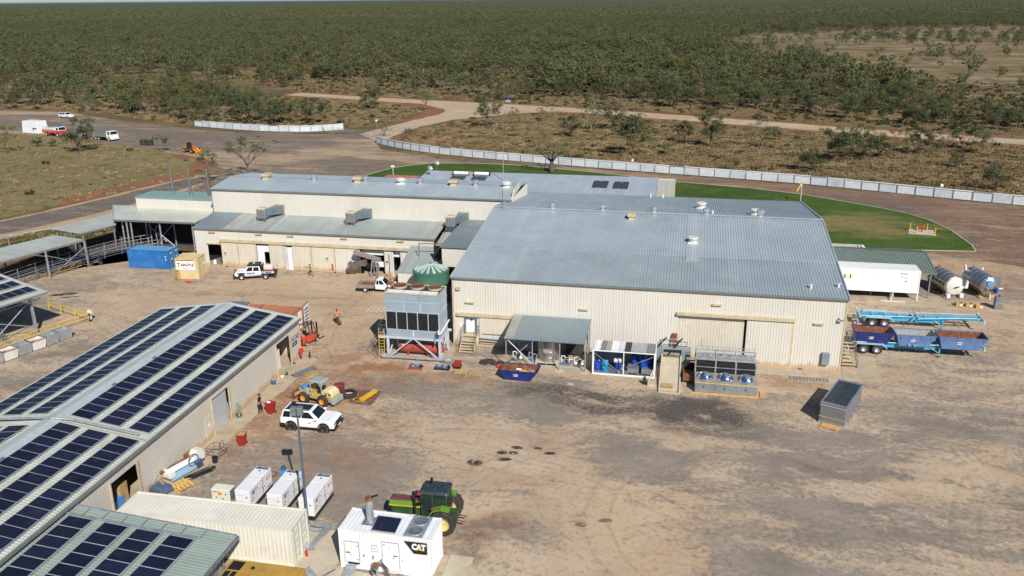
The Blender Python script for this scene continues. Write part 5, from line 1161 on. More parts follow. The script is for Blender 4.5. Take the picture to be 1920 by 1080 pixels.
LOCW(wall(wk,'E',WXE,WYS,WYN,0,WE-.02,mat('workshop_wall',(.56,.52,.45),.55,var=.04,scale=.4,dirt=(.45,.35,.22),damt=.2,streak=.1,base_dirt=(.46,.27,.12)),ops=wo,pitch=.26,depth=.008));LOCW(wall(wk,'W',WXW,WYS,WYN,0,WE,cream));LOCW(wall(wk,'N',WYN,WXW,WXE,0,WE,cream,ops=[(-43,-39.5,0,3.4)]))
b=MB();b.prism([(WXW,WE-.03),(WXE,WE-.03),(WXR,WR-.03)],WYN-.1,WYN,'y');b.build('gable_wall',cream,wk)
MB().bar((WXW-.12,WYN+.16,WE+.02),(WXR,WYN+.16,WR+.06),.1,.14).bar((WXR,WYN+.16,WR+.06),(WXE+.12,WYN+.16,WE+.02),.1,.14).build('barge_cap',rooflt,wk)
for y0,y1 in((69.1,71.9),(57.5,60.1),(44.4,47.3)):
    b=MB();b.box(WXE+.02,WXE+.12,y1,y1+.22,0,3.3);b.box(WXE+.02,WXE+.12,y0-.1,y0,0,3.3);b.build('door_frame',creamtrim,wk)
MB().box(WXE-.25,WXE-.2,57.5,60.1,0,3.15).build('roller_door',[mat('roller_door',(.50,.53,.56),.4,metal=.2,var=.06,dirt=(.5,.42,.32),damt=.3)],wk)
MB().box(WXE-.9,WXE-.82,70.6,71.3,0,2.0).build('white_board',white,wk)
MB().box(WXE+.05,WXE+.1,56.15,56.95,.02,2.1).build('door',cream2,wk);MB().box(WXE+.101,WXE+.11,56.5,56.75,1.2,1.5).build('notice',lwhite,wk)
MB().box(WXE-5.2,WXE-5.1,WYS+1,WYN-.3,0,3.9).build('shade_backing',dark,wk);MB().box(WXE-5,WXE-.05,WYS,WYN-.2,-.02,.04).build('floor',concrete,wk)  # black sheet set inside the doors as painted workshop shade
MB().box(WXE-1.8,WXE-.8,45.2,46.6,0,.9).build('bench',pumpb,wk);MB().box(WXE-1.6,WXE-.9,46.4,47.2,0,1.7).build('shelf',timber,wk)
for k_,(y,z,s_)in enumerate(((73.0,2.35,1),(73.0,1.75,1))):
    b=MB();b.box(WXE+.05,WXE+.06,y-.55,y+.45,z,z+.38);b.build('wall_sign',lblack if k_ else mat('sign_dark_blue',(.05,.07,.2),.5),wk)
b=MB();b.box(WXE+.062,WXE+.066,72.55,73.3,2.45,2.52).box(WXE+.062,WXE+.066,72.55,73.3,2.6,2.66).box(WXE+.062,WXE+.066,72.6,73.2,1.9,1.97);b.build('sign_lettering',lwhite,wk)
b=MBL();b.lathe([(.15,0),(.26,0),(.26,.012),(.15,.012)],16,(WXE+.05+45,73.8-55,2.5),axis='x',closed=False);b.build('sign_emblem',lred,wk)
MB().cyl((WXE+.05,72.15,.2),(WXE+.3,72.15,.2),.1,8).build('floor_lamp',dullblue,wk)
sE=(WR-WE)/(WXE+.12-WXR);zE=lambda x:WR-sE*(x+45-WXR);aE=math.atan(sE);zWf=lambda x:WR-sE*(WXR-(x-45))if False else 0
for xc in(-43.13,-40.78,-38.42):
    for ya,n_ in((73.9,24),(48.45,15)):
        for i in range(n_):
            link('solar_panel',panel_me,wk,(xc+45,ya-(i+.5)*1.012-55,WR-sE*(xc-WXR)+.11),(0,aE,0))
for xc in(-46.78,-49.1,-51.42):
    for ya,n_ in((73.9,24),(47.7,9)):
        for i in range(n_):
            link('solar_panel',panel_me,wk,(xc+45,ya-(i+.5)*1.012-55,WR-sE*(WXR-xc)+.11),(0,-aE,0))
for xc in(-43.13,-40.78,-38.42):
    for dx in(-.86,.86):
        for y0,y1 in((49.6,73.9),(33.3,48.45)):MB().bar((xc+dx,y0,WR-sE*(xc+dx-WXR)+.05),(xc+dx,y1,WR-sE*(xc+dx-WXR)+.05),.05,.07).build('mounting_rail',galv,wk)
for xc in(-46.78,-49.1,-51.42):
    MB().bar((xc+.86,49.6,WR-sE*(WXR-xc-.86)+.05),(xc+.86,73.9,WR-sE*(WXR-xc-.86)+.05),.05,.07).build('mounting_rail',galv,wk)
MB().tube([(-52.3,48.8,WE+.25),(-46.5,48.7,5.1),(-44.8,48.65,5.3),(-43.5,49.0,5.15),(-38.0,49.1,WE+.3)],.09,6).build('cable_conduit',galv,wk)
for x,y in((-43.9,66.6),(-44.1,60.5),(-44.1,55.0),(-44.1,43.0)):MB().box(x-.12,x+.12,y-.2,y+.2,5.0,5.2).build('junction_box',galvd,wk)
# ------------------------------------------------------------------ green canopy, bottom left
gc=T('green_canopy','pale green canopy roof carrying four columns of solar panels, bottom left','canopy',(-32,38,0))
gx0,gx1=-37.2,-26.1;gz=lambda x:3.62+(x+37.5)*-.075
rb=MB();l=math.dist((gx0,gz(gx0)),(gx1,gz(gx1)));rb.corr((gx0,41.0,gz(gx0)),(0,-1,0),(gx1-gx0,0,gz(gx1)-gz(gx0)),17,l,.25,.02);rb.quad((gx0,24,gz(gx0)-.08),(gx0,41,gz(gx0)-.08),(gx1,41,gz(gx1)-.08),(gx1,24,gz(gx1)-.08));rb.build('roof_sheet',roofgn,gc)
MB().bar((gx0-.5,41.08,gz(gx0)+.03),(gx1,41.08,gz(gx1)-.02),.16,.18).build('barge_cap',galv,gc);MB().bar((gx1+.08,41.1,gz(gx1)-.08),(gx1+.08,24,gz(gx1)-.08),.14,.2).build('gutter',galvd,gc)
for xc in(-36.0,-33.53,-31.3,-29.08):
    for i in range(13):link('solar_panel',panel_me,gc,(xc+32,39.9-(i+.5)*1.03-38,gz(xc)+.1),(0,.075,0))
    for dx in(-.88,.88):MB().bar((xc+dx,26.5,gz(xc)+.05),(xc+dx,39.9,gz(xc)+.05),.05,.06).build('mounting_rail',galv,gc)
MB().bar((-38.3,40.1,gz(-38.3)+.12),(-28.2,40.1,gz(-28.2)+.12),.1,.08).build('cable_tray',galv,gc)
for i in range(7):MB().box(-36.2+i*1.35,-36.14+i*1.35,40.2,40.95,gz(-36+i*1.35)+.04,gz(-36+i*1.35)+.07).build('roof_bracket',galvd,gc)
for y in(40.6,36,31):MB().cyl((-27.3,y,0),(-27.3,y,2.7),.13,10).build('post',galv,gc);MB().cyl((-27.0,y,0),(-27.0,y,2.6),.06,8).build('downpipe',galvd,gc)
MB().bar((-27.3,40.6,.9),(-27.3,36,.9),.12).bar((-27.3,40.6,.3),(-27.3,36,.3),.12).build('rail',galv,gc);MB().box(-28.5,-27.2,38.0,40.5,.5,.7).build('ladder_rack',galv,gc)
# ------------------------------------------------------------------ containers
def container(name,label,cat,loc,rz,Lc,Wc,Hc,m,mtop,door='E',rib=.28,group=None,corners=None,pk=True):
    t=T(name,label,cat,loc,rz,group);mc=corners or m
    z0=.05
    b=MBL()
    for y,s in((0,1),(Wc,-1)):
        if s==1:b.corr((.12,.03,z0+.14),(1,0,0),(0,0,1),Lc-.24,Hc-.26,rib,.036)
        else:b.corr((Lc-.12,Wc-.03,z0+.14),(-1,0,0),(0,0,1),Lc-.24,Hc-.26,rib,.036)
    if door!='W':b.corr((.03,Wc-.12,z0+.14),(0,-1,0),(0,0,1),Wc-.24,Hc-.26,rib,.036)
    else:b.corr((Lc-.03,.12,z0+.14),(0,1,0),(0,0,1),Wc-.24,Hc-.26,rib,.036)
    b.build('side_panel',m,t)
    b=MBL();b.corr((Lc-.12,.1,Hc-.03)if False else(.12,.1,Hc-.05),(1,0,0),(0,1,0),Lc-.24,Wc-.2,rib,.022);b.build('roof',mtop,t)
    b=MBL()
    for x in(0,Lc-.14):
        for y in(0,Wc-.14):b.box(x,x+.14,y,y+.14,z0,Hc)
    for y in(0.004,Wc-.104):b.box(.14,Lc-.14,y,y+.1,z0,z0+.15);b.box(.14,Lc-.14,y,y+.1,Hc-.11,Hc-.004)
    for x in(0.004,Lc-.104):b.box(x,x+.1,.14,Wc-.14,z0,z0+.15);b.box(x,x+.1,.14,Wc-.14,Hc-.11,Hc-.004)
    b.build('frame',mc,t)
    b=MBL()
    for x in(-.01,Lc-.15):
        for y in(-.01,Wc-.15):
            for z in(0,Hc-.11):b.box(x,x+.16,y,y+.16,z,z+.12)
    b.build('corner_casting',mc,t)
    X=Lc-.05 if door=='E' else .05;s=1 if door=='E' else-1
    for k in range(2):
        y0,y1=.15+k*(Wc/2-.13),Wc/2+k*(Wc/2-.13)-.02+.0
        b=MBL();b.box(min(X,X-s*.05),max(X,X-s*.05),y0,y1,z0+.16,Hc-.12)
        for q in range(4):zc=z0+.25+q*(Hc-.55)/4;b.box(min(X,X+s*.03),max(X,X+s*.03),y0+.08,y1-.08,zc,zc+(Hc-.55)/4-.12)
        b.build('door',m,t)
        for yy in(y0+.22,y1-.22):MBL().cyl((X+s*.05,yy,z0+.12),(X+s*.05,yy,Hc-.08),.02,6).build('lock_rod',galv,t)
    return t
# 40 foot white
c40=container('shipping_container','long cream white shipping container in front of the generators','shipping container',(-35.28,42.16,0),.012,12.19,2.44,2.74,whitebox,whitebox)
# blue 20 foot
cbl=container('shipping_container','blue shipping container beside the cattle race','shipping container',(-73.57,98.57,0),.023,6.06,2.44,2.56,contblue,contbluetop)
for z,r_ in((1.75,.09),(1.35,.09)):MBL().cyl((5.6,.0,z),(5.6,-.02,z),r_,10).build('sticker',lwhite,cbl)
for y,z in((.45,2.05),(.55,1.2),(1.7,2.1),(1.75,1.3)):MBL().box(6.055,6.06,y,y+.35,z,z+.22).build('sticker',stone_c,cbl)
# 10 foot sand coloured with banner
c10=container('shipping_container','small sand coloured container with a name banner beside the lean-to','shipping container',(-64.2,95.05,0),.15,2.75,2.45,2.55,contyel,contyel);c10.scale=(1.08,1.08,1.1)
sg=MBL();sg.box(.12,2.35,-.05,-.03,1.12,2.28);sg.build('banner',lwhite,c10);MBL().box(.1,2.37,-.054,-.031,2.26,2.31).build('banner_edge',lblack,c10)
text_mb('ARGYLE',.46,MBL(),.006,face_xf((.72,-.06,1.63),(1,0,0),(0,0,1)),bold=.016,sx=.93).build('banner_lettering',lblack,c10)
b=MBL();b.add([(.2,-.06,2.0),(.62,-.06,2.02),(.52,-.06,1.86),(.34,-.06,1.78),(.36,-.06,1.9)],[(0,1,2,3,4)]);b.build('banner_emblem',lblack,c10)
b=MBL();b.add([(.30,-.065,1.55),(.46,-.065,1.50),(.60,-.065,1.72),(.48,-.065,1.9),(.36,-.065,1.78)],[(0,1,2,3,4)]);b.build('banner_emblem',lyel,c10)
b=MBL()
for i in range(3):b.box(.75+i*.1,2.1-i*.3,-.058,-.052,1.42-i*.1,1.45-i*.1)
b.build('banner_small_print',galvd,c10)
text_mb('OPEN',.3,MBL(),.004,face_xf((.55,-.04,2.33),(1,0,0),(0,0,1)),sx=1.2)if False else None
b=MBL()
for i in range(7):b.box(.35+i*.27,.53+i*.27,-.02,-.012,2.32,2.44)
b.build('faded_lettering',lorange,c10)
MBL().box(2.755,2.765,1.45,2.1,1.35,1.75).build('notice',lwhite,c10)
t=T('step_ladder','yellow brown step ladder standing before the small sand container','ladder',(-63.85,94.65,0),.15)
for x in(-.25,.25):MBL().bar((x,-.25,0),(x*.8,.1,1.55),.06).build('stile',genyel,t);MBL().bar((x,.4,0),(x*.8,.1,1.55),.04).build('back_leg',timber,t)
for i in range(5):z=.25+i*.27;MBL().box(-.23,.23,-.27+z*.22,-.13+z*.22,z,z+.05).build('step',genyel,t)
t=T('tarp_heap','small crumpled orange red heap on the ground before the small container','tarp',(-61.9,93.9,0));r=random.Random(3);b=MBL()
for i in range(7):b.sphere((r.uniform(-.3,.3),r.uniform(-.2,.2),.1),r.uniform(.12,.25),7,5,(1,1,.7))
b.build('cloth',redbr,t)
# ------------------------------------------------------------------ white generator container with roof fans
ct=container('generator_container','white power unit container with exhaust stack, roof fans and a black emblem','generator',(-20.2,42.9,0),-.014,6.06,2.44,2.85,white,white,door='W')
def panel_l(t,x0,x1,z0,z1,nm='door',m=white,y=-.0,hinge=True):
    MBL().box(x0,x1,y-.03,y+.03,z0,z1).build(nm,m,t);e=MBL()
    for a in((x0-.02,x0,z0,z1),(x1,x1+.02,z0,z1),(x0,x1,z1,z1+.02),(x0,x1,z0-.02,z0)):e.box(a[0],a[1],y-.034,y+.02,a[2],a[3])
    e.build('door_gap',galvd,t)
panel_l(ct,.38,1.32,.55,2.02);panel_l(ct,2.9,3.98,.25,2.3);panel_l(ct,2.2,2.55,1.55,1.95,'hatch')
for x,z in((1.15,1.75),(1.15,.75),(2.95,2.1),(2.95,.5)):MBL().box(x,x+.14,-.05,-.03,z,z+.05).build('hinge',galvd,ct)
for x,z in((.45,1.2),(3.6,1.35)):MBL().box(x,x+.3,-.06,-.03,z,z+.08).build('handle',galvd,ct);MBL().box(x+.3-.3*(x>3),x+.36-.3*(x>3),-.05,-.03,z-.16,z-.1).build('lock',lblack,ct)
for x,z in((2.36,1.75),(1.62,1.1),(2.25,1.15),(2.25,1.0),(2.78,.95)):MBL().box(x-.03,x+.03,-.05,.03,z-.04,z+.04).build('fitting',lblack,ct)
for x,z in((.85,1.65),(3.35,1.95),(4.2,1.1)):MBL().box(x-.05,x+.05,-.045,-.03,z-.03,z+.03).build('warning_label',lyel,ct)
MBL().box(.55,1.3,-.035,.03,.40,.50).build('vent_slot',dark,ct)
b=MBL();P_=[(4.36,2.62),(5.84,2.64),(5.84,1.80),(4.98,1.78)];b.prism(P_,-.06,-.05,'y');b.build('emblem',lblack,ct)
text_mb('CAT',.56,MBL(),.008,face_xf((4.86,-.066,2.10),(1,0,0),(0,0,1)),bold=.034,sx=.80).build('emblem_lettering',lwhite,ct)
b=MBL();b.add([(5.12,-.072,2.09),(5.62,-.072,2.09),(5.37,-.072,2.28)],[(0,1,2)]);b.build('emblem_triangle',lyel,ct)
MBL().cyl((1.72,1.2,2.8),(1.72,1.2,4.55),.235,18).build('exhaust_stack',galv,ct,smooth=True);MBL().cyl((1.72,1.2,4.4),(1.72,1.2,4.6),.245,18).build('stack_rim',rustm,ct,smooth=True);MBL().cyl((1.72,1.2,2.82),(1.72,1.2,2.9),.32,18).build('stack_collar',galv,ct);MBL().box(1.25,2.1,.75,1.65,2.83,2.86).build('stack_plate',galvd,ct)
MBL().bar((1.9,1.2,4.66),(2.3,1.25,4.78),.2,.05).build('rain_flap',black,ct)
link('solar_panel',panel_me,ct,(2.95,.82,3.02),(radians(10),0,-.0)).scale=(.96,1.3,1)
MBL().box(2.2,3.7,.3,.36,2.85,2.9).box(2.2,3.7,1.3,1.36,2.85,3.08).build('panel_stand',galv,ct)
b=MBL();b.box(4.3,5.5,.06,2.32,2.84,2.93);b.build('fan_deck',galv,ct)
for y in(.68,1.76):
    MBL().lathe([(.50,2.93),(.50,2.965),(.46,2.965),(.46,2.935)],22,(4.9,y,0),closed=False).build('fan_ring',galv,ct);MBL().cyl((4.9,y,2.931),(4.9,y,2.937),.46,22).build('fan_opening',mesh_g,ct)
    b=MBL();b.box(4.89,4.91,y-.47,y+.47,2.965,2.975);b.box(4.43,5.37,y-.01,y+.01,2.965,2.975)
    for rr in(.15,.3,.42):b.lathe([(rr,2.966),(rr+.012,2.972)],18,(4.9,y,0),closed=False)
    b.build('fan_guard',galv,ct)
MBL().box(4.0,4.35,2.15,2.4,2.85,2.9).build('roof_hatch',whited,ct)
b=MBL();pts=[(.4,.02,2.8)]+[(.4+1.3*i/8,-.06,2.75-.42*sin(pi*i/8))for i in range(9)];b.tube(pts,.015,4);b.build('cable',white,ct)
t=T('service_post','cluster of cables and valves on a post before the white power unit','utility post',(-17.55,42.3,0));MBL().cyl((0,0,0),(0,0,.8),.05,6).build('post',galv,t);MBL().box(-.2,.1,-.1,.1,.75,1.1).build('junction',rustm,t);MBL().box(-.1,.15,-.12,-.05,.7,.85).build('valve',tealsm,t)
for k in range(4):MBL().tube([(-.1+.02*k,0,.9),(.25+.08*k,.1,1.25-.1*k),(.5+.08*k,.1,.7),(.5+.1*k,.1,0)],.022,5).build('cable',black,t)
MBL().lathe([(.18,.35),(.2,.38),(.18,.41)],10,(-.25,0,0),closed=False).tube([(-.3,0,.7),(-.4,0,.3),(-.25,0,.05)],.03,5).build('cable_coil',black,t)
t=T('ramp_plate','grey sheet ramp leaning at the left door of the white power unit','plate',(-19.4,42.4,0));MBL().slab((-.4,-.5,.08),(.25,-.5,.08),(.35,.4,.42),(-.3,.4,.42),.04).build('plate',galv,t)
MB().hexa([(-16.4,42.6,0),(-16.0,42.6,0),(-16.0,42.85,0),(-16.4,42.85,0),(-16.4,42.6,.1),(-16.0,42.6,.1),(-16.0,42.85,.1),(-16.4,42.85,.1)]).build('box_stub',galvd,ct)
# cable trays and extinguisher right of the long container
t=T('cable_tray','L shaped galvanised duct on the ground right of the long white container','cable tray',(-22.8,45.5,0))
MBL().box(-1.0,.5,.85,1.15,.28,.40).box(-1.0,.3,.45,.62,.2,.28).build('duct',galv,t);MBL().hexa([(.12,.82,.26),(.52,.82,.26),(.12,-1.6,.26),(-.25,-1.6,.26),(.12,.82,.38),(.52,.82,.38),(.12,-1.6,.38),(-.25,-1.6,.38)]).build('duct',galv,t)
for y in(-1.3,-.3,.7):MBL().box(-.1,.2,y-.04,y+.04,0,.26).build('foot',galvd,t)
MBL().cyl((.0,-2.0,0),(.0,-2.0,.42),.09,10).cyl((0,-2,.42),(0,-2,.5),.04,8).build('extinguisher',redbr,t);MBL().cyl((-.28,-2.1,0),(-.28,-2.1,1.0),.03,6).build('post',white,t)
t=T('duct_trunking','wide galvanised trunking bent down between the long container and the yellow generator','cable tray',(-21.3,40.6,0));MBL().hexa([(-.5,.4,.05),(.1,.1,.05),(.3,.6,.05),(-.4,.9,.05),(-.5,.4,.9),(.1,.1,.5),(.3,.6,.5),(-.4,.9,.9)]).build('duct',galv,t);MBL().box(.1,2.6,-.3,.5,.25,.45).build('duct',galv,t);MBL().bar((.9,1.9,.1),(.3,.9,.1),.1,.08).build('kerb_bar',galvd,t)
# yellow generator partly under the bottom edge
t=T('yellow_generator','weathered yellow generator housing cut by the bottom edge beside the green canopy','generator',(-25.7,37.0,0),.0)
MB().box(-25.7,-20.95,37.4,39.72,.1,2.15).build('housing',genyel,t,bevel=.05)
for x in(-24.55,-24.3,-23.3,-22.2):MB().box(x,x+.04,37.45,39.68,2.15,2.19).build('seam',genyel,t)
MB().box(-25.55,-24.75,38.75,39.55,2.14,2.16).build('vent_opening',dark,t);MB().box(-25.55,-25.2,37.6,38.6,2.14,2.16).box(-25.1,-24.8,37.6,38.6,2.14,2.16).build('vent_opening',dark,t);MB().cyl((-24.05,39.1,2.15),(-24.05,39.1,2.2),.12,12).build('cap',black,t)
# ------------------------------------------------------------------ three white canopy generators
def genset(x,y,label,rz=0.0):
    t=T('canopy_generator',label,'generator',(x,y,0),rz,'white canopy generators in a row');L_,W_,H_=3.32,1.12,1.72
    MBL().box(-W_/2,W_/2,0,L_,0,.34).build('base_tank',black,t)
    MBL().box(-W_/2,W_/2,.0,1.95,.35,H_).build('canopy',white,t,bevel=.03);MBL().box(-W_/2,W_/2,2.0,L_,.35,H_+.0).build('canopy',white,t,bevel=.03)
    MBL().box(-W_/2+.01,W_/2-.01,1.93,2.02,.35,H_-.03).build('seam',black,t)
    MBL().box(-W_/2+.08,W_/2-.06,L_-.38,L_-.08,H_-.01,H_+.012).build('air_outlet',galvd,t);MBL().bar((-.3,L_-.2,H_),(-.15,L_-.3,H_+.12),.14,.05).build('exhaust_flap',black,t);MBL().cyl((-.02,L_-.62,H_),(-.02,L_-.62,H_+.02),.07,10).build('filler_cap',black,t)
    for z in(1.35,.85,.7):MBL().box(-.42,.18,-.02,.0,z,z+.09).build('front_louvre',whited,t)
    MBL().cyl((.32,-.02,1.2),(.32,0,1.2),.06,8).build('emergency_stop',rustm,t)
    X=W_/2
    for y0,y1 in((.08,.95),(1.0,1.88),(2.08,3.2)):
        e=MBL()
        for a in((y0,y0+.015,.45,1.6),(y1-.015,y1,.45,1.6),(y0,y1,1.585,1.6)):e.box(X,X+.008,*a)
        e.build('door_outline',galv,t)
    MBL().box(X,X+.01,.35,.75,1.15,1.5).build('control_window',galv,t)
    for y,z in((.25,.8),(.5,.85),(.85,1.35),(1.1,1.3),(1.75,.9),(2.15,.8)):MBL().box(X,X+.02,y,y+.07,z,z+.08).build('latch',black,t)
    b=MBL();b.box(X,X+.012,2.45,2.6,1.2,1.42);b.box(X,X+.012,2.55,2.68,1.12,1.24);b.build('logo_mark',lorange,t);MBL().box(X,X+.012,2.72,3.1,1.22,1.3).build('logo_lettering',galvd,t)
    b=MBL();b.box(X,X+.012,2.5,3.15,.5,.58);b.build('side_lettering',lred,t)
    for y,z in((.35,1.0),(.45,.88),(.35,.78)):MBL().box(X,X+.01,y,y+.06,z-.05,z+.02).build('label',lblue,t)
genset(-29.33,47.45,'leftmost of the three white canopy generators');genset(-26.9,47.42,'middle one of the three white canopy generators');genset(-24.5,47.35,'rightmost white canopy generator with the dark base showing, next to the light pole')
t=T('small_white_unit','small grimy white box unit left of the three canopy generators','machine',(-31.4,48.05,0));MBL().box(-.72,.72,0,.75,.12,1.2).build('housing',whitebox,t,bevel=.03)
MBL().box(.02,.06,-.01,.76,.12,1.22).build('seam',whited,t);MBL().box(.722,.73,.05,.7,.2,1.1).build('side_louvre',galvd,t);MBL().box(-.6,-.25,-.01,0,.95,1.0).build('lettering',lblack,t);MBL().box(-.2,.1,-.012,0,.75,1.0).build('emblem',lorange,t)
for x,z in((-.35,.5),(.15,.42),(.4,.8)):MBL().box(x-.06,x+.06,-.012,0,z,z+.08).build('fitting',lblack,t)
t=T('cable_heap','tangle of rusty wire beside the leftmost canopy generator','wire heap',(-29.9,52.2,0));r=random.Random(4)
for k in range(7):
    R_=r.uniform(.25,.55);cx,cy=r.uniform(-.4,.3),r.uniform(-.25,.25);MBL().tube([(cx+R_*cos(a*.7+k),cy+.7*R_*sin(a*.7+k),.05+.03*k)for a in range(10)],.015,4).build('wire_loop',rustm,t)
t=T('pump_set','small blue pump behind the leftmost canopy generator','pump',(-28.8,52.6,0));MBL().box(-.3,.3,-.2,.2,.05,.4).build('body',pumpb,t,bevel=.05);MBL().lathe([(.05,0),(.2,0),(.2,.12),(.05,.12)],12,(0,0,.6),axis='y').build('flywheel',dullblue,t)
# tall light pole
t=T('light_pole','tall blue grey pole with floodlights beside the right canopy generator','light pole',(-24.28,46.95,0),.25)
MBL().cyl((0,0,0),(0,0,8.9),.10,10,.06).build('pole',mat('pole_blue_grey',(.10,.15,.23),.4,metal=.3,var=.1),t,smooth=True)
for sx in(-.22,.2):MBL().box(sx-.19,sx+.19,-.22,.16,8.35,8.95).build('floodlight',galvd,t,bevel=.04);MBL().box(sx-.16,sx+.16,-.24,-.2,8.42,8.88).build('lens',mesh_g,t)
MBL().bar((-.3,0,8.7),(.3,0,8.7),.08).build('crossbar',galv,t);MBL().bar((0,0,6.0),(1.1,.05,6.1),.03).build('side_rod',galvd,t)
# ------------------------------------------------------------------ evaporative condenser tower
framel=mat('pale_frame_steel',(.55,.60,.68),.4,metal=.2,var=.08)
et=T('cooling_tower','tall grey condenser tower on a steel frame over a red vessel','cooling tower',(-25.8,77.2,0));ex0,ex1,ey0,ey1=-28.62,-23.08,75.8,78.6
LG=[(ex0+.1,ey0),(ex1-.05,ey0),(ex1-.05,ey1+.1),(ex0+.1,ey1+.1)]
for x,y in LG:MB().box(x-.12,x+.12,y-.12,y+.12,0,2.15).build('leg',framel,et)
bm_=MB();bm_.bar((ex0-.9,ey0-.05,2.2),(ex1+.35,ey0-.05,2.2),.2,.22);bm_.bar((ex0-.1,ey1+.1,2.2),(ex1+.35,ey1+.1,2.2),.2,.22);bm_.bar((ex1-.02,ey0,2.18),(ex1-.02,ey1+.3,2.18),.18,.2);bm_.bar((ex0+.1,ey0,2.18),(ex0+.1,ey1+.3,2.18),.18,.2);bm_.build('platform_beam',framel,et)
mid_x=(ex0+ex1)/2
for a,c_ in(((ex0+.15,ey0-.02,.05),(mid_x-.12,ey0-.02,2.1)),((ex1-.1,ey0-.02,.05),(mid_x+.12,ey0-.02,2.1)),((ex1-.02,ey0+.1,.05),(ex1-.02,ey1,2.1)),((ex1-.02,ey1,.05),(ex1-.02,ey0+.1,2.1)),((ex0+.1,ey0+.1,.05),(ex0+.1,ey1,2.1)),((ex0+.3,ey1,.05),(mid_x,ey1,2.1))):MB().bar(a,c_,.11,.11).build('brace',framel,et)
for i,(z0,z1,m)in enumerate(((2.34,3.02,towerm),(3.06,4.95,towerm),(4.99,5.98,towerm),(6.02,6.82,towerm))):MB().box(ex0,ex1,ey0,ey1,z0,z1).build('casing',m,et)
for z in(3.02,4.95,5.98):MB().box(ex0-.03,ex1+.03,ey0-.03,ey1+.03,z,z+.04).build('band',framel,et)
for i in range(5):
    w=(ex1-ex0-.1)/5;x=ex0+.05+i*w;MB().box(x+.05,x+w-.05,ey0-.04,ey0-.005,3.12,4.88).build('louvre_panel',finm if False else mat('black_louvre',(.014,.017,.02),.5,var=.2),et)
    MB().box(x-.035,x+.035,ey0-.075,ey0-.002,3.06,4.94).build('mullion',framel,et)
MB().box(ex1-.09,ex1-.0,ey0-.075,ey0-.002,3.06,4.94).build('mullion',framel,et)
for x in(ex0+1.9,ex0+3.6):MB().box(x-.05,x+.05,ey0-.06,ey0-.002,5.03,5.95).build('mullion',framel,et)
MB().box(ex0+3.55,ex0+3.58,ey0-.02,ey0,6.02,6.8).build('joint',galvd,et);MB().box(ex0+2.75,ex0+2.82,ey0-.03,ey0,2.4,3.0).build('joint',lwhite,et)
tp=MB();tp.box(ex0-.05,ex1+.05,ey0-.05,ey0+.06,6.80,6.92);tp.box(ex0-.05,ex1+.05,ey1-.06,ey1+.05,6.80,6.92);tp.box(ex0-.05,ex0+.06,ey0,ey1,6.80,6.92);tp.box(ex1-.06,ex1+.05,ey0,ey1,6.80,6.92);tp.build('top_rim',creamtrim,et)
MB().box(ex0,ex1,ey0,ey1,6.81,6.84).build('top_deck',oil,et)
for k in range(3):
    for i in range(3):w=(ex1-ex0-.3)/3;MB().box(ex0+.15+i*w,ex0+.06+(i+1)*w,ey0+.14+k*.30,ey0+.30+k*.30,6.85,6.93).build('eliminator_slat',white,et)
for i in range(3):
    cx=ex0+.95+i*1.82;cy=ey1-.78;MB().lathe([(.72,6.84),(.72,7.02),(.66,7.02)],22,(cx,cy,0),closed=False).build('fan_shroud',creamtrim,et,smooth=True);g_=MB()
    for q in range(6):a=pi*q/6;g_.bar((cx+.66*cos(a),cy+.66*sin(a),7.1),(cx-.66*cos(a),cy-.66*sin(a),7.1),.03)
    for rr in(.2,.4,.62):g_.lathe([(rr,7.08),(rr+.03,7.12)],20,(cx,cy,0),closed=False)
    g_.build('fan_guard',rustm,et);MB().cyl((cx,cy,6.86),(cx,cy,7.05),.6,20).build('fan_well',rail,et)
    for q in range(4):a=pi/2*q+.4;MB().slab((cx+.1*cos(a),cy+.1*sin(a),7.06),(cx+.55*cos(a),cy+.55*sin(a),7.06),(cx+.55*cos(a+.4),cy+.55*sin(a+.4),7.09),(cx+.1*cos(a+.4),cy+.1*sin(a+.4),7.09),.01).build('fan_blade',rustm,et)
MBL().lathe([(.0,0),(.28,0),(.28,.015)],20,(ex1+25.8+.01,77.9-77.2,6.35),axis='x').build('round_emblem',stone_c,et);MBL().lathe([(.14,0),(.19,0),(.19,.02),(.14,.02)],18,(ex1+25.8+.012,77.9-77.2,6.35),axis='x',closed=False).build('emblem_ring',lblue,et)
MB().tube([(ex1-.1,ey0-.2,3.3),(ex1-.05,ey0-.25,2.9),(ex1+.1,ey0+.1,2.9),(ex1+.12,ey1+.2,3.25)],.07,8).build('pipe',white,et);MB().box(ex1-.35,ex1-.05,ey0-.3,ey0-.05,2.55,3.0).build('pump',dullblue,et);MB().box(ex1-.55,ex1-.42,ey0-.2,ey0-.1,1.8,2.5).build('bracket',galv,et)
# ladder and cage on the left
ld=MB()
for x in(ex0-.78,ex0-.22):ld.bar((x,ey0-.35,0),(x,ey0-.15,3.1),.05)
for i in range(9):ld.bar((ex0-.78,ey0-.34+i*.02,.3+i*.3),(ex0-.22,ey0-.34+i*.02,.3+i*.3),.035)
ld.build('ladder',yellowp,et);MB().box(ex0-.9,ex0-.05,ey0,ey1,2.28,2.34).build('landing',galvd,et)
hr=MB()
for z in(2.9,3.4):hr.tube([(ex0-.1,ey0,z),(ex0-.9,ey0+.1,z),(ex0-.9,ey1,z),(ex0-.1,ey1,z)],.03,5)
for x,y in((ex0-.9,ey0+.1),(ex0-.9,ey1),(ex0-.9,77.2)):hr.cyl((x,y,2.3),(x,y,3.42),.03,5)
hr.tube([(ex0-.9,ey0-.3,0),(ex0-1.5,ey0+.5,1.5),(ex0-.9,ey0+.4,2.3)],.03,5);hr.build('handrail',rail,et)
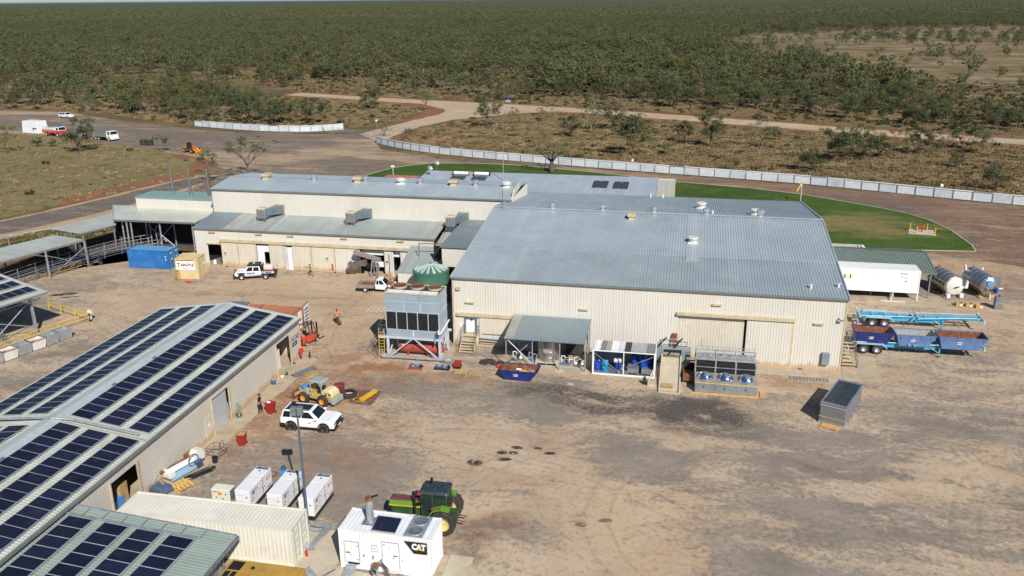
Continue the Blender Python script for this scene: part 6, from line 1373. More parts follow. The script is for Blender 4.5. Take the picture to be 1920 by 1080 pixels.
for i in range(6):MB().box(ex0-1.75+i*.14,ex0-1.1+i*.14,77.2+i*.12,77.5+i*.12,.25+i*.35,.3+i*.35).build('stair_tread',rail,et)
b=MB();b.bar((ex0-1.85,ey0-.1,1.4),(ex0-1.15,ey0-.4,.0),.04).bar((ex0-1.85,ey0-.1,1.4),(ex0-.95,ey0+1.1,2.7),.04).bar((ex0-1.5,ey0+.1,.9),(ex0-.95,ey0+1.0,1.9),.04);b.build('stair_rail',rail,et)
# base header pipe
hp=T('header_pipe','thick galvanised pipe with drum ends lying in front of the tower','pipe',(-25.4,75.2,0));MB().cyl((-28.5,75.1,.35),(-22.5,75.25,.35),.13,10).build('pipe',galv,hp,smooth=True)
for x in(-28.9,-21.9):MB().cyl((x-(.1 if x<-25 else .6),75.15,.38),(x+(.5 if x<-25 else .1),75.2,.38),.28,14).build('drum_end',galv,hp,smooth=True)
for i in range(5):MB().box(-27.9+i*1.25,-27.8+i*1.25,75.0,75.3,0,.25).build('support',galvd,hp)
rv=T('red_pressure_vessel','red horizontal pressure vessel lying under the condenser tower','tank',(-25.4,76.75,0))
b=MBL();b.lathe([(.02,-2.42),(.3,-2.36),(.48,-2.15),(.52,-1.95),(.52,1.95),(.48,2.2),(.3,2.38),(.02,2.42)],20,(0,0,0),axis='x');b.v=[(x,y,z+.82)for x,y,z in b.v];b.build('shell',redp,rv,smooth=True)
for x in(-1.3,1.2):MBL().box(x-.08,x+.08,-.35,.35,0,.5).build('saddle',redp,rv)
MBL().slab((-1.9,-.50,.72),(-1.2,-.50,.72),(-1.2,-.36,1.22),(-1.9,-.36,1.22),.02).build('notice',lwhite,rv);MBL().bar((.85,-.1,1.3),(.85,-.1,1.6),.06).build('valve',redp,rv)
MBL().slab((-.85,-.51,.88),(-.6,-.51,.88),(-.6,-.50,1.0),(-.85,-.50,1.0),.01).build('stencil_number',lblack,rv)
# skid pumps, boxes and pallets in front
def skid(x,y,label,m1,w,d,rz=0.0,seed=1):
    t=T('pump_skid',label,'pump skid',(x,y,0),rz);r=random.Random(seed);b=MBL()
    b.box(-w/2,w/2,-d/2,-d/2+.08,0,.12).box(-w/2,w/2,d/2-.08,d/2,0,.12).box(-w/2,-w/2+.08,-d/2,d/2,0,.12).box(w/2-.08,w/2,-d/2,d/2,0,.12);b.build('skid_frame',m1,t)
    MBL().box(-w/2+.08,w/2-.08,-d/2+.08,d/2-.08,.04,.07).build('deck',m1,t)
    for k,m in enumerate((dullblue,galv,rustm,pumpb,black)):
        x0,y0=-w/2+.2+k*(w-.4)/4,r.uniform(-.2,.2);MBL().cyl((x0-.1,y0,.25),(x0+.14,y0,.25),r.uniform(.10,.17),10).build('motor',m,t,smooth=True)
    b=MBL()
    for k in range(4):x0=r.uniform(-w/2+.1,w/2-.1);b.tube([(x0,-.2,.1),(x0,-.1,.5),(x0+.3,.2,.5),(x0+.3,.2,.1)],.025,5)
    b.build('pipework',galv,t);return t
skid(-25.0,73.6,'small pump skid on a red frame in front of the condenser tower',redp,1.35,1.0,seed=2);skid(-22.4,73.9,'greasy black framed pump skid right of the red framed one',black,1.5,.8,seed=5)
t=T('red_engine_box','red box engine unit on wheels near the pallets','engine unit',(-20.95,74.35,0));MBL().box(-.32,.32,-.3,.3,.25,.75).build('housing',redbin,t,bevel=.04);MBL().box(-.36,.36,-.34,.34,.1,.25).build('base',black,t)
def pallet(x,y,label,rz=0.0,z=0.0,m=None,w=1.2,d=1.1,n=6):
    t=T('wooden_pallet',label,'pallet',(x,y,z),rz);m=m or timber
    for i in range(n):y0=-d/2+i*d/n;MBL().box(-w/2,w/2,y0,y0+d/n*.7,.11,.135).build('plank',m,t)
    for x0 in(-w/2,-.05,w/2-.1):MBL().box(x0,x0+.1,-d/2,d/2,.02,.105).build('bearer',m,t)
    return t
pallet(-20.3,73.3,'wooden pallet before the red engine box',.05);pallet(-18.85,73.2,'wooden pallet right of the one by the red engine box',.03,n=5)
t=T('rubber_mat_heap','dark crumpled mat heap at the foot of the steps of the largest shed','mat heap',(-18.0,76.2,0));r=random.Random(8);b=MBL()
for i in range(14):b.sphere((r.uniform(-1,1),r.uniform(-.55,.55),.08),r.uniform(.2,.4),7,5,(1.2,1,.5))
b.build('heap',oil,t)
t=T('red_jerry_box','bright red and black toolbox beside the dark mat heap','toolbox',(-16.9,75.2,0),.4);MBL().box(-.35,.2,-.2,.2,.02,.28).build('box',redbr,t,bevel=.03);MBL().box(.22,.75,-.25,.1,.02,.15).build('black_case',black,t)
# ------------------------------------------------------------------ canopy with steel tank
cn=T('plant_canopy','grey skillion canopy on posts sheltering a stainless tank against the largest shed','canopy',(-12.5,77.7,0))
roof_y(cn,-16.45,-8.6,75.2,3.12,80.05,3.8,roofdk if False else mat('canopy_roof',(.235,.29,.31),.42,metal=.25,var=.06,scale=.4),pitch=.3,depth=.03);roof_y(cn,-16.45,-15.5,75.18,3.15,80.03,3.83,roofold,name='patched_roof_sheet',pitch=.3,depth=.03)
for x in(-16.33,-13.74,-11.07,-8.6):
    MB().cyl((x,75.45,0),(x,75.45,3.05),.06,8).build('post',galv,cn)
    if x>-12:MB().box(x-.35,x+.35,75.1,75.8,.0,.09).build('footing',concretel,cn)
for x in(-16.3,-8.7):MB().cyl((x,79.8,0),(x,79.8,3.7),.06,8).build('post',galv,cn)
for a,c_ in(((-16.2,75.42,2.95),(-13.8,75.42,.6)),((-16.2,75.48,.6),(-14.2,75.48,2.5)),((-8.6,75.5,2.4),(-8.7,79.6,.7))):MB().cyl(a,c_,.05,6).build('brace',galv,cn)
MB().bar((-16.4,75.4,3.0),(-8.6,75.4,3.0),.08,.12).build('beam',galvd,cn)
for x in(-8.52,-8.42):MB().cyl((x,76.6,0),(x,76.6,2.6),.06,8).build('downpipe',galv,cn)
st=T('stainless_tank','tall stainless steel tank standing on a plinth under the grey canopy','tank',(-12.5,77.6,0));b=MBL();b.lathe([(1.08,.35),(1.08,2.75),(.9,2.95),(.05,3.0)],28);b.build('shell',stain,st,smooth=True);MBL().box(-1.15,1.15,-1.1,1.1,.05,.35).build('plinth',concretel,st);MBL().box(-.95,-.05,-1.13,-1.1,.08,.24).box(.05,.95,-1.13,-1.1,.08,.24).build('plinth_slot',dark,st)
for z in(.8,1.4,2.0):MBL().lathe([(1.085,z),(1.1,z+.02),(1.085,z+.04)],28,closed=False).build('band',stain,st,smooth=True)
MBL().slab((-.3,-1.1,1.3),(.35,-1.1,1.3),(.35,-1.1,1.7),(-.3,-1.1,1.7),.01).build('name_plate',galv,st)
r=random.Random(12)
for k,(x,y,lb)in enumerate(((-15.6,77.2,'white pipework manifold under the left of the grey canopy'),(-14.0,77.3,'blue pump left of the stainless tank'),(-10.7,77.0,'blue pump right of the stainless tank'),(-9.4,76.8,'white and black pump by the right canopy post'))):
    t=T('pump_set',lb,'pump',(x,y,0));m=(white,pumpb,pumpb,white)[k]
    for q in range(3):MBL().cyl((-.35+q*.3,-.05,.35+.1*(q%2)),(-.12+q*.3,.05,.35+.1*(q%2)),.12,10).build('motor',(m,black,m)[q],t)
    MBL().box(-.45,.5,-.2,.2,.05,.16).build('base',galvd,t)
    for q in range(3):x0=-.4+q*.38;MBL().tube([(x0,0,.2),(x0,0,.95-.15*q),(x0+.35,0,.95-.15*q),(x0+.35,.1,.3)],.045,6).build('pipe',(white,galv,white)[q]if k!=1 else galv,t)
for k,(x0,x1,z1)in enumerate(((-16.0,-14.3,1.7),(-14.2,-13.7,2.3),(-11.0,-9.2,2.2))):
    t=T('control_cabinet',['dark cabinet at the back left under the grey canopy','blue grey cabinet behind the left of the stainless tank','black cabinet at the back right under the grey canopy'][k],'cabinet',((x0+x1)/2,79.3,0));MB().box(x0,x1,79.1,79.6,.3,z1).build('box',(galvd,coolduct,oil)[k],t);MB().box(x0+.1,x1-.1,79.05,79.1,.4,z1-.1).build('door',(galvd,coolduct,oil)[k],t)
MB().cyl((-16.0,76.15,.12),(-9.0,76.15,.12),.06,6).build('floor_pipe',galv,cn)
# ------------------------------------------------------------------ skips
def skip(name,label,loc,rz,Lt,Lb,W_,H_,m,lin,rusty=False,side='R',load=False,z=0):
    t=T(name,label,'skip bin',loc,rz);y0,y1=0,W_;a0=.35;b0,b1=(a0,a0+Lb)
    o=MBL();T_=.03
    prof=[(b0,.08),(b1,.08),(Lt,H_),(0,H_)]
    o.prism(prof,-T_,0,'y');o.prism(prof,W_,W_+T_,'y')
    o.build('side_wall',m,t)
    o=MBL();o.hexa([(b0,0,.05),(b1,0,.05),(b1,W_,.05),(b0,W_,.05),(b0,0,.08),(b1,0,.08),(b1,W_,.08),(b0,W_,.08)])
    o.hexa([(b1,0,.05),(b1+.03,0,.05),(b1+.03,W_,.05),(b1,W_,.05),(Lt-.03,0,H_),(Lt,0,H_),(Lt,W_,H_),(Lt-.03,W_,H_)])
    o.hexa([(b0-.03,0,.05),(b0,0,.05),(b0,W_,.05),(b0-.03,W_,.05),(0,0,H_),(.03,0,H_),(.03,W_,H_),(0,W_,H_)])
    o.build('end_wall',m,t)
    o=MBL();o.prism([(b0+.02,.1),(b1-.02,.1),(Lt-.06,H_-.02),(.06,H_-.02)],W_-.02,W_-.005,'y');o.prism([(b0+.02,.1),(b1-.02,.1),(Lt-.06,H_-.02),(.06,H_-.02)],.005,.02,'y')
    o.hexa([(b0,.02,.085),(b1,.02,.085),(b1,W_-.02,.085),(b0,W_-.02,.085),(b0,.02,.1),(b1,.02,.1),(b1,W_-.02,.1),(b0,W_-.02,.1)])
    for s,(p,q)in((1,(b1-.01,Lt-.045)),(-1,(b0+.01,.045))):o.hexa([(p-.01,.02,.1),(p,.02,.1),(p,W_-.02,.1),(p-.01,W_-.02,.1),(q-.01,.02,H_-.02),(q,.02,H_-.02),(q,W_-.02,H_-.02),(q-.01,W_-.02,H_-.02)])
    o.build('lining',lin,t)
    o=MBL();e=.05
    o.box(-.04,Lt+.04,-e-.03,.01,H_-.03,H_+.05).box(-.04,Lt+.04,W_-.01,W_+e+.03,H_-.03,H_+.05).box(-.05,.04,0,W_,H_-.03,H_+.05).box(Lt-.04,Lt+.05,0,W_,H_-.03,H_+.05);o.build('rim',m,t)
    o=MBL();k=4
    for i in range(k):
        x=.45+(Lt-.9)*i/(k-1);o.box(x-.03,x+.03,-.07,-.03,H_*(.55),H_-.03)
    o.bar((.1,-.05,H_*.80),(Lt-.1,-.05,H_*.80),.04,.06);o.build('stiffener',m,t)
    for z_,mm,w in((.62,lwhite,.5),(.575,lred,.44),(.49,lwhite,.42)):MBL().box(Lt*.42-w/2,Lt*.42+w/2,-.045,-.035,H_*z_,H_*z_+.06).build('label',mm,t)
    if load:
        r=random.Random(2)
        for i in range(16):cx,cy=r.uniform(.5,Lt-.7),r.uniform(.2,W_-.2);MBL().hexa([tuple(Vector((cx,cy,.5))+Vector((sx*r.uniform(.1,.4),sy*r.uniform(.08,.3),sz*r.uniform(.03,.2))))for sz in(-1,1)for sx,sy in((-1,-1),(1,-1),(1,1),(-1,1))]).build('scrap_piece',r.choice((timber,rustm,lwhite,yellowp,greyt,galv)),t)
    return t
skip('skip_bin','dark blue skip with rusty inside and scrap standing before the grey canopy',(-16.3,72.5,0),-.02,3.55,2.5,1.75,.98,skipnavy,rustm,load=True)
# ------------------------------------------------------------------ open sided white container with drums
wc=T('open_side_container','white open sided container with striped roof holding blue drums','shipping container',(-7.9,75.35,0));Lc,Wc,Hc=5.95,2.4,2.55
fr=MBL()
for x in(0,Lc-.14):
    for y in(0,Wc-.14):fr.box(x,x+.14,y,y+.14,0,Hc)
fr.box(.14,Lc-.14,0,.1,0,.16).box(.14,Lc-.14,0,.1,Hc-.12,Hc).box(Lc/2-.04,Lc/2+.04,.01,.09,.16,Hc-.12);fr.build('frame',white,wc)
MBL().box(.1,Lc-.1,Wc-.1,Wc-.03,.1,Hc).build('back_wall',coolduct,wc);MBL().box(0.03,.08,.14,Wc-.1,.1,Hc-.05).build('end_wall',whited,wc);MBL().box(Lc-.08,Lc-.03,.14,Wc-.1,.1,Hc-.05).build('end_wall',whited,wc);MBL().box(.1,Lc-.1,.1,Wc-.1,.04,.12).build('floor',galvd,wc)
ws=(.65,.5,.5,.6,.55,.6,.9,.0)
for i,(x0,x1,m)in enumerate(((0.1,.72,white),(.74,1.22,galvd),(1.24,1.72,roofold),(1.74,2.45,white),(2.47,3.0,stone_c),(3.02,3.6,oil),(3.62,5.1,galv),(5.12,5.85,galvd))):
    b=MBL();l=x1-x0;b.corr((x0,.0,Hc+.03),(1,0,0),(0,1,0),l,Wc,.26,.03);b.box(x0,x1,.0,Wc,Hc+.0,Hc+.02);b.build('roof_sheet',m,wc)
MBL().bar((.2,.05,2.2),(2.7,.05,.3),.04).bar((5.75,.05,2.2),(3.2,.05,.9),.04).build('brace',galv,wc)
def drum(x,y,r_,h,m,label,grp='plastic drums in the open sided container',z=.12):
    t=T('plastic_drum',label,'drum',(x,y,z),0,grp);MBL().lathe([(.02,0),(r_,.0),(r_,h*.3),(r_*1.04,h*.33),(r_,h*.36),(r_,h*.64),(r_*1.04,h*.67),(r_,h*.7),(r_*.97,h*.95),(r_*.8,h),(.02,h)],16).build('drum_body',m,t,smooth=True);MBL().cyl((r_*.5,0,h),(r_*.5,0,h+.04),.05,8).build('cap',lwhite,t)
drum(-7.45,76.3,.3,.95,tealb,'dark blue drum at the left end of the open sided container');drum(-6.75,76.2,.33,1.0,tealc,'teal blue drum second from the left in the open sided container');drum(-5.55,76.5,.3,.85,tealb,'blue drum with a white carton on top in the open sided container');drum(-4.0,76.9,.3,.85,tealb,'blue drum raised on the left grey bund of the open sided container',z=.75);drum(-3.15,76.5,.3,.8,tealb,'left blue drum on the right grey bund',z=.65);drum(-2.65,76.6,.28,.8,tealb,'right blue drum on the right grey bund',z=.65)
t=T('carton','white carton lying on the blue drum in the open sided container','carton',(-5.55,76.5,1.0));MBL().box(-.35,.35,-.25,.25,.02,.3).build('box',lwhite,t);MBL().box(-.34,.34,-.255,-.25,.08,.14).build('stripe',lred,t)
for x0,x1,lb in((-4.6,-3.5,'left grey spill bund in the open sided container'),(-3.25,-2.2,'right grey spill bund in the open sided container')):
    t=T('spill_bund',lb,'bund',((x0+x1)/2,76.4,0));MB().box(x0,x1,75.7,77.0,.12,.72).build('tub',galvd,t,bevel=.03);MB().box(x0+.1,x1-.1,75.68,75.7,.15,.25).build('foot_slot',dark,t)
t=T('wash_pump','small machine frame standing between the drums in the open sided container','machine',(-5.0,75.9,.12));MBL().box(-.5,.4,-.15,.2,0,.25).build('base',galvd,t);MBL().cyl((-.3,0,.35),(.1,0,.35),.12,10).build('motor',galv,t)
t=T('emergency_shower','yellow and white wash station with hoses at the right corner of the open sided container','wash station',(-2.2,73.9,0));MBL().box(-.35,.35,-.35,.35,0,.28).build('plinth',creamtrim,t)
for q in range(3):MBL().tube([(-.3,.1,.2),(-.1+.1*q,0,.9+.1*q),(.1+.1*q,.2,1.5)],.03,5).build('hose',(white,galv,lwhite)[q],t)
MBL().lathe([(.22,0),(.3,.05),(.22,.1)],12,(-.6,0,.3),axis='y',closed=False).build('hose_coil',black,t);MBL().box(-.75,-.5,-.1,.1,0,.7).build('reel',black,t)
# ------------------------------------------------------------------ loading ramp and platform
lr=T('loading_platform','concrete ramp with rails up to a blue grey hopper at the shed wall','ramp',(-.5,76,0))
b=MB();b.hexa([(-1.35,72.9,0),(.3,72.9,0),(.3,79.3,0),(-1.35,79.3,0),(-1.35,72.9,.08),(.3,72.9,.08),(.3,79.3,.75),(-1.35,79.3,.75)]);b.build('ramp_slab',concretel,lr)
for x in(-1.5,.32):MB().hexa([(x,72.4,0),(x+.14,72.4,0),(x+.14,79.3,0),(x,79.3,0),(x,72.4,.18),(x+.14,72.4,.18),(x+.14,79.3,.95),(x,79.3,.95)]).build('kerb',concretel,lr)
MB().box(-1.5,.46,72.35,72.5,0,.1).build('kerb',concretel,lr)
MB().box(-2.3,1.3,79.35,80.1,.1,1.55).build('hopper',mat('hopper_blue_grey',(.27,.35,.38),.4,metal=.25,var=.15,scale=2),lr,bevel=.02)
b=MB(); 
for z in(1.9,2.35):b.tube([(-1.5,79.3,z),(-1.5,79.9,z),(1.2,79.9,z)],.03,5)
for x in(-1.5,-.6,.3,1.2):b.cyl((x,79.9,1.55),(x,79.9,2.4),.03,5)
b.cyl((-1.5,79.3,.9),(-1.5,79.3,2.4),.035,5).cyl((.4,79.3,.9),(.4,79.3,1.6),.035,5);b.build('handrail',galv,lr)
MB().box(-1.45,.4,79.1,79.3,.78,.9).build('sill',rustm,lr);MB().box(-1.3,.35,79.28,79.34,1.2,1.45).box(.33,.42,79.2,79.34,.9,1.5).build('opening_frame',black,lr)
for a,c_ in(((-2.2,79.2,1.3),(-1.1,79.9,2.5)),((-.9,79.2,.9),(.45,79.9,2.5))):MB().bar(a,c_,.1,.1).build('prop',black,lr)
MB().hexa([(-.75,79.9,1.7),(-.05,79.9,1.7),(-.05,80.15,1.7),(-.75,80.15,1.7),(-.55,79.9,2.9),(-.1,79.9,2.9),(-.1,80.15,2.9),(-.55,80.15,2.9)]).build('chute_hood',rustm,lr)
pallet(-.75,73.65,'wooden pallet lying on the foot of the concrete ramp',0,.12,w=1.05,d=.9,n=5)
t=T('rusty_trough','rusty open trough between the ramp and the fan condenser','trough',(1.15,76.2,0));MBL().box(-.5,.6,-1.4,1.4,.3,.34).build('floor',rustm,t)
for x in(-.5,.56):MBL().box(x,x+.04,-1.4,1.4,.3,.95).build('wall',rail,t)
MBL().box(-.5,.6,1.36,1.4,.3,1.0).build('end_wall',black,t);MBL().tube([(-.5,1.35,1.0),(-.4,1.35,1.2),(.5,1.35,1.2)],.05,6).build('pipe',black,t)
for x,y in((-.45,-1.3),(.5,-1.3),(-.45,1.3),(.5,1.3)):MBL().box(x-.04,x+.04,y-.04,y+.04,0,.3).build('leg',rail,t)
# ------------------------------------------------------------------ fan condenser
fc_=T('fan_condenser','grey air condenser with three shiny round fans before the big sliding door','condenser',(4.5,75,0));cx0,cx1=1.75,7.25
MB().box(cx0-.35,cx1+.05,72.78,72.95,.02,.12).box(cx0-.35,cx1+.05,75.9,76.0,.02,.12).build('base_skid',timbery,fc_)
for i in range(3):w=(cx1-cx0)/3;MB().box(cx0+i*w+.012,cx0+(i+1)*w-.012,72.98,73.05,.14,1.02).build('front_panel',mat('ribbed_alu_panel',(.38,.41,.45),.35,metal=.6,var=.06),fc_);MB().box(cx0+i*w+w*.42,cx0+i*w+w*.46,72.94,72.98,.55,.75).build('handle',black,fc_)
MB().box(cx0,cx1,73.06,75.3,.14,1.0).build('cabinet',galv,fc_);MB().box(cx0-.03,cx1+.03,72.95,75.35,1.03,1.07).build('fan_deck',mat('warm_deck',(.36,.34,.30),.5,metal=.3),fc_);MB().box(cx0-.03,cx1+.03,72.92,72.97,1.0,1.09).build('deck_edge',strapy,fc_)
for i in range(3):
    cx=cx0+.92+i*1.83;b=MB();b.lathe([(.66,1.07),(.70,1.12),(.62,1.34),(.55,1.42),(.50,1.40)],24,(cx,74.15,0),closed=False);b.build('fan_cowl',alum,fc_,smooth=True)
    g_=MB(); 
    for rr in(.18,.34,.5):g_.lathe([(rr,1.42+.12*(1-rr)),(rr+.015,1.43+.12*(1-rr))],20,(cx,74.15,0),closed=False)
    for q in range(8):a=pi*q/8;g_.bar((cx+.54*cos(a),74.15+.54*sin(a),1.42),(cx,74.15,1.54),.012)
    g_.build('fan_guard',galv,fc_);MB().cyl((cx,74.15,1.1),(cx,74.15,1.16),.5,18).build('fan_well',dullblue,fc_);MB().cyl((cx,74.15,1.16),(cx,74.15,1.4),.15,12).build('fan_motor',pumpb,fc_)
    for q in range(5):a=2*pi*q/5;MB().slab((cx+.12*cos(a),74.15+.12*sin(a),1.3),(cx+.5*cos(a),74.15+.5*sin(a),1.3),(cx+.5*cos(a+.45),74.15+.5*sin(a+.45),1.36),(cx+.12*cos(a+.45),74.15+.12*sin(a+.45),1.36),.01).build('fan_blade',galv,fc_)
# rear tall open frame
for i in range(4):x=cx0+i*(cx1-cx0)/3;MB().box(x-.06,x+.06,75.45,75.57,0,2.35).box(x-.05,x+.05,77.9,78.0,0,2.3).build('upright',galv,fc_)
MB().box(cx0-.1,cx1+.1,75.40,75.58,2.28,2.42).build('front_beam',galv,fc_);MB().box(cx0,cx1,75.40,75.46,1.55,1.6).build('mid_rail',galv,fc_);MB().box(cx0,cx1,77.85,78.02,2.22,2.34).build('rear_beam',galv,fc_)
for i in range(3):
    x=cx0+i*(cx1-cx0)/3;MB().box(x+.1,x+1.75,75.5,77.6,.2,1.9).build('coil_block',mat('black_coil',(.012,.013,.015),.6),fc_);MB().box(x+.08,x+1.77,76.6,77.7,2.0,2.12).build('coil_header_tray',galv,fc_)
    MB().cyl((x+.2,76.9+.1*i,2.2),(x+1.65,76.9+.1*i,2.2),.1,8).build('header_pipe',stain,fc_)
b=MB()
for i in range(12):x=cx0+.1+i*(cx1-cx0-.2)/11;b.cyl((x,77.95,2.3),(x,77.95,2.62),.015,4)
b.tube([(cx0,77.95,2.62),(cx1,77.95,2.62)],.02,4);b.tube([(cx0+.5,77.95,2.6),(cx0+.5,77.95,3.4)],.02,4);b.build('top_rail',galvd,fc_)
pallet(7.75,73.6,'orange timber block at the right corner of the fan condenser',0,0,timbery,.4,1.2,4)
# ------------------------------------------------------------------ boxed coil unit alone on the yard
gbx=T('boxed_coil_unit','grey boxed coil with six dark top panels alone on the yard','coil unit',(14.1,71.2,0),-.40)
gw,gl,gh=2.15,5.55,1.85
gd=MBL()
MBL().box(-gw/2+.05,gw/2-.05,-gl/2+.03,gl/2-.03,.2,gh-.03).build('casing',coilside,gbx);MBL().box(-gw/2,gw/2,-gl/2,gl/2,.06,.2).build('base_frame',galv,gbx)
MBL().box(-gw/2,gw/2,-gl/2,-gl/2+.28,gh-.03,gh+.06).box(-gw/2,gw/2,gl/2-.24,gl/2,gh-.03,gh+.06).box(-gw/2,-gw/2+.12,-gl/2+.28,gl/2-.24,gh-.03,gh+.06).box(gw/2-.12,gw/2,-gl/2+.28,gl/2-.24,gh-.03,gh+.06).build('top_frame',mat('coil_frame_blue_grey',(.24,.28,.38),.35,metal=.4),gbx)
for i in range(3):
    for j in range(2):l_=(gl-.52)/3;w=(gw-.24)/2;x0=-gw/2+.12+j*w;y0=-gl/2+.28+i*l_;MBL().box(x0+.02,x0+w-.02,y0+.03,y0+l_-.03,gh-.02,gh+.02).build('fin_panel',finm,gbx)
for z in(gh-.18,.62):MBL().box(-gw/2-.012,gw/2+.012,-gl/2-.012,-gl/2+.03,z,z+.05).build('strap',strapy,gbx)
for z in(.75,1.0,1.25,1.5):MBL().box(-gw/2+.06,gw/2-.06,-gl/2+.01,-gl/2+.03,z,z+.03).build('side_rib',galvd,gbx)
for y in(-1.6,-.6,.5,1.5):MBL().box(gw/2+.0,gw/2+.12,y-.08,y+.08,.1,.35).build('lifting_lug',alum,gbx)
pallet(12.85,68.25,'orange wooden pallet tucked under the corner of the boxed coil',-.40,0,timbery,1.35,.8,5)
# ------------------------------------------------------------------ round green water tank
wt=T('water_tank','round green water tank with ribbed conical lid beside the tower','water tank',(-29.1,92.9,0));wt.scale=(.93,.93,1.27);MBL().lathe([(2.27,0),(2.3,1),(2.3,2),(2.27,3.02)],40,closed=False).build('shell',tankgn,wt,smooth=True)
MBL().lathe([(2.33,2.98),(2.33,3.10),(2.2,3.12),(.02,3.62)],40,closed=False).build('lid',tankgn,wt,smooth=True,angle=50)
for k in range(16):
    a=2*pi*k/16+.1;d=.085;MBL().slab((2.15*cos(a-d),2.15*sin(a-d),3.24),(2.15*cos(a+d),2.15*sin(a+d),3.24),(.25*cos(a+d*3),.25*sin(a+d*3),3.68),(.25*cos(a-d*3),.25*sin(a-d*3),3.68),.08).build('lid_rib',tanktop,wt)
MBL().cyl((0,0,3.55),(0,0,3.8),.1,8).build('vent_cap',tankgn,wt);MBL().cyl((.9,1.4,3.4),(.9,1.4,3.65),.26,12).build('hatch',black,wt)
# ------------------------------------------------------------------ chute at the lean-to
t=T('discharge_chute','grey sloping conveyor chute on stilts at an open bay of the lean-to','chute',(-39.7,100.4,0))
MBL().hexa([(-2.0,-.4,3.1),(-2.0,.3,3.1),(1.5,.3,2.2),(1.5,-.4,2.2),(-2.0,-.4,3.5),(-2.0,.3,3.5),(1.5,.3,2.6),(1.5,-.4,2.6)]).build('trough',greyt,t)
MBL().hexa([(-2.5,-.7,1.35),(-2.5,-.1,1.35),(-.3,.0,1.7),(-.3,-.6,1.7),(-2.5,-.7,1.9),(-2.5,-.1,1.9),(-.3,.0,2.5),(-.3,-.6,2.5)]).build('outlet_shroud',rail,t);MBL().box(-2.75,-2.5,-.7,.2,1.2,2.0).build('flap',galvd,t)
for a,c_ in(((.2,-.4,0),(.45,-.2,2.4)),((1.3,-.4,0),(.75,-.2,3.0)),((.3,.5,0),(.6,.3,2.4)),((1.1,.5,0),(.9,.3,2.4))):MBL().cyl(a,c_,.07,7).build('leg',galv,t)
MBL().cyl((.2,-.4,.3),(1.25,.5,1.2),.04,6).cyl((.2,.4,1.2),(1.25,-.4,.3),.04,6).build('brace',rail,t)
# ------------------------------------------------------------------ right side: reefer box under green roof
gr=T('open_shelter','dark green ribbed roof on posts over the white box, right of the largest shed','shelter',(23.5,108,0))
roof_y(gr,15.6,29.3,104.1,3.25,109.9,4.1,roofgn2 if False else mat('olive_green_roof',(.20,.255,.215),.42,metal=.2,var=.08),pitch=.33,depth=.06);mb=MBL();l=math.hypot(2.6,.45);mb.corr((29.3,112.5,3.65),(-1,0,0),(0,-2.6,.45),13.7,l,.33,.06);mb.v=[(x-23.5,y-108,z)for x,y,z in mb.v];mb.build('roof_sheet',roofdk,gr)
MB().bar((29.36,104.0,3.2),(29.36,109.9,4.08),.1,.16).bar((29.36,109.9,4.08),(29.36,112.5,3.62),.1,.16).build('barge_cap',galvd,gr);MB().box(15.6,29.3,103.93,104.05,3.08,3.24).build('gutter',gutterm,gr)
MB().add([(29.2,104.1,2.6),(29.2,108.5,2.9),(29.2,108.5,3.85),(29.2,104.1,3.15)],[(0,1,2,3)]).add([(29.22,104.1,2.6),(29.22,104.1,3.15),(29.22,108.5,3.85),(29.22,108.5,2.9)],[(0,1,2,3)]).build('gable_sheet',galvd,gr)
for x in(28.8,22.4,16.2):
    for y in(104.25,111.5):MB().box(x-.07,x+.07,y-.07,y+.07,0,3.3).build('post',galvd,gr)
rf=T('white_reefer_box','long white insulated box on legs beneath the dark green roof','trailer box',(22.3,104.5,0))
b=MB();b.corr((16.0,103.2,1.05),(1,0,0),(0,0,1),11.4,2.6,.62,.02);b.build('front_wall',white,rf);MB().box(16.0,27.4,103.25,105.9,1.0,3.62).build('body',white,rf);MB().box(15.95,27.45,103.1,103.24,.92,1.06).build('sill',white,rf)
MB().box(27.3,27.42,103.15,103.3,.0,3.65).build('corner_post',white,rf);MB().box(18.9,20.1,103.18,103.2,2.35,2.85).build('patch',mat('yellowed_patch',(.70,.64,.48),.6),rf)
for x,z,w in((25.2,3.2,.8),(25.3,2.9,.2),(25.8,2.7,.15),(25.75,2.3,.25)):MB().box(x,x+w,103.17,103.185,z,z+.06).build('lettering',lblack,rf)
for x in(24.4,24.7):MB().box(x,x+.12,103.4,103.55,0,.95).build('leg',galv,rf)
MB().bar((24.75,103.5,.9),(24.3,102.3,.05),.08).box(23.2,25.9,102.2,102.4,0,.1).build('prop',whited,rf);MB().box(16.1,27.3,103.7,105.6,.75,.95).build('under_frame',chassis,rf)
for x in(17.5,18.8): 
    for y in(103.7,105.5):MB().cyl((x,y-.12,.5),(x,y+.12,.5),.5,16).build('wheel',blackr,rf)
fl=T('flat_white_roof','low white edged flat roofed transportable behind the dark green roof','cabin',(20,116,0));MB().box(14.8,23.6,113.8,118.1,0,2.35).build('wall',white,fl);MB().box(14.7,23.7,113.7,118.2,2.36,2.5).build('roof_rim',white,fl);MB().box(14.9,23.3,113.95,117.9,2.5,2.53).build('roof_deck',concretel,fl)
for x in(22.9,23.3):MB().bar((x,114.2,2.5),(x,117.6,2.56),.12,.2).build('rail',white,fl)
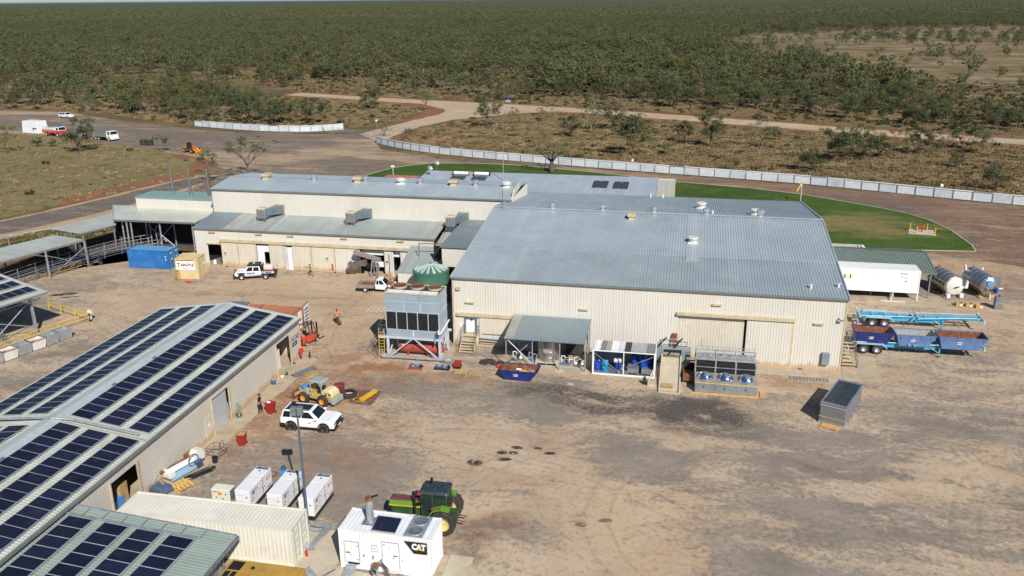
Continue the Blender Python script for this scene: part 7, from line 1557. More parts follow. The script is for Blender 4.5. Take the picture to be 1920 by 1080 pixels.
# horizontal stainless tanks
def htank(x,y,rz,label,face):
    t=T('stainless_tank',label,'tank',(x,y,0),rz);R_=1.22;b=MBL();b.lathe([(.02,-.32),(.6,-.26),(1.0,-.1),(R_,.12),(R_,4.1),(1.0,4.35),(.5,4.48),(.02,4.5)],28,(0,0,R_+.25),axis='y');b.build('shell',stain,t,smooth=True)
    for yy in(.6,1.5,2.4,3.3):MBL().lathe([(R_+.005,yy),(R_+.03,yy+.03),(R_+.005,yy+.06)],28,(0,0,R_+.25),axis='y',closed=False).build('hoop',mat('tank_hoop',(.40,.33,.29),.4,metal=.6,var=.2),t,smooth=True)
    for yy in(.5,3.4):MBL().box(-.95,.95,yy-.1,yy+.1,0,.45).build('cradle',timber,t)
    MBL().bar((-1.1,-.1,.1),(-1.15,4.2,.1),.12).bar((1.1,-.1,.1),(1.15,4.2,.1),.12).build('skid_rail',timber,t)
    if face==0:
        MBL().lathe([(.02,-.34),(.7,-.28),(1.05,-.12),(1.1,-.02)],24,(0,0,R_+.25),axis='y',closed=False).build('white_end',whited,t,smooth=True);MBL().slab((-.35,-.40,1.25),(.3,-.40,1.4),(.35,-.40,1.55),(-.25,-.40,1.42),.03).build('black_smear',lblack,t)
        for sx in(-.75,.85):MBL().box(sx-.2,sx+.2,-.35,.1,.1,.5).build('foot',lwhite,t)
        MBL().box(.75,1.15,-.3,0,1.6,2.2).build('bracket',dullblue,t);MBL().box(1.1,1.5,-.2,.2,1.2,2.1).build('ladder_stub',whited,t)
    else:
        MBL().lathe([(.0,-.30),(.33,-.30),(.36,-.22),(.36,-.05)],16,(-.35,-.05,R_+.75),axis='y',closed=False).build('manway',pumpb,t,smooth=True);MBL().box(.35,.6,-.6,-.2,R_-.45,R_+.15).build('valve',tealb,t)
        for sx,z in((-.65,1.15),(-.15,1.1),(.1,1.15)):MBL().cyl((sx,-.4,z),(sx,-.2,z),.09,8).build('nozzle',black,t)
        MBL().cyl((-.15,-.45,.0),(-.1,-.3,.7),.06,8).build('drain',white,t)
        MBL().cyl((1.0,.2,1.1),(1.55,0,1.2),.08,8).build('side_nozzle',white,t)
        MBL().cyl((-.9,4.1,2.3),(-1.0,4.1,2.95),.16,8).build('top_nozzle',whited,t);MBL().cyl((1.1,4.0,2.2),(1.25,4.0,2.6),.12,8).build('top_nozzle',whited,t)
    MBL().cyl((0,4.0,2.6),(0,4.0,3.0),.05,6).build('vent',redp,t)
htank(31.85,105.1,.25,'left stainless tank lying down with a whitened end',0);htank(35.9,105.6,.25,'right stainless tank lying down with a blue valve on its end',1)
for i,(x,y,lb)in enumerate(((31.7,102.2,'leftmost of three small timber crates below the lying tanks'),(32.75,102.15,'middle of three small timber crates below the lying tanks'),(33.75,101.85,'rightmost of three small timber crates below the lying tanks'))):
    t=T('timber_crate',lb,'crate',(x,y,0),0,'small timber crates by the lying tanks');MBL().box(-.38,.38,-.3,.35,.03,.06).build('base',timber,t)
    for s in(-1,1):MBL().box(-.38,.38,s*.3-.02,s*.3+.02,.06,.42).box(s*.36-.02,s*.36+.02,-.28,.28,.06,.42).build('side_board',timber,t)
    for q in(-.3,0,.3):MBL().box(q-.05,q+.05,-.345,-.325,.04,.44).build('slat',timbery,t)
    MBL().box(.05,.3,-.35,-.345,.1,.3).build('label',lwhite,t)
t=T('control_cabinet','grey upright cabinet lying by itself right of the small crates','cabinet',(35.75,101.9,0),.05);MBL().box(-.42,.42,-.3,.3,.1,1.5).build('box',coilside,t,bevel=.02);MBL().box(-.4,.4,-.32,-.3,.75,.8).build('seam',galv,t);MBL().box(-.48,.48,-.35,.35,0,.1).build('base',galvd,t);MBL().cyl((0,0,1.5),(0,0,1.65),.08,8).build('knob',black,t)
# ------------------------------------------------------------------ trailers
def wheel_me(r_,w,rimm,hub=.5,name='wheel'):
    b=MBL();b.mat(0).lathe([(r_*hub,-w/2),(r_*.86,-w/2),(r_*.97,-w*.38),(r_,-w*.2),(r_,w*.2),(r_*.97,w*.38),(r_*.86,w/2),(r_*hub,w/2)],22,axis='y',closed=False)
    b.mat(1);b.lathe([(r_*hub,-w*.48),(r_*hub*.9,-w*.36),(r_*.18,-w*.2),(.01,-w*.28)],18,axis='y',closed=False);b.lathe([(r_*hub,w*.48),(r_*hub*.9,w*.36),(r_*.18,w*.2),(.01,w*.28)],18,axis='y',closed=False)
    me=b.mesh(name,[blackr,rimm],True)
    try:me.set_sharp_from_angle(angle=radians(40))
    except Exception:pass
    return me
wm_tr=wheel_me(.52,.42,galv)
def trailer(name,label,loc,rz,Lt):
    t=T(name,label,'trailer',loc,rz)
    for y in(-.42,.42):
        b=MBL();b.prism([(0,.85),(0,1.12),(Lt*.62,1.12),(Lt*.72,1.28),(Lt,1.28),(Lt,1.1),(Lt*.74,1.08),(Lt*.64,.62),(2.9,.62),(2.6,.85)],y-.06,y+.06,'y');b.build('main_beam',trailerblue,t)
    for x in[.1+i*(Lt-.3)/9 for i in range(10)]:MBL().box(x,x+.1,-.42,.42,1.0,1.1).build('cross_member',trailerpale,t)
    for x in(.02,Lt*.44,Lt*.48,Lt-.12):MBL().box(x,x+.12,-1.22,1.22,1.13 if x<Lt*.7 else 1.29,1.27 if x<Lt*.7 else 1.42).build('bolster',trailerpale,t)
    for x in(0,Lt-.14):
        for y in(-1.22,1.06):MBL().box(x,x+.18,y,y+.18,1.05,1.5 if x else 1.4).build('twistlock_post',trailerpale,t)
    for s in(-1,1):MBL().tube([(Lt*.5,s*.9,1.2),(Lt*.75,s*.75,1.32),(Lt*.97,s*.6,1.4)],.05,5).build('side_rail',trailerpale,t);MBL().tube([(.3,s*1.0,1.2),(Lt*.44,s*.6,1.2)],.05,5).build('side_rail',trailerpale,t)
    for x0 in(.95,): 
        for s in(-1,1):
            MBL().prism([(x0-.5,.75),(x0-.25,1.14),(x0+2.35,1.14),(x0+2.65,.75),(x0+2.6,.7),(x0+2.3,1.08),(x0-.22,1.08),(x0-.46,.7)],s*1.0-.27,s*1.0+.27,'y').build('mudguard',trailerpale,t)
            for k in range(2):link('wheel',wm_tr,t,(x0+.45+k*1.28,s*1.0,.53))
    for k in range(2):MBL().cyl((1.4+k*1.28,-.9,.53),(1.4+k*1.28,.9,.53),.09,8).build('axle',chassis,t)
    MBL().box(.9,3.1,-.4,.4,.55,.8).build('suspension',chassis,t)
    for s in(-.8,.8):MBL().box(Lt*.68-.06,Lt*.68+.06,s-.06,s+.06,.08,1.1).build('landing_leg',trailerblue,t);MBL().box(Lt*.68-.15,Lt*.68+.15,s-.15,s+.15,0,.08).build('foot',chassis,t);MBL().bar((Lt*.68,s,.4),(Lt*.60,s*.6,1.0),.05).build('brace',trailerpale,t)
    MBL().box(-.12,0,-1.2,1.2,.45,.6).build('rear_bar',trailerpale,t);MBL().cyl((Lt*.5,-.3,.55),(Lt*.6,-.3,.55),.16,10).build('air_tank',chassis,t)
    MBL().cyl((Lt*.93,0,.95),(Lt*.93,0,1.08),.06,8).build('kingpin',chassis,t)
    return t
trailer('skip_trailer','empty sky blue skeletal trailer parked behind the loaded one',(19.2,94.4,0),.012,12.6)
trailer('skip_trailer','sky blue skeletal trailer carrying three rusty skips',(16.95,86.4,0),.012,12.6)
skip('skip_bin','navy blue skip at the wheel end of the loaded trailer',(17.4,85.5,.95),.012,3.75,2.7,1.95,1.28,skipnavy,rustm)
skip('skip_bin','faded blue skip with pale lining in the middle of the loaded trailer',(21.35,85.55,.95),.012,3.7,2.65,1.85,1.22,skipblue,skipgrey)
skip('skip_bin','faded blue skip with rusty rim at the right end of the loaded trailer',(25.3,85.5,.95),.012,4.5,3.3,2.0,1.28,skipblue,rustm)
# ------------------------------------------------------------------ things on the lawn
t=T('fire_hydrant','red hydrant standing on a sandy pad among yellow posts on the lawn','hydrant',(35.5,136.6,0));MBL().cyl((0,0,0),(0,0,1.1),.12,8).cyl((0,0,1.0),(0,0,1.2),.2,10).cyl((-.3,0,.8),(.3,0,.8),.09,8).build('body',redbr,t)
structure(MB().hexa([(33.3,135.0,-.02),(37.1,134.6,-.02),(37.4,137.8,-.02),(33.9,138.0,-.02),(33.3,135.0,.05),(37.1,134.6,.05),(37.4,137.8,.05),(33.9,138.0,.05)]).build('hydrant_pad',concretel))
for x,y,lb in((34.0,137.6,'yellow bollard at the back left of the hydrant pad'),(34.5,135.5,'yellow bollard at the front left of the hydrant pad'),(36.4,137.5,'yellow bollard at the back right of the hydrant pad'),(37.0,135.2,'yellow bollard at the front right of the hydrant pad')):
    t=T('bollard',lb,'bollard',(x,y,.04),0,'yellow bollards round the hydrant');MBL().cyl((0,0,0),(0,0,1.0),.08,10).sphere((0,0,1.0),.08,10,6).build('tube',yellowp,t)
t=T('windsock','limp yellow windsock on a white pole behind the right end of the largest shed','windsock',(19.7,154.8,0));MBL().cyl((0,0,0),(0,0,3.1),.05,8).build('pole',white,t)
b=MBL();pr=[(0,0,3.0),(-.25,0,2.9),(-.45,0,2.45),(-.7,0,2.1),(-.75,0,1.6)]
for a,c_,r1,r2 in zip(pr[:-1],pr[1:],(.2,.22,.17,.13),(.22,.17,.13,.06)):b.cyl(a,c_,r1,8,r2)
b.build('sock',mat('sock_yellow',(.75,.58,.16),.7),t)
# ------------------------------------------------------------------ vehicles
wm_car=wheel_me(.39,.26,black,.62);wm_ute=wheel_me(.40,.26,galv,.5);wm_truck=wheel_me(.5,.32,whited,.5)
def arch(top,sill,wheels):
    b=[]
    for x,r_ in sorted(wheels,reverse=True):
        b+=[(x+r_*cos(a),sill+max(0,(.38-sill))*0+r_*sin(a)*.95+.0)for a in[pi*i/8 for i in range(9)]]
    return top+b
def wheels4(t,me,xs,y):[link('wheel',me,t,(x,s*y,z))for x,z in xs for s in(-1,1)]
def fq(f,u0,u1,v0,v1,off=.012):   # patch on a quad face f=(bl,br,tr,tl), pushed out
    bl,br,tr,tl=map(Vector,f);n=(br-bl).cross(tl-bl).normalized()*off
    P=lambda u,v:tuple((bl*(1-u)+br*u)*(1-v)+(tl*(1-u)+tr*u)*v+n)
    return[P(u0,v0),P(u1,v0),P(u1,v1),P(u0,v1)]
def greenhouse(t,x0,x1,z0,xt0,xt1,z1,wb,wt,m,side,front=(.06,.94,.1,.9),rear=(.1,.9,.2,.85)):
    MBL().frus((x0,x1,-wb,wb),(xt0,xt1,-wt,wt),z0,z1).build('cabin',m,t,bevel=.035)
    R_=((x0,-wb,z0),(x1,-wb,z0),(xt1,-wt,z1),(xt0,-wt,z1));Lf=((x1,wb,z0),(x0,wb,z0),(xt0,wt,z1),(xt1,wt,z1));Fr=((x1,-wb,z0),(x1,wb,z0),(xt1,wt,z1),(xt1,-wt,z1));Re=((x0,wb,z0),(x0,-wb,z0),(xt0,-wt,z1),(xt0,wt,z1))
    for u0,u1 in side:
        b=MBL();b.quad(*fq(R_,u0,u1,.12,.88));b.build('side_window',glass,t);b=MBL();b.quad(*fq(Lf,1-u1,1-u0,.12,.88));b.build('side_window',glass,t)
    b=MBL();b.quad(*fq(Fr,*front));b.build('windscreen',glass,t)
    if rear:b=MBL();b.quad(*fq(Re,*rear));b.build('rear_window',glass,t)
def shell(t,top,sill,wheels,w,m,nm='body',bev=.04):
    MBL().prism(arch(top,sill,wheels),-w,w,'y').build(nm,m,t,bevel=bev)
# white station wagon four wheel drive
sv=T('white_four_wheel_drive','clean white four wheel drive wagon with a black bonnet edge beside the old loader','car',(-29.9,60.3,0),.02)
shell(sv,[(-2.36,.48),(-2.4,.75),(-2.38,1.15),(1.02,1.17),(1.95,1.12),(2.32,1.0),(2.4,.8),(2.38,.48)],.42,[(-1.45,.46),(1.42,.46)],.96,white)
greenhouse(sv,-2.36,1.05,1.16,-2.15,.30,1.80,.93,.76,white,((.05,.26),(.29,.56),(.58,.90)))
MBL().prism([(-2.44,.38),(-2.44,.70),(-1.98,.70),(-1.98,.38)],-.97,.97,'y').build('rear_bumper',black,sv,bevel=.03);MBL().prism([(2.0,.36),(2.0,.62),(2.46,.68),(2.48,.40)],-.95,.95,'y').build('front_bumper',black,sv,bevel=.04)
MBL().box(2.36,2.42,-.62,.62,.70,.98).build('grille',black,sv);MBL().box(2.43,2.49,-.25,.25,.46,.58).build('number_plate',lwhite,sv)
for s in(-1,1):
    MBL().box(2.25,2.40,s*.82-.13,s*.82+.13,.78,.96).build('headlight',galv,sv);MBL().box(-.98,.95,s*.98-.04,s*.98+.04,.34,.46).build('side_step',black,sv)
    MBL().box(.70,.92,s*1.06-.1,s*1.06+.1,1.18,1.36).build('mirror',white,sv,bevel=.03)
    for x in(-1.45,1.42):MBL().lathe([(.46,0),(.54,0),(.54,.05),(.46,.05)],18,(x,s*.955-(.0 if s>0 else .05),.42),axis='y',closed=False).build('arch_flare',black,sv)
MBL().box(-.05,.5,-.975,-.965,.72,.98).build('door_sticker',lwhite,sv);MBL().box(.05,.35,-.98,-.972,.82,.87).build('door_lettering',lblack,sv)
MBL().box(-1.6,.1,-.45,.5,1.80,1.83).build('sunroof',glass,sv);b=MBL();b.tube([(-2.0,-.68,1.88),(.15,-.68,1.88)],.025,5).tube([(-2.0,.68,1.88),(.15,.68,1.88)],.025,5);b.build('roof_rail',black,sv);MBL().box(-1.9,-1.55,-.66,.66,1.86,1.9).build('roof_bar',black,sv)
MBL().box(-2.62,-2.42,-.35,.35,.6,1.25).build('spare_wheel',black,sv,bevel=.08)if False else None
wheels4(sv,wm_car,((-1.45,.39),(1.42,.39)),.84)
# white dual cab tray with stripes
ut=T('white_tray_truck','white dual cab tray vehicle with roof rack and a tank on its striped tray','utility vehicle',(-54.35,97.35,0),pi+.29)
shell(ut,[(-.95,.6),(-.95,1.12),(1.05,1.13),(2.25,1.08),(2.42,.95),(2.42,.6)],.5,[(1.55,.46)],.88,white)
greenhouse(ut,-.9,1.2,1.12,-.78,.75,1.78,.86,.76,white,((.08,.46),(.52,.9)))
MBL().box(2.38,2.62,-.9,.9,.42,.85).build('bull_bar',black,ut,bevel=.05);MBL().tube([(2.55,-.6,.8),(2.5,-.55,1.15),(2.5,.55,1.15),(2.55,.6,.8)],.04,6).build('bull_bar_hoop',black,ut);MBL().box(-.85,.75,-.78,.78,1.86,1.98).build('roof_rack',black,ut);MBL().box(-.1,.15,-.3,-.05,1.98,2.04).build('beacon',lwhite,ut)
MBL().box(-2.6,-1.0,-.92,.92,.80,.90).build('tray_deck',chassis,ut)
for s in(-1,1):MBL().box(-2.6,-1.0,s*.93-.02,s*.93+.02,.88,1.12).build('tray_side',stone_c,ut);MBL().box(-2.3,-1.5,s*.955-.005,s*.955+.005,.93,1.07).build('tray_lettering',lblue,ut);MBL().box(-1.4,-1.05,s*.955-.005,s*.955+.005,.93,1.07).build('tray_stripe',lgreen,ut)
MBL().box(-2.4,-1.2,-.45,.45,1.15,1.75).build('water_tank',mat('pale_pink_tank',(.66,.58,.52),.5),ut,bevel=.12);MBL().box(-2.5,-1.1,-.6,.6,.9,1.14).build('tank_frame',rustm,ut);MBL().box(-1.06,-.98,-.85,.85,.9,1.85).build('headboard',black,ut)
MBL().cyl((2.4,.6,1.1),(2.5,.6,2.1),.015,5).build('aerial',black,ut);MBL().box(-2.75,-2.6,-.85,.85,.5,.9).build('rear_frame',chassis,ut)
for s in(-1,1):MBL().box(-.15,.85,s*.895-.004,s*.895+.004,.86,1.02).build('door_logo',lblue,ut);MBL().box(.1,.35,s*.90-.004,s*.90+.004,.88,1.04).build('door_logo',lgreen,ut);MBL().box(-.9,1.0,s*.895-.004,s*.895+.004,.66,.74).build('side_stripe',mat('violet_stripe',(.22,.16,.42),.5),ut)
for s in(-1,1):MBL().prism([(1.0,.9),(1.15,1.02),(1.95,1.02),(2.1,.9),(2.0,.86),(1.9,.95),(1.2,.95),(1.1,.86)],s*.92-.05,s*.92+.05,'y').build('arch_flare',black,ut)
MBL().box(-2.5,2.2,-.35,.35,.42,.56).build('chassis_rail',chassis,ut);wheels4(ut,wm_ute,((-1.5,.4),(1.55,.4)),.78)
# second tray vehicle
u2=T('white_tray_truck','white single cab with a weathered timber tray parked beside the tower','utility vehicle',(-36.7,95.3,0),.10)
shell(u2,[(-.2,.5),(-.2,1.02),(.9,1.05),(2.05,.98),(2.3,.8),(2.3,.45)],.42,[(1.45,.44)],.87,white)
greenhouse(u2,-.2,1.2,1.02,-.05,.62,1.66,.85,.68,white,((.08,.34),(.4,.88)))
MBL().box(-2.5,-.3,-.9,.9,.78,.86).build('tray_deck',greyt,u2)
for s in(-1,1):MBL().box(-2.5,-.3,s*.9-.02,s*.9+.02,.6,1.02).build('tray_side',greyt,u2)
MBL().box(-2.52,-2.48,-.9,.9,.6,1.02).build('tailgate',greyt,u2);MBL().box(-2.1,-.7,-.6,.6,.88,.96).build('rust_patch_sheet',rustm,u2);MBL().box(-2.55,-2.0,-.8,.8,.35,.58).build('under_tray',chassis,u2);MBL().tube([(-.35,-.8,.9),(-.3,-.75,1.5),(-.3,.75,1.5),(-.35,.8,.9)],.035,6).build('headboard',galvd,u2)
MBL().slab((1.0,-.7,1.12),(1.9,-.7,1.04),(1.9,.6,1.04),(1.0,.6,1.12),.02).build('red_bonnet_cloth',redp,u2);MBL().box(-2.2,2.0,-.35,.35,.38,.5).build('chassis_rail',chassis,u2);wheels4(u2,wm_ute,((-1.45,.4),(1.45,.4)),.77)
# tractor
tc=T('green_tractor','old green tractor with faded bonnet and black cab roof behind the power unit','tractor',(-16.3,48.55,0),pi+.04)
def lug_wheel(r_,w,rimm,n=22):
    b=MBL();b.mat(0).lathe([(r_*.55,-w/2),(r_*.85,-w/2),(r_*.93,-w*.4),(r_*.94,w*.4),(r_*.85,w/2),(r_*.55,w/2)],26,axis='y',closed=False)
    for i in range(n):
        a=2*pi*i/n;s=1 if i%2 else-1
        p0=Vector((r_*.92*cos(a),s*.02,r_*.92*sin(a)));p1=Vector((r_*.92*cos(a+s*.0+.16),s*w*.5,r_*.92*sin(a+.16)));b.bar(p0,p1,.07,.09,up=(cos(a),0,sin(a)))
    b.mat(1).lathe([(r_*.55,-w*.46),(r_*.5,-w*.3),(r_*.2,-w*.12),(.01,-w*.2)],20,axis='y',closed=False);b.lathe([(r_*.55,w*.46),(r_*.5,w*.3),(r_*.2,w*.12),(.01,w*.2)],20,axis='y',closed=False)
    return b.mesh('wheel',[blackr,rimm])
rw=lug_wheel(.97,.62,rimyel);fw_=lug_wheel(.66,.48,rimyel,18)
for s in(-1,1):link('wheel',rw,tc,(-1.5,s*1.12,.97));link('wheel',fw_,tc,(1.75,s*.95,.66))
MBL().frus((.1,2.45,-.46,.46),(.2,2.35,-.38,.38),1.55,1.88).build('bonnet_side',hoodgn,tc,bevel=.03);MBL().frus((.1,2.4,-.38,.38),(.2,2.2,-.3,.3),1.885,1.95).build('bonnet_top',hoodtop,tc,bevel=.02); 
for s in(-1,1):MBL().bar((.12,s*.475,1.56),(2.4,s*.475,1.56),.02,.07).build('bonnet_stripe',lyel if False else yellowp,tc)
MBL().box(.1,2.3,-.4,.4,.75,1.5).build('engine',tractorgn,tc,bevel=.05)
for k in range(6):MBL().cyl((.4+k*.3,-.45,1.0+.1*(k%2)),(.4+k*.3,-.38,1.0+.1*(k%2)),.13,8).build('engine_part',galvd if k%2 else tractorgn,tc)
MBL().box(1.3,2.2,-.8,.8,.5,.75).build('front_axle',tractorgn,tc);MBL().prism([(1.1,.9),(1.3,1.35),(1.9,1.42),(2.2,1.25),(2.15,1.2),(1.88,1.36),(1.35,1.3),(1.2,.9)],.72,1.18,'y').build('front_mudguard',tractorgn,tc);MBL().prism([(1.1,.9),(1.3,1.35),(1.9,1.42),(2.2,1.25),(2.15,1.2),(1.88,1.36),(1.35,1.3),(1.2,.9)],-1.18,-.72,'y').build('front_mudguard',tractorgn,tc)
for s in(-1,1):MBL().prism([(-.45,1.3),(-.8,1.85),(-1.4,2.05),(-2.0,1.95),(-2.0,1.88),(-1.4,1.98),(-.86,1.8),(-.5,1.25)],s*1.05-.3,s*1.05+.3,'y').build('rear_mudguard',hoodgn,tc);MBL().box(-1.0,-.75,s*1.2-.06,s*1.2+.06,1.95,2.02).build('marker',redp,tc)
MBL().frus((-1.75,.05,-.72,.72),(-1.65,-.05,-.68,.68),1.1,2.72).build('cab',mat('cab_glass_dark',(.02,.03,.024),.15,var=.3,spec=.7),tc)
for x in(-1.72,-.75,.0):
    for s in(-.7,.7):MBL().bar((x,s*1.02,1.1),(x+.03,s,2.74),.07).build('cab_post',tractorgn,tc)
MBL().frus((-1.85,.2,-.84,.84),(-1.72,.08,-.72,.72),2.74,2.98).build('cab_roof',cabroof,tc,bevel=.08);MBL().box(.1,.22,-.6,.6,2.72,2.8).build('roof_edge',tractorgn,tc)
for s in(-.74,.74):MBL().box(.02,.26,s-.1,s+.1,2.76,2.84).build('indicator',lorange if s<0 else redbr,tc)
MBL().cyl((.5,.72,1.2),(.5,.72,2.7),.07,8).build('exhaust',black,tc);MBL().bar((-.2,1.0,2.4),(.0,1.25,2.5),.12,.2).build('mirror',black,tc);MBL().cyl((-.5,-.2,2.98),(-.5,-.2,3.5),.02,5).box(-.58,-.42,-.28,-.12,3.25,3.5).build('beacon_post',black,tc)
MBL().box(-2.3,-1.7,-.35,.35,.6,1.2).build('rear_linkage',tractorgn,tc);MBL().bar((-2.3,-.3,.7),(-2.9,-.35,.6),.08).bar((-2.3,.3,.7),(-2.9,.35,.6),.08).build('lift_arm',rustm,tc);MBL().box(-1.9,1.2,-.3,.3,.6,1.1).build('transmission',tractorgn,tc)
# faded wheel loader
ld_=T('wheel_loader','faded yellow wheel loader with green canopy carrying junk behind the white wagon','loader',(-31.2,64.85,0),pi-.22);ld_.scale=(.9,.9,.93)
lw=wheel_me(.62,.45,orangep,.5)
for s in(-1,1):link('wheel',lw,ld_,(-1.0,s*.82,.62));link('wheel',lw,ld_,(1.25,s*.82,.62))
MBL().box(-2.0,-.35,-.75,.75,.55,1.1).build('rear_frame',loadyel,ld_,bevel=.04);MBL().box(-2.3,-1.9,-.8,.8,.4,.95).build('counterweight',smokeg,ld_,bevel=.06)
MBL().prism([(-2.05,1.05),(-2.0,1.45),(-1.6,1.72),(-1.0,1.72),(-.75,1.5),(-.7,1.05)],-.62,.62,'y').build('engine_cover',loadcr,ld_,bevel=.08)
for x in(-1.7,-1.3):MBL().box(x-.1,x+.12,.63,.66,1.2,1.42).build('cover_vent',rustm,ld_)
MBL().box(-.5,1.8,-.6,.6,.55,1.0).build('front_frame',loadyel,ld_,bevel=.04)
for s in(-1,1):MBL().prism([(.5,1.35),(.7,1.6),(1.3,1.45),(2.5,.8),(2.9,.35),(2.7,.25),(2.3,.6),(1.2,1.2)],s*.45-.07,s*.45+.07,'y').build('lift_arm',loadyel,ld_)
MBL().prism([(.75,1.0),(.95,1.62),(1.5,1.2),(1.6,.95)],-.85,-.5,'y').prism([(.75,1.0),(.95,1.62),(1.5,1.2),(1.6,.95)],.5,.85,'y').build('mudguard',smokeg,ld_)
MBL().box(2.6,2.75,-.75,.75,.2,1.0).build('fork_carriage',rustm,ld_)
for s in(-.45,.45):MBL().box(2.7,3.9,s-.06,s+.06,.06,.12).build('fork',rustm,ld_)
for x in(-.75,.55):
    for s in(-.6,.6):MBL().bar((x,s,1.0),(x,s,2.35),.09).build('canopy_post',smokeg,ld_)
MBL().frus((-.85,.65,-.72,.72),(-.7,.5,-.6,.6),2.35,2.45).build('canopy',smokeg,ld_,bevel=.03);MBL().box(-.6,.0,-.3,.3,1.1,1.3).box(-.65,-.5,-.3,.3,1.3,1.85).build('seat',black,ld_,bevel=.05);MBL().cyl((.25,0,1.0),(.12,0,1.5),.03,6).lathe([(.17,0),(.2,.02),(.17,.04)],12,(.1,0,1.5),closed=False).build('steering_wheel',black,ld_)
for k,(x,y,z,m,s_)in enumerate(((1.7,.1,1.25,pumpb,.3),(1.9,-.35,1.1,dullblue,.25),(2.1,.3,1.05,galv,.2),(1.4,-.2,1.2,tealb,.22),(2.35,0,.9,rustm,.28))):
    t=T('junk_piece',['crumpled light blue drum on the loader arms','dark blue machine part on the loader arms','grey metal part on the loader arms','bright blue bucket on the loader arms','rusty lump at the loader forks'][k],'scrap',(-31.2,64.85,0),pi-.22);t.scale=(.9,.9,.93);MBL().box(x-s_,x+s_*.8,y-s_*.8,y+s_*.7,z,z+s_*1.1).build('lump',m,t,bevel=.08)
t=T('maroon_cover_box','maroon covered box standing behind the loader engine cover','covered box',(-29.9,66.3,0),.25);MBL().box(-.45,.45,-.35,.35,.1,1.25).build('box',maroon,t,bevel=.1)
t=T('spare_loader_tyre','big lugged tyre lying flat on a pallet right of the loader','tyre',(-28.95,66.2,.14));b=MBL();b.lathe([(.40,.05),(.5,0),(.68,.02),(.74,.14),(.74,.34),(.68,.44),(.5,.46),(.40,.4)],26,closed=False); 
for i in range(20):a=2*pi*i/20;b.bar((.70*cos(a),.70*sin(a),.06),(.72*cos(a+.12),.72*sin(a+.12),.40),.07,.08,up=(cos(a),sin(a),0))
b.build('tread',blackr,t);MBL().lathe([(.42,.08),(.36,.2),(.1,.25),(.01,.25)],20,closed=False).cyl((0,0,.1),(0,0,.2),.42,18).build('rim',loadcr,t)
pallet(-28.95,66.2,'wooden pallet under the big lugged tyre',.02,w=1.35,d=1.3)
tt=T('steel_tray','flat rusty steel tray with a yellow beam lying across it','tray',(-27.45,66.3,0),.0)
MB().hexa([(-28.4,65.15,.02),(-26.5,65.05,.02),(-26.5,67.5,.02),(-28.5,67.5,.02),(-28.4,65.15,.08),(-26.5,65.05,.08),(-26.5,67.5,.08),(-28.5,67.5,.08)]).build('floor',rustm,tt)
b=MB();b.bar((-28.4,65.1,.1),(-26.45,65.0,.1),.1,.2).bar((-28.5,67.55,.1),(-26.45,67.55,.1),.1,.2).bar((-28.45,65.1,.1),(-28.55,67.55,.1),.1,.2).bar((-26.45,65.0,.1),(-26.45,67.55,.1),.1,.2);b.build('edge',rail,tt);MB().bar((-27.45,65.35,.3),(-26.85,67.45,.3),.42,.2).build('yellow_beam',yellowp,tt);MB().bar((-28.0,65.3,.14),(-27.0,65.25,.14),.12,.08).build('orange_batten',orangep,tt)
# forklift
fk=T('forklift','orange red forklift parked at the corner of the workshop','forklift',(-38.1,77.9,0),radians(72))
MBL().prism([(-1.35,.25),(-1.4,.95),(-.9,1.1),(-.3,.95),(.7,.75),(.75,.3)],-.52,.52,'y').build('body',mat('orange_red_paint',(.55,.07,.03),.4),fk,bevel=.05);MBL().box(-1.42,-1.3,-.3,.3,.35,.5).box(-1.42,-1.3,-.3,.3,.65,.75).build('rear_slot',black,fk);MBL().box(-.6,-.1,-.25,.25,1.0,1.15).box(-.65,-.5,-.25,.25,1.15,1.55).build('seat',black,fk,bevel=.04)
for x,xt in((-.95,-.75),(.65,.35)):
    for s in(-.45,.45):MBL().bar((x,s,.9),(xt,s,2.15),.06).build('guard_post',black,fk)
b=MBL();b.box(-.8,.4,-.5,-.44,2.15,2.2).box(-.8,.4,.44,.5,2.15,2.2)
for i in range(6):b.box(-.8+i*.22,-.74+i*.22,-.44,.44,2.15,2.19)
b.build('overhead_guard',black,fk)
for s in(-.35,.35):MBL().box(.85,.97,s-.06,s+.06,.1,2.1).build('mast',black,fk);MBL().box(1.0,2.0,s-.06,s+.06,.08,.13).build('fork',black,fk)
MBL().box(.97,1.03,-.45,.45,.2,.6).build('carriage',black,fk);wf=wheel_me(.28,.22,galv,.5)
for x,s in((-.95,-.45),(-.95,.45),(.6,-.5),(.6,.5)):link('wheel',wf,fk,(x,s,.28))
MBL().cyl((-1.05,-.3,1.15),(-1.05,.3,1.15),.16,12).build('gas_bottle',galv,fk)
# red container beside the workshop
rc=container('shipping_container','rust red topped shipping container with its end open behind the workshop','shipping container',(-46.35,78.95,0),.0,6.06,2.44,2.6,rustroof,rustroof,door='W')
for o in[c for c in kids(rc)if c.name.startswith('side_panel')]:pass
MBL().box(5.9,6.02,.2,1.3,.2,2.4).build('dark_opening',dark,rc);MBL().box(6.03,6.07,1.35,2.2,.4,2.3).build('white_board',lwhite,rc);MBL().box(6.03,6.07,.7,1.1,.6,1.8).build('blue_cloth',lblue,rc);MBL().tube([(1.6,2.2,2.62),(1.7,1.2,2.64),(2.6,.5,2.64),(3.9,.05,2.63)],.03,5).build('hose',black,rc)  # dark slab at the open end paints the shade inside
t=T('open_door_leaf','white slatted container door leaf swung open behind the forklift','door leaf',(-40.25,81.45,0),radians(95));MBL().box(0,1.75,-.04,.04,.1,2.65).build('leaf',rustm,t);MBL().box(.1,1.65,-.06,-.04,.2,2.55).build('white_face',white,t)
for i in range(5):MBL().box(.3,1.4,-.075,-.06,.4+i*.4,.55+i*.4).build('dark_slot',black,t)
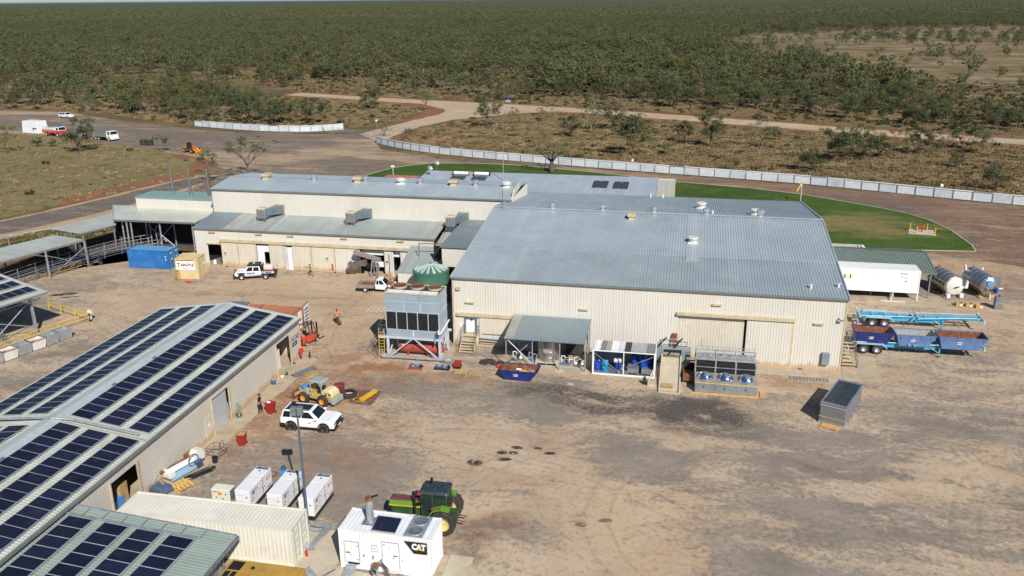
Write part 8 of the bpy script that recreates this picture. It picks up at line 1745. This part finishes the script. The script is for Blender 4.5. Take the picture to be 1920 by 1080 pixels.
t=T('white_skip_box','white box with grey lid beyond the left end of the red container','box',(-48.0,81.6,0),.1);MBL().box(-.9,.9,-.9,.9,0,2.2).build('box',white,t);MBL().box(-.95,.3,-.95,.95,2.2,2.35).box(.4,.95,-.95,.95,2.2,2.32).build('lid',galvd,t)
# ------------------------------------------------------------------ far vehicles
def far_truck(label,name,x,y,rz,cabm,tankm,fire=False):
    t=T(name,label,'truck',(x,y,0),rz);MBL().box(-3.6,3.2,-.45,.45,.65,.85).build('chassis_rail',chassis,t)
    shell(t,[(1.75,.6),(1.75,1.6),(3.35,1.6),(3.45,.6)],.55,[(2.5,.55)],1.2,cabm,'cab_base')
    greenhouse(t,1.75,3.35,1.6,1.8,3.1,2.55,1.18,1.08,white,((.35,.9),),(.06,.94,.12,.9),None)
    MBL().box(3.38,3.6,-1.2,1.2,.45,.85).build('bumper',galv if fire else whited,t)
    if fire:
        MBL().box(-3.5,1.5,-1.2,1.2,.9,1.55).build('locker_body',redbr,t,bevel=.04);MBL().box(-3.3,1.3,-1.0,1.0,1.55,2.15).build('water_tank',stone_c,t,bevel=.15);MBL().box(-3.0,1.2,-1.215,-1.2,1.3,1.45).build('yellow_stripe',yellowp,t);MBL().box(1.8,2.3,-1.215,-1.2,.9,1.3).build('orange_panel',orangep,t);MBL().box(2.0,2.6,-.5,.5,2.56,2.68).build('light_bar',lblue,t)
        b=MBL();b.tube([(-3.4,-1.0,1.6),(-3.4,-1.0,2.4),(1.2,-1.0,2.4)],.04,5);b.build('rail',galv,t)
    else:
        b=MBL();b.corr((-3.9,-1.22,1.0),(1,0,0),(0,0,1),5.5,1.35,.5,.04);b.box(-3.9,1.6,-1.2,1.2,1.0,2.3);b.build('crate_body',tankm,t)
        MBL().box(-3.95,1.65,-1.26,1.26,2.3,2.4).build('top_frame',galvd,t)
    for xx in((-2.6,-1.5,2.5)if not fire else(-2.0,2.5)):[link('wheel',wm_truck,t,(xx,s*1.0,.5))for s in(-1,1)]
    return t
far_truck('red and white fire truck parked in front of the white box','fire_truck',-168.3,203.6,-.26,redbr,stone_c,True)
far_truck('white cab truck with a grey green crate body right of the dark tree','truck',-149.2,198.8,-.30,white,mat('crate_grey_green',(.20,.20,.15),.7,dirt=(.2,.15,.1),damt=.5))
t=T('white_storage_box','big white tarpaulin covered box with dark scrawl at the left edge','storage box',(-178.3,208.5,0),-.22);MBL().frus((-3.2,3.2,-1.7,1.7),(-3.0,2.9,-1.5,1.5),0,3.2).build('cover',white,t,bevel=.1);MBL().box(1.0,2.7,-1.66,-1.6,1.2,1.45).box(1.2,1.5,-1.66,-1.6,.7,1.2).build('dark_scrawl',lblack,t)
fv=T('far_four_wheel_drive','white four wheel drive parked far left on the hardstand with brown wheels','car',(-190.6,236.8,0),-.22);shell(fv,[(-2.3,.5),(-2.3,1.1),(1.0,1.12),(2.2,1.0),(2.35,.5)],.45,[(-1.4,.45),(1.45,.45)],.92,white);greenhouse(fv,-2.28,1.1,1.1,-2.1,.5,1.82,.9,.75,white,((.06,.3),(.34,.6),(.64,.92)));MBL().box(2.25,2.5,-.85,.85,.4,.75).build('bull_bar',whited,fv);MBL().box(-1.9,.3,-.7,.7,1.86,1.92).build('roof_rack',galvd,fv);wheels4(fv,wm_ute,((-1.4,.4),(1.45,.4)),.82)
for i,(x,y)in enumerate(((-134.8,193.6),(-132.9,193.2))):
    t=T('large_tyre',('left' if i==0 else 'right')+' of the two big black tyre stacks at the edge of the hardstand','tyre',(x,y,0));MBL().lathe([(.5,.02),(.85,0),(.95,.12),(.97,.5),(.92,.62),(.95,.74),(.97,1.1),(.85,1.25),(.5,1.22),(.5,.02)],22,closed=False).build('tread',blackr,t,smooth=True)
th=T('telehandler','yellow orange telehandler at the tip of the dry field','telehandler',(-116.2,184.8,0),-.42);wt_=wheel_me(.6,.42,orangep,.5)
for s in(-1,1):link('wheel',wt_,th,(-1.35,s*.95,.6));link('wheel',wt_,th,(1.35,s*.95,.6))
MBL().prism([(-2.2,.6),(-2.2,1.35),(-1.2,1.3),(1.0,1.1),(1.9,1.0),(1.9,.6)],-.75,.75,'y').build('body',orangep,th,bevel=.05);MBL().prism([(-2.3,1.75),(-2.1,2.0),(2.2,1.35),(2.8,.55),(2.5,.45),(1.9,1.1)],-.2,.2,'y').build('boom',orangep,th);MBL().frus((-.6,.8,-.95,-.15),(-.45,.5,-.85,-.2),1.1,2.35).build('cab',mat('cab_glass_dark',(.02,.02,.02)),th);MBL().frus((-.6,.65,-.98,-.12),(-.5,.5,-.9,-.2),2.35,2.45).build('cab_roof',black,th);MBL().box(2.6,2.75,-.9,.9,.15,.9).build('carriage',orangep,th)
for s in(-.5,.5):MBL().box(2.75,3.7,s-.06,s+.06,.1,.17).build('fork',orangep,th)
t=T('road_sign','small blue and white sign with a striped board beside the highway junction','sign',(-62.3,296.2,0));MBL().cyl((0,0,0),(0,0,2.2),.06,6).build('post',galv,t);MBL().box(-.45,.45,-.05,0,1.6,2.3).build('blue_board',lblue,t);MBL().box(-.7,.9,-1.3,-1.2,.3,.9).build('striped_board',lwhite,t)
for i in range(4):MBL().box(-.6+i*.38,-.42+i*.38,-1.32,-1.3,.3,.9).build('stripe',lblack,t)
for x in(-.5,.7):MBL().box(x-.04,x+.04,-1.25,-1.2,0,.4).build('board_leg',galv,t)
# ------------------------------------------------------------------ yard clutter
def wheelie(x,y,rz,label,lid=True):
    t=T('red_wheelie_bin',label,'wheelie bin',(x,y,0),rz);MBL().frus((-.24,.24,-.26,.26),(-.33,.33,-.36,.36),.06,.98).build('tub',redbin,t,bevel=.03);b=MBL();b.box(-.36,.36,-.39,.42,.98,1.03);b.build('lid' if lid else 'rim',redbin,t)
    if not lid:MBL().box(-.29,.29,-.32,.34,1.0,1.035).build('dusty_inside',timber,t)
    MBL().cyl((-.3,.42,1.0),(.3,.42,1.0),.025,6).build('handle',redbin,t)
    for s in(-.27,.27):MBL().cyl((s-.04,.28,.1),(s+.04,.28,.1),.1,10).build('wheel',blackr,t)
wheelie(-34.5,61.95,-.3,'red wheelie bin being held by the man in black');wheelie(-34.2,56.3,.15,'red wheelie bin standing alone before the workshop',lid=False)
t=T('loose_paper','white rag lying on the bin beside the man in black','rag',(-34.6,61.9,1.03),.4);MBL().sphere((0,0,.06),.16,7,5,(1.2,.8,.45)).build('cloth',lwhite,t)
t=T('hose_stand','red fire hose stand at the workshop corner','fire hose',(-36.75,73.3,0));MBL().cyl((0,0,0),(0,0,1.3),.05,6).build('post',galv,t);MBL().lathe([(.12,-.1),(.27,-.08),(.27,.08),(.12,.1)],14,(0,-.12,1.15),axis='y').cyl((0,-.15,.5),(0,-.12,1.1),.09,8).build('reel',redbr,t)
for i,(x,y,lb)in enumerate(((-36.2,73.9,'short black bollard beside the red hose stand'),(-35.3,73.7,'thin grey tap post right of the red hose stand'))):t=T('tap_post',lb,'post',(x,y,0));MBL().cyl((0,0,0),(0,0,.75),.07 if i==0 else .04,8).cyl((0,0,.7),(0,-.15,.65),.04,6).build('post',black if i==0 else galv,t)
t=T('hand_trolley','green hand trolley leaning at the workshop wall','trolley',(-36.95,60.85,0),.4)
for s in(-.16,.16):MBL().bar((s,0,.15),(s,.25,1.2),.04).build('stile',tealsm,t);MBL().cyl((s-.05,.08,.16),(s+.05,.08,.16),.16,12).build('wheel',blackr,t)
for z in(.4,.7,1.0,1.18):MBL().bar((-.16,z*.24-.03,z),(.16,z*.24-.03,z),.035).build('rung',tealsm,t)
MBL().box(-.2,.2,-.3,0,.03,.06).build('toe_plate',tealsm,t)
t=T('pipe_bundle','bundle of grey pipes lying on a pallet beyond the loader','pipe bundle',(-35.2,70.4,0),-.45)
for i in range(5):MBL().cyl((-.35+.14*i-(.0),-1.3,.22+.1*(i%2)),(-.35+.14*i,1.3,.22+.1*(i%2)),.07,8).build('pipe',galvd,t)
pallet(-34.6,70.3,'wooden pallet beside the grey pipe bundle',-.45,w=1.1,d=1.3);MB_=None
t=T('wall_clutter','small dark vice stand by the workshop wall','stand',(-37.0,67.5,0));MBL().box(-.2,.2,-.15,.15,0,.45).build('box',dullblue,t,bevel=.05);MBL().cyl((-.1,-.1,.5),(.15,.1,.5),.08,8).build('vice',galvd,t);MBL().bar((.2,0,.1),(1.0,.2,.05),.04).bar((.3,.2,.05),(1.0,.2,.3),.03).build('bars',greyt,t)
t=T('white_tool_box','pair of small white and dark parts by the workshop wall','parts',(-36.9,69.0,0));MBL().cyl((-.1,-.1,.15),(.1,.1,.15),.13,8).build('white_part',whited,t);MBL().cyl((.1,.6,.2),(.3,.7,.2),.15,8).build('dark_part',black,t)
# machine pile beside the workshop wall
mp=T('mower_machine','white and pale blue machine with a long white beam beside the workshop wall','machine',(-36.35,51.2,0),-.32);mp.scale=(.8,.82,.85)
MBL().box(-.75,.55,-1.6,1.4,.25,.55).build('pale_base',lightblue,mp,bevel=.04);MBL().hexa([(-.35,-1.6,.85),(.15,-1.6,.85),(.15,2.0,.85),(-.35,2.0,.85),(-.3,-1.6,1.15),(.1,-1.6,1.15),(.1,2.0,1.15),(-.3,2.0,1.15)]).build('white_beam',white,mp)
MBL().box(-.9,.6,-1.9,-1.2,.6,1.0).build('white_head',whited,mp,bevel=.06);MBL().cyl((-.75,-1.9,1.05),(-.3,-1.9,1.05),.2,12).build('roller',rustm,mp);MBL().lathe([(.5,0),(.62,.03),(.5,.06)],20,(.35,1.0,1.1),axis='x',closed=False).build('hoop',galvd,mp)
MBL().prism([(1.3,.7),(1.25,1.45),(1.6,1.75),(2.2,1.7),(2.35,1.2),(2.3,.7)],-.5,.3,'x').build('white_guard',whited,mp);MBL().box(-.95,-.5,.9,1.7,.9,1.4).build('engine',rustm,mp,bevel=.06);MBL().box(-.5,-.4,-1.2,1.2,1.15,1.25).build('rust_bar',rustm,mp);MBL().box(.2,.7,1.1,1.8,.3,.95).build('dark_motor',dullblue,mp,bevel=.06)
for x,y in((-.6,-1.4),(.4,-1.4),(-.6,1.2),(.4,1.2)):MBL().box(x-.05,x+.05,y-.05,y+.05,0,.3).build('leg',galvd,mp)
t=T('blue_tarp_load','dark blue grey load at the lower end of the wall clutter','machine part',(-36.5,48.6,0),-.3);MBL().frus((-.8,.7,-.6,.6),(-.6,.6,-.5,.45),.15,.65).build('bulk',dullblue,t,bevel=.08);MBL().bar((-.9,.3,.9),(.6,.1,.5),.05).bar((-.9,-.3,.1),(-.8,.4,1.1),.05).build('strut',creamtrim,t);MBL().cyl((-.2,-.8,.15),(.5,-.8,.15),.12,8).build('grey_tube',galvd,t);MBL().sphere((-.5,-.85,.12),.12,7,5).build('orange_cap',orangep,t)
t=T('timber_stack','stack of fresh yellow pallets leaning beside the blue load','pallet stack',(-35.55,49.6,0),-.45)
for k in range(2):
    for i in range(4):MBL().slab((-.5+k*.7,-.6+i*.32,.25+.1*k),(.1+k*.7,-.6+i*.32,.15+.1*k),(.1+k*.7,-.36+i*.32,.15+.1*k),(-.5+k*.7,-.36+i*.32,.25+.1*k),.04).build('plank',timbery,t)
    for y in(-.6,.55):MBL().bar((-.5+k*.7,y,.12),(.1+k*.7,y,.05),.09).build('bearer',timbery,t)
t=T('black_bar_pile','pile of black bars and channels on the ground beside the white beam','scrap pile',(-35.0,51.4,0),-.5);r=random.Random(6)
for i in range(9):x=r.uniform(-.3,.3);MBL().bar((x,r.uniform(-1.4,-.6),.06+.03*i),(x+r.uniform(-.2,.2),r.uniform(.5,1.5),.06+.03*i),.09,.07).build('bar',black if i%3 else rail,t)
t=T('frame_cart','rusty pipe frame cart at the upper end of the wall clutter','cart',(-35.3,54.3,0),-.1);b=MBL()
for z in(.35,.85):b.tube([(-.6,-.5,z),(.6,-.5,z),(.6,.5,z),(-.6,.5,z),(-.6,-.5,z)],.03,5)
for x in(-.6,0,.6):
    for y in(-.5,.5):b.cyl((x,y,0),(x,y,.87),.03,5)
b.build('frame',rail,t);MBL().lathe([(.3,0),(.33,.02),(.3,.04)],16,(-.2,.9,.5),axis='x',closed=False).build('hoop',black,t)
t=T('black_bucket','black plastic bucket before the frame cart','bucket',(-34.9,53.3,0));MBL().lathe([(.18,0),(.24,.5),(.2,.5),(.16,.05)],14).build('tub',black,t,smooth=True)
r=random.Random(17)
for i,(x,y)in enumerate(((-112,210),(-104.5,204),(-103,202.5),(-109,201))):
    t=T('scrap_rubber',['dark rubber scrap below the short fence','dark strip left of the hardstand middle','second dark strip in the hardstand middle','dark strip pair nearest the telehandler'][i],'debris',(x,y,.02),r.uniform(0,3));MBL().slab((-.7,-.2,.05),(.7,-.15,.09),(.6,.2,.05),(-.6,.25,.1),.05).build('strip',black,t)
# ------------------------------------------------------------------ people
def skin_obj(name,V,E_,Rr,m,parent,sub=1):
    me=bpy.data.meshes.new(name);me.from_pydata(V,E_,[]);me.materials.append(m);o=bpy.data.objects.new(name,me);COL.objects.link(o);o.parent=parent
    md=o.modifiers.new('skin','SKIN');md.use_smooth_shade=True
    if not me.skin_vertices:me.attributes.new  # layer is made with the modifier
    sv_=me.skin_vertices[0].data
    for i,q in enumerate(Rr):sv_[i].radius=(q,q)if not isinstance(q,tuple)else q
    sv_[0].use_root=True;s=o.modifiers.new('sub','SUBSURF');s.levels=s.render_levels=sub;return o
def person(label,loc,rz,top,legs,arml,armr,foot_f=.25,foot_b=-.22,vest=None,bootm=None,scale=1.0):
    """facing +x; arml/armr: (elbow, wrist) offsets from the shoulder"""
    t=T('person',label,'person',loc,rz);t.scale=(scale,)*3
    hip=Vector((0,0,.93));ch=Vector((.03,0,1.28));nk=Vector((.04,0,1.48));hd=Vector((.07,0,1.64));tp=Vector((.06,0,1.74))
    V=[hip,Vector((.02,0,1.1)),ch,nk,hd,tp];E_=[(0,1),(1,2),(2,3),(3,4),(4,5)];Rr=[.13,(.15,.12),(.17,.12),.055,.095,.075]
    sh={}; 
    for s,(el,wr)in((1,arml),(-1,armr)):
        S=Vector((.03,s*.19,1.41));A=[S,S+Vector(el),S+Vector(wr)];d=(A[2]-A[1]).normalized();A.append(A[2]+d*.09);i0=len(V);V+=A;E_+=[(2,i0),(i0,i0+1),(i0+1,i0+2),(i0+2,i0+3)];Rr+=[.058,.045,.028,(.038,.022)];sh[s]=(i0,A,d)
        p=A[3];sd=Vector((0,0,1))if abs(d.z)<.7 else Vector((1,0,0));sd=(sd-d*sd.dot(d)).normalized()
        for q,(o_,ln)in enumerate(((-.03,.065),(-.01,.08),(.01,.085),(.03,.07))):
            j=len(V);V+=[p+sd*o_+d*.035,p+sd*o_+d*(.035+ln*.6)+Vector((.006,0,-.008))];E_+=[(i0+3,j),(j,j+1)];Rr+=[.010,.008]
        j=len(V);V+=[A[2]+d*.04+sd*.045,A[2]+d*.075+sd*.07];E_+=[(i0+2,j),(j,j+1)];Rr+=[.012,.009]
    lg={}
    for s,fx in((1,foot_f),(-1,foot_b)):
        K=Vector((fx*.55+.06,s*.10,.50));A_=Vector((fx,s*.10,.08));i0=len(V);V+=[Vector((0,s*.09,.88)),K,A_,A_+Vector((.15,s*.02,-.03))];E_+=[(0,i0),(i0,i0+1),(i0+1,i0+2),(i0+2,i0+3)];Rr+=[.085,.06,.042,.035];lg[s]=(V[i0],K,A_)
    skin_obj('body',V,E_,Rr,skin,t)
    v=[Vector((0,0,.98)),Vector((.02,0,1.12)),Vector((.03,0,1.3)),Vector((.04,0,1.42))];e=[(0,1),(1,2),(2,3)];r_=[.155,(.165,.135),(.185,.14),.09]
    for s in(1,-1):A=sh[s][1];i0=len(v);v+=[A[0],A[0].lerp(A[1],.85)];e+=[(2,i0),(i0,i0+1)];r_+=[.082,.062]
    if vest and vest[1]:
        for s in(1,-1):A=sh[s][1];skin_obj('sleeve',[A[0].lerp(A[1],.5),A[1],A[1].lerp(A[2],.9)],[(0,1),(1,2)],[.07,.058,.045],vest[1],t)
    skin_obj('shirt',v,e,r_,top,t)
    if vest:MBL().lathe([(.2,1.08),(.205,1.12)],14,(.02,0,0),closed=False).build('reflective_band',lwhite,t)
    short=vest is None and legs==black and top==shirtg
    v=[Vector((0,0,.99)),Vector((0,0,.88))];e=[(0,1)];r_=[.145,.13]
    for s in(1,-1):h,K,A_=lg[s];i0=len(v);e_=K.lerp(h,.15)if short else A_.lerp(K,.12);v+=[h,K.lerp(h,.15)if short else K]+([]if short else[e_]);e+=[(1,i0),(i0,i0+1)]+([]if short else[(i0+1,i0+2)]);r_+=[.105,.085]+([]if short else[.062])
    skin_obj('trousers',v,e,r_,legs,t)
    for s in(1,-1):A_=lg[s][2];skin_obj('boot',[A_+Vector((-.02,0,.08)),A_+Vector((-.01,0,-.02)),A_+Vector((.17,s*.02,-.035))],[(0,1),(1,2)],[.055,.052,.045],bootm or black,t)
    MBL().sphere((.055,0,1.69),.108,12,8,(1.05,.88,.82)).build('hair',hairm,t,smooth=True,angle=180)
    for s in(-.035,.035):MBL().sphere((.155,s,1.655),.012,6,4).build('eye',black,t)
    MBL().sphere((.175,0,1.62),.018,6,4,(1,.7,1.2)).build('nose',skin,t);MBL().box(.15,.166,-.025,.025,1.575,1.583).build('mouth',rustm,t)
    for s in(-.09,.09):MBL().sphere((.07,s,1.64),.022,6,4,(.7,.5,1.2)).build('ear',skin,t)
    return t
person('man in a green shirt and black shorts walking and pointing left by the lean-to',(-47.4,99.1,0),pi+.1,shirtg,black,((.30,.05,.0),(.62,.05,.02)),((-.02,-.06,-.28),(.12,-.04,-.52)),bootm=brownb)
person('man in an orange vest with blue sleeves walking in the open yard',(-37.2,83.4,0),-1.0,hivis,black,((.02,.08,-.28),(.20,.02,-.45)),((.02,-.08,-.28),(.2,.0,-.42)),vest=(1,navysl),bootm=brownb,scale=1.03)
person('man in black standing with his hand on a red wheelie bin',(-35.45,61.8,0),.15,shirtk,shirtk,((.0,.10,-.28),(.08,.1,-.52)),((.22,-.03,-.22),(.50,.08,-.34)),foot_f=.12,foot_b=-.1,scale=1.06)
t=T('carried_tool','brown tool bag held low by the man in the orange vest','bag',(-36.75,83.0,.28),.2);MBL().frus((-.2,.2,-.12,.12),(-.15,.15,-.1,.1),0,.25).build('bag',brownb,t,bevel=.03);MBL().tube([(-.12,0,.25),(-.1,0,.5),(.1,0,.5),(.12,0,.25)],.015,5).build('strap',brownb,t)
t=T('ground_hose','dark hose lying in a curl on the ground behind the man in green','hose',(-46,99.5,.03));MBL().tube([(0,-.3,0),(.8,-.4,0),(1.4,-.1,0),(1.9,.2,0),(2.5,.1,0)],.03,5).build('hose',black,t)
# ------------------------------------------------------------------ thin haze over the plain
hm=bpy.data.materials.new('air');hm.use_nodes=True;nt=hm.node_tree;nt.nodes.clear()
ou=N(nt,'ShaderNodeOutputMaterial');pv=N(nt,'ShaderNodeVolumePrincipled');pv.inputs['Color'].default_value=(.72,.84,1,1);pv.inputs['Density'].default_value=1.3e-5;pv.inputs['Anisotropy'].default_value=.2
L(nt,pv.outputs[0],ou.inputs['Volume'])
hz=MBL().box(-70000,70000,-3500,70000,-2,45).build('haze',hm);hz['kind']='stuff';hz['label']='thin pale blue haze over the plain'
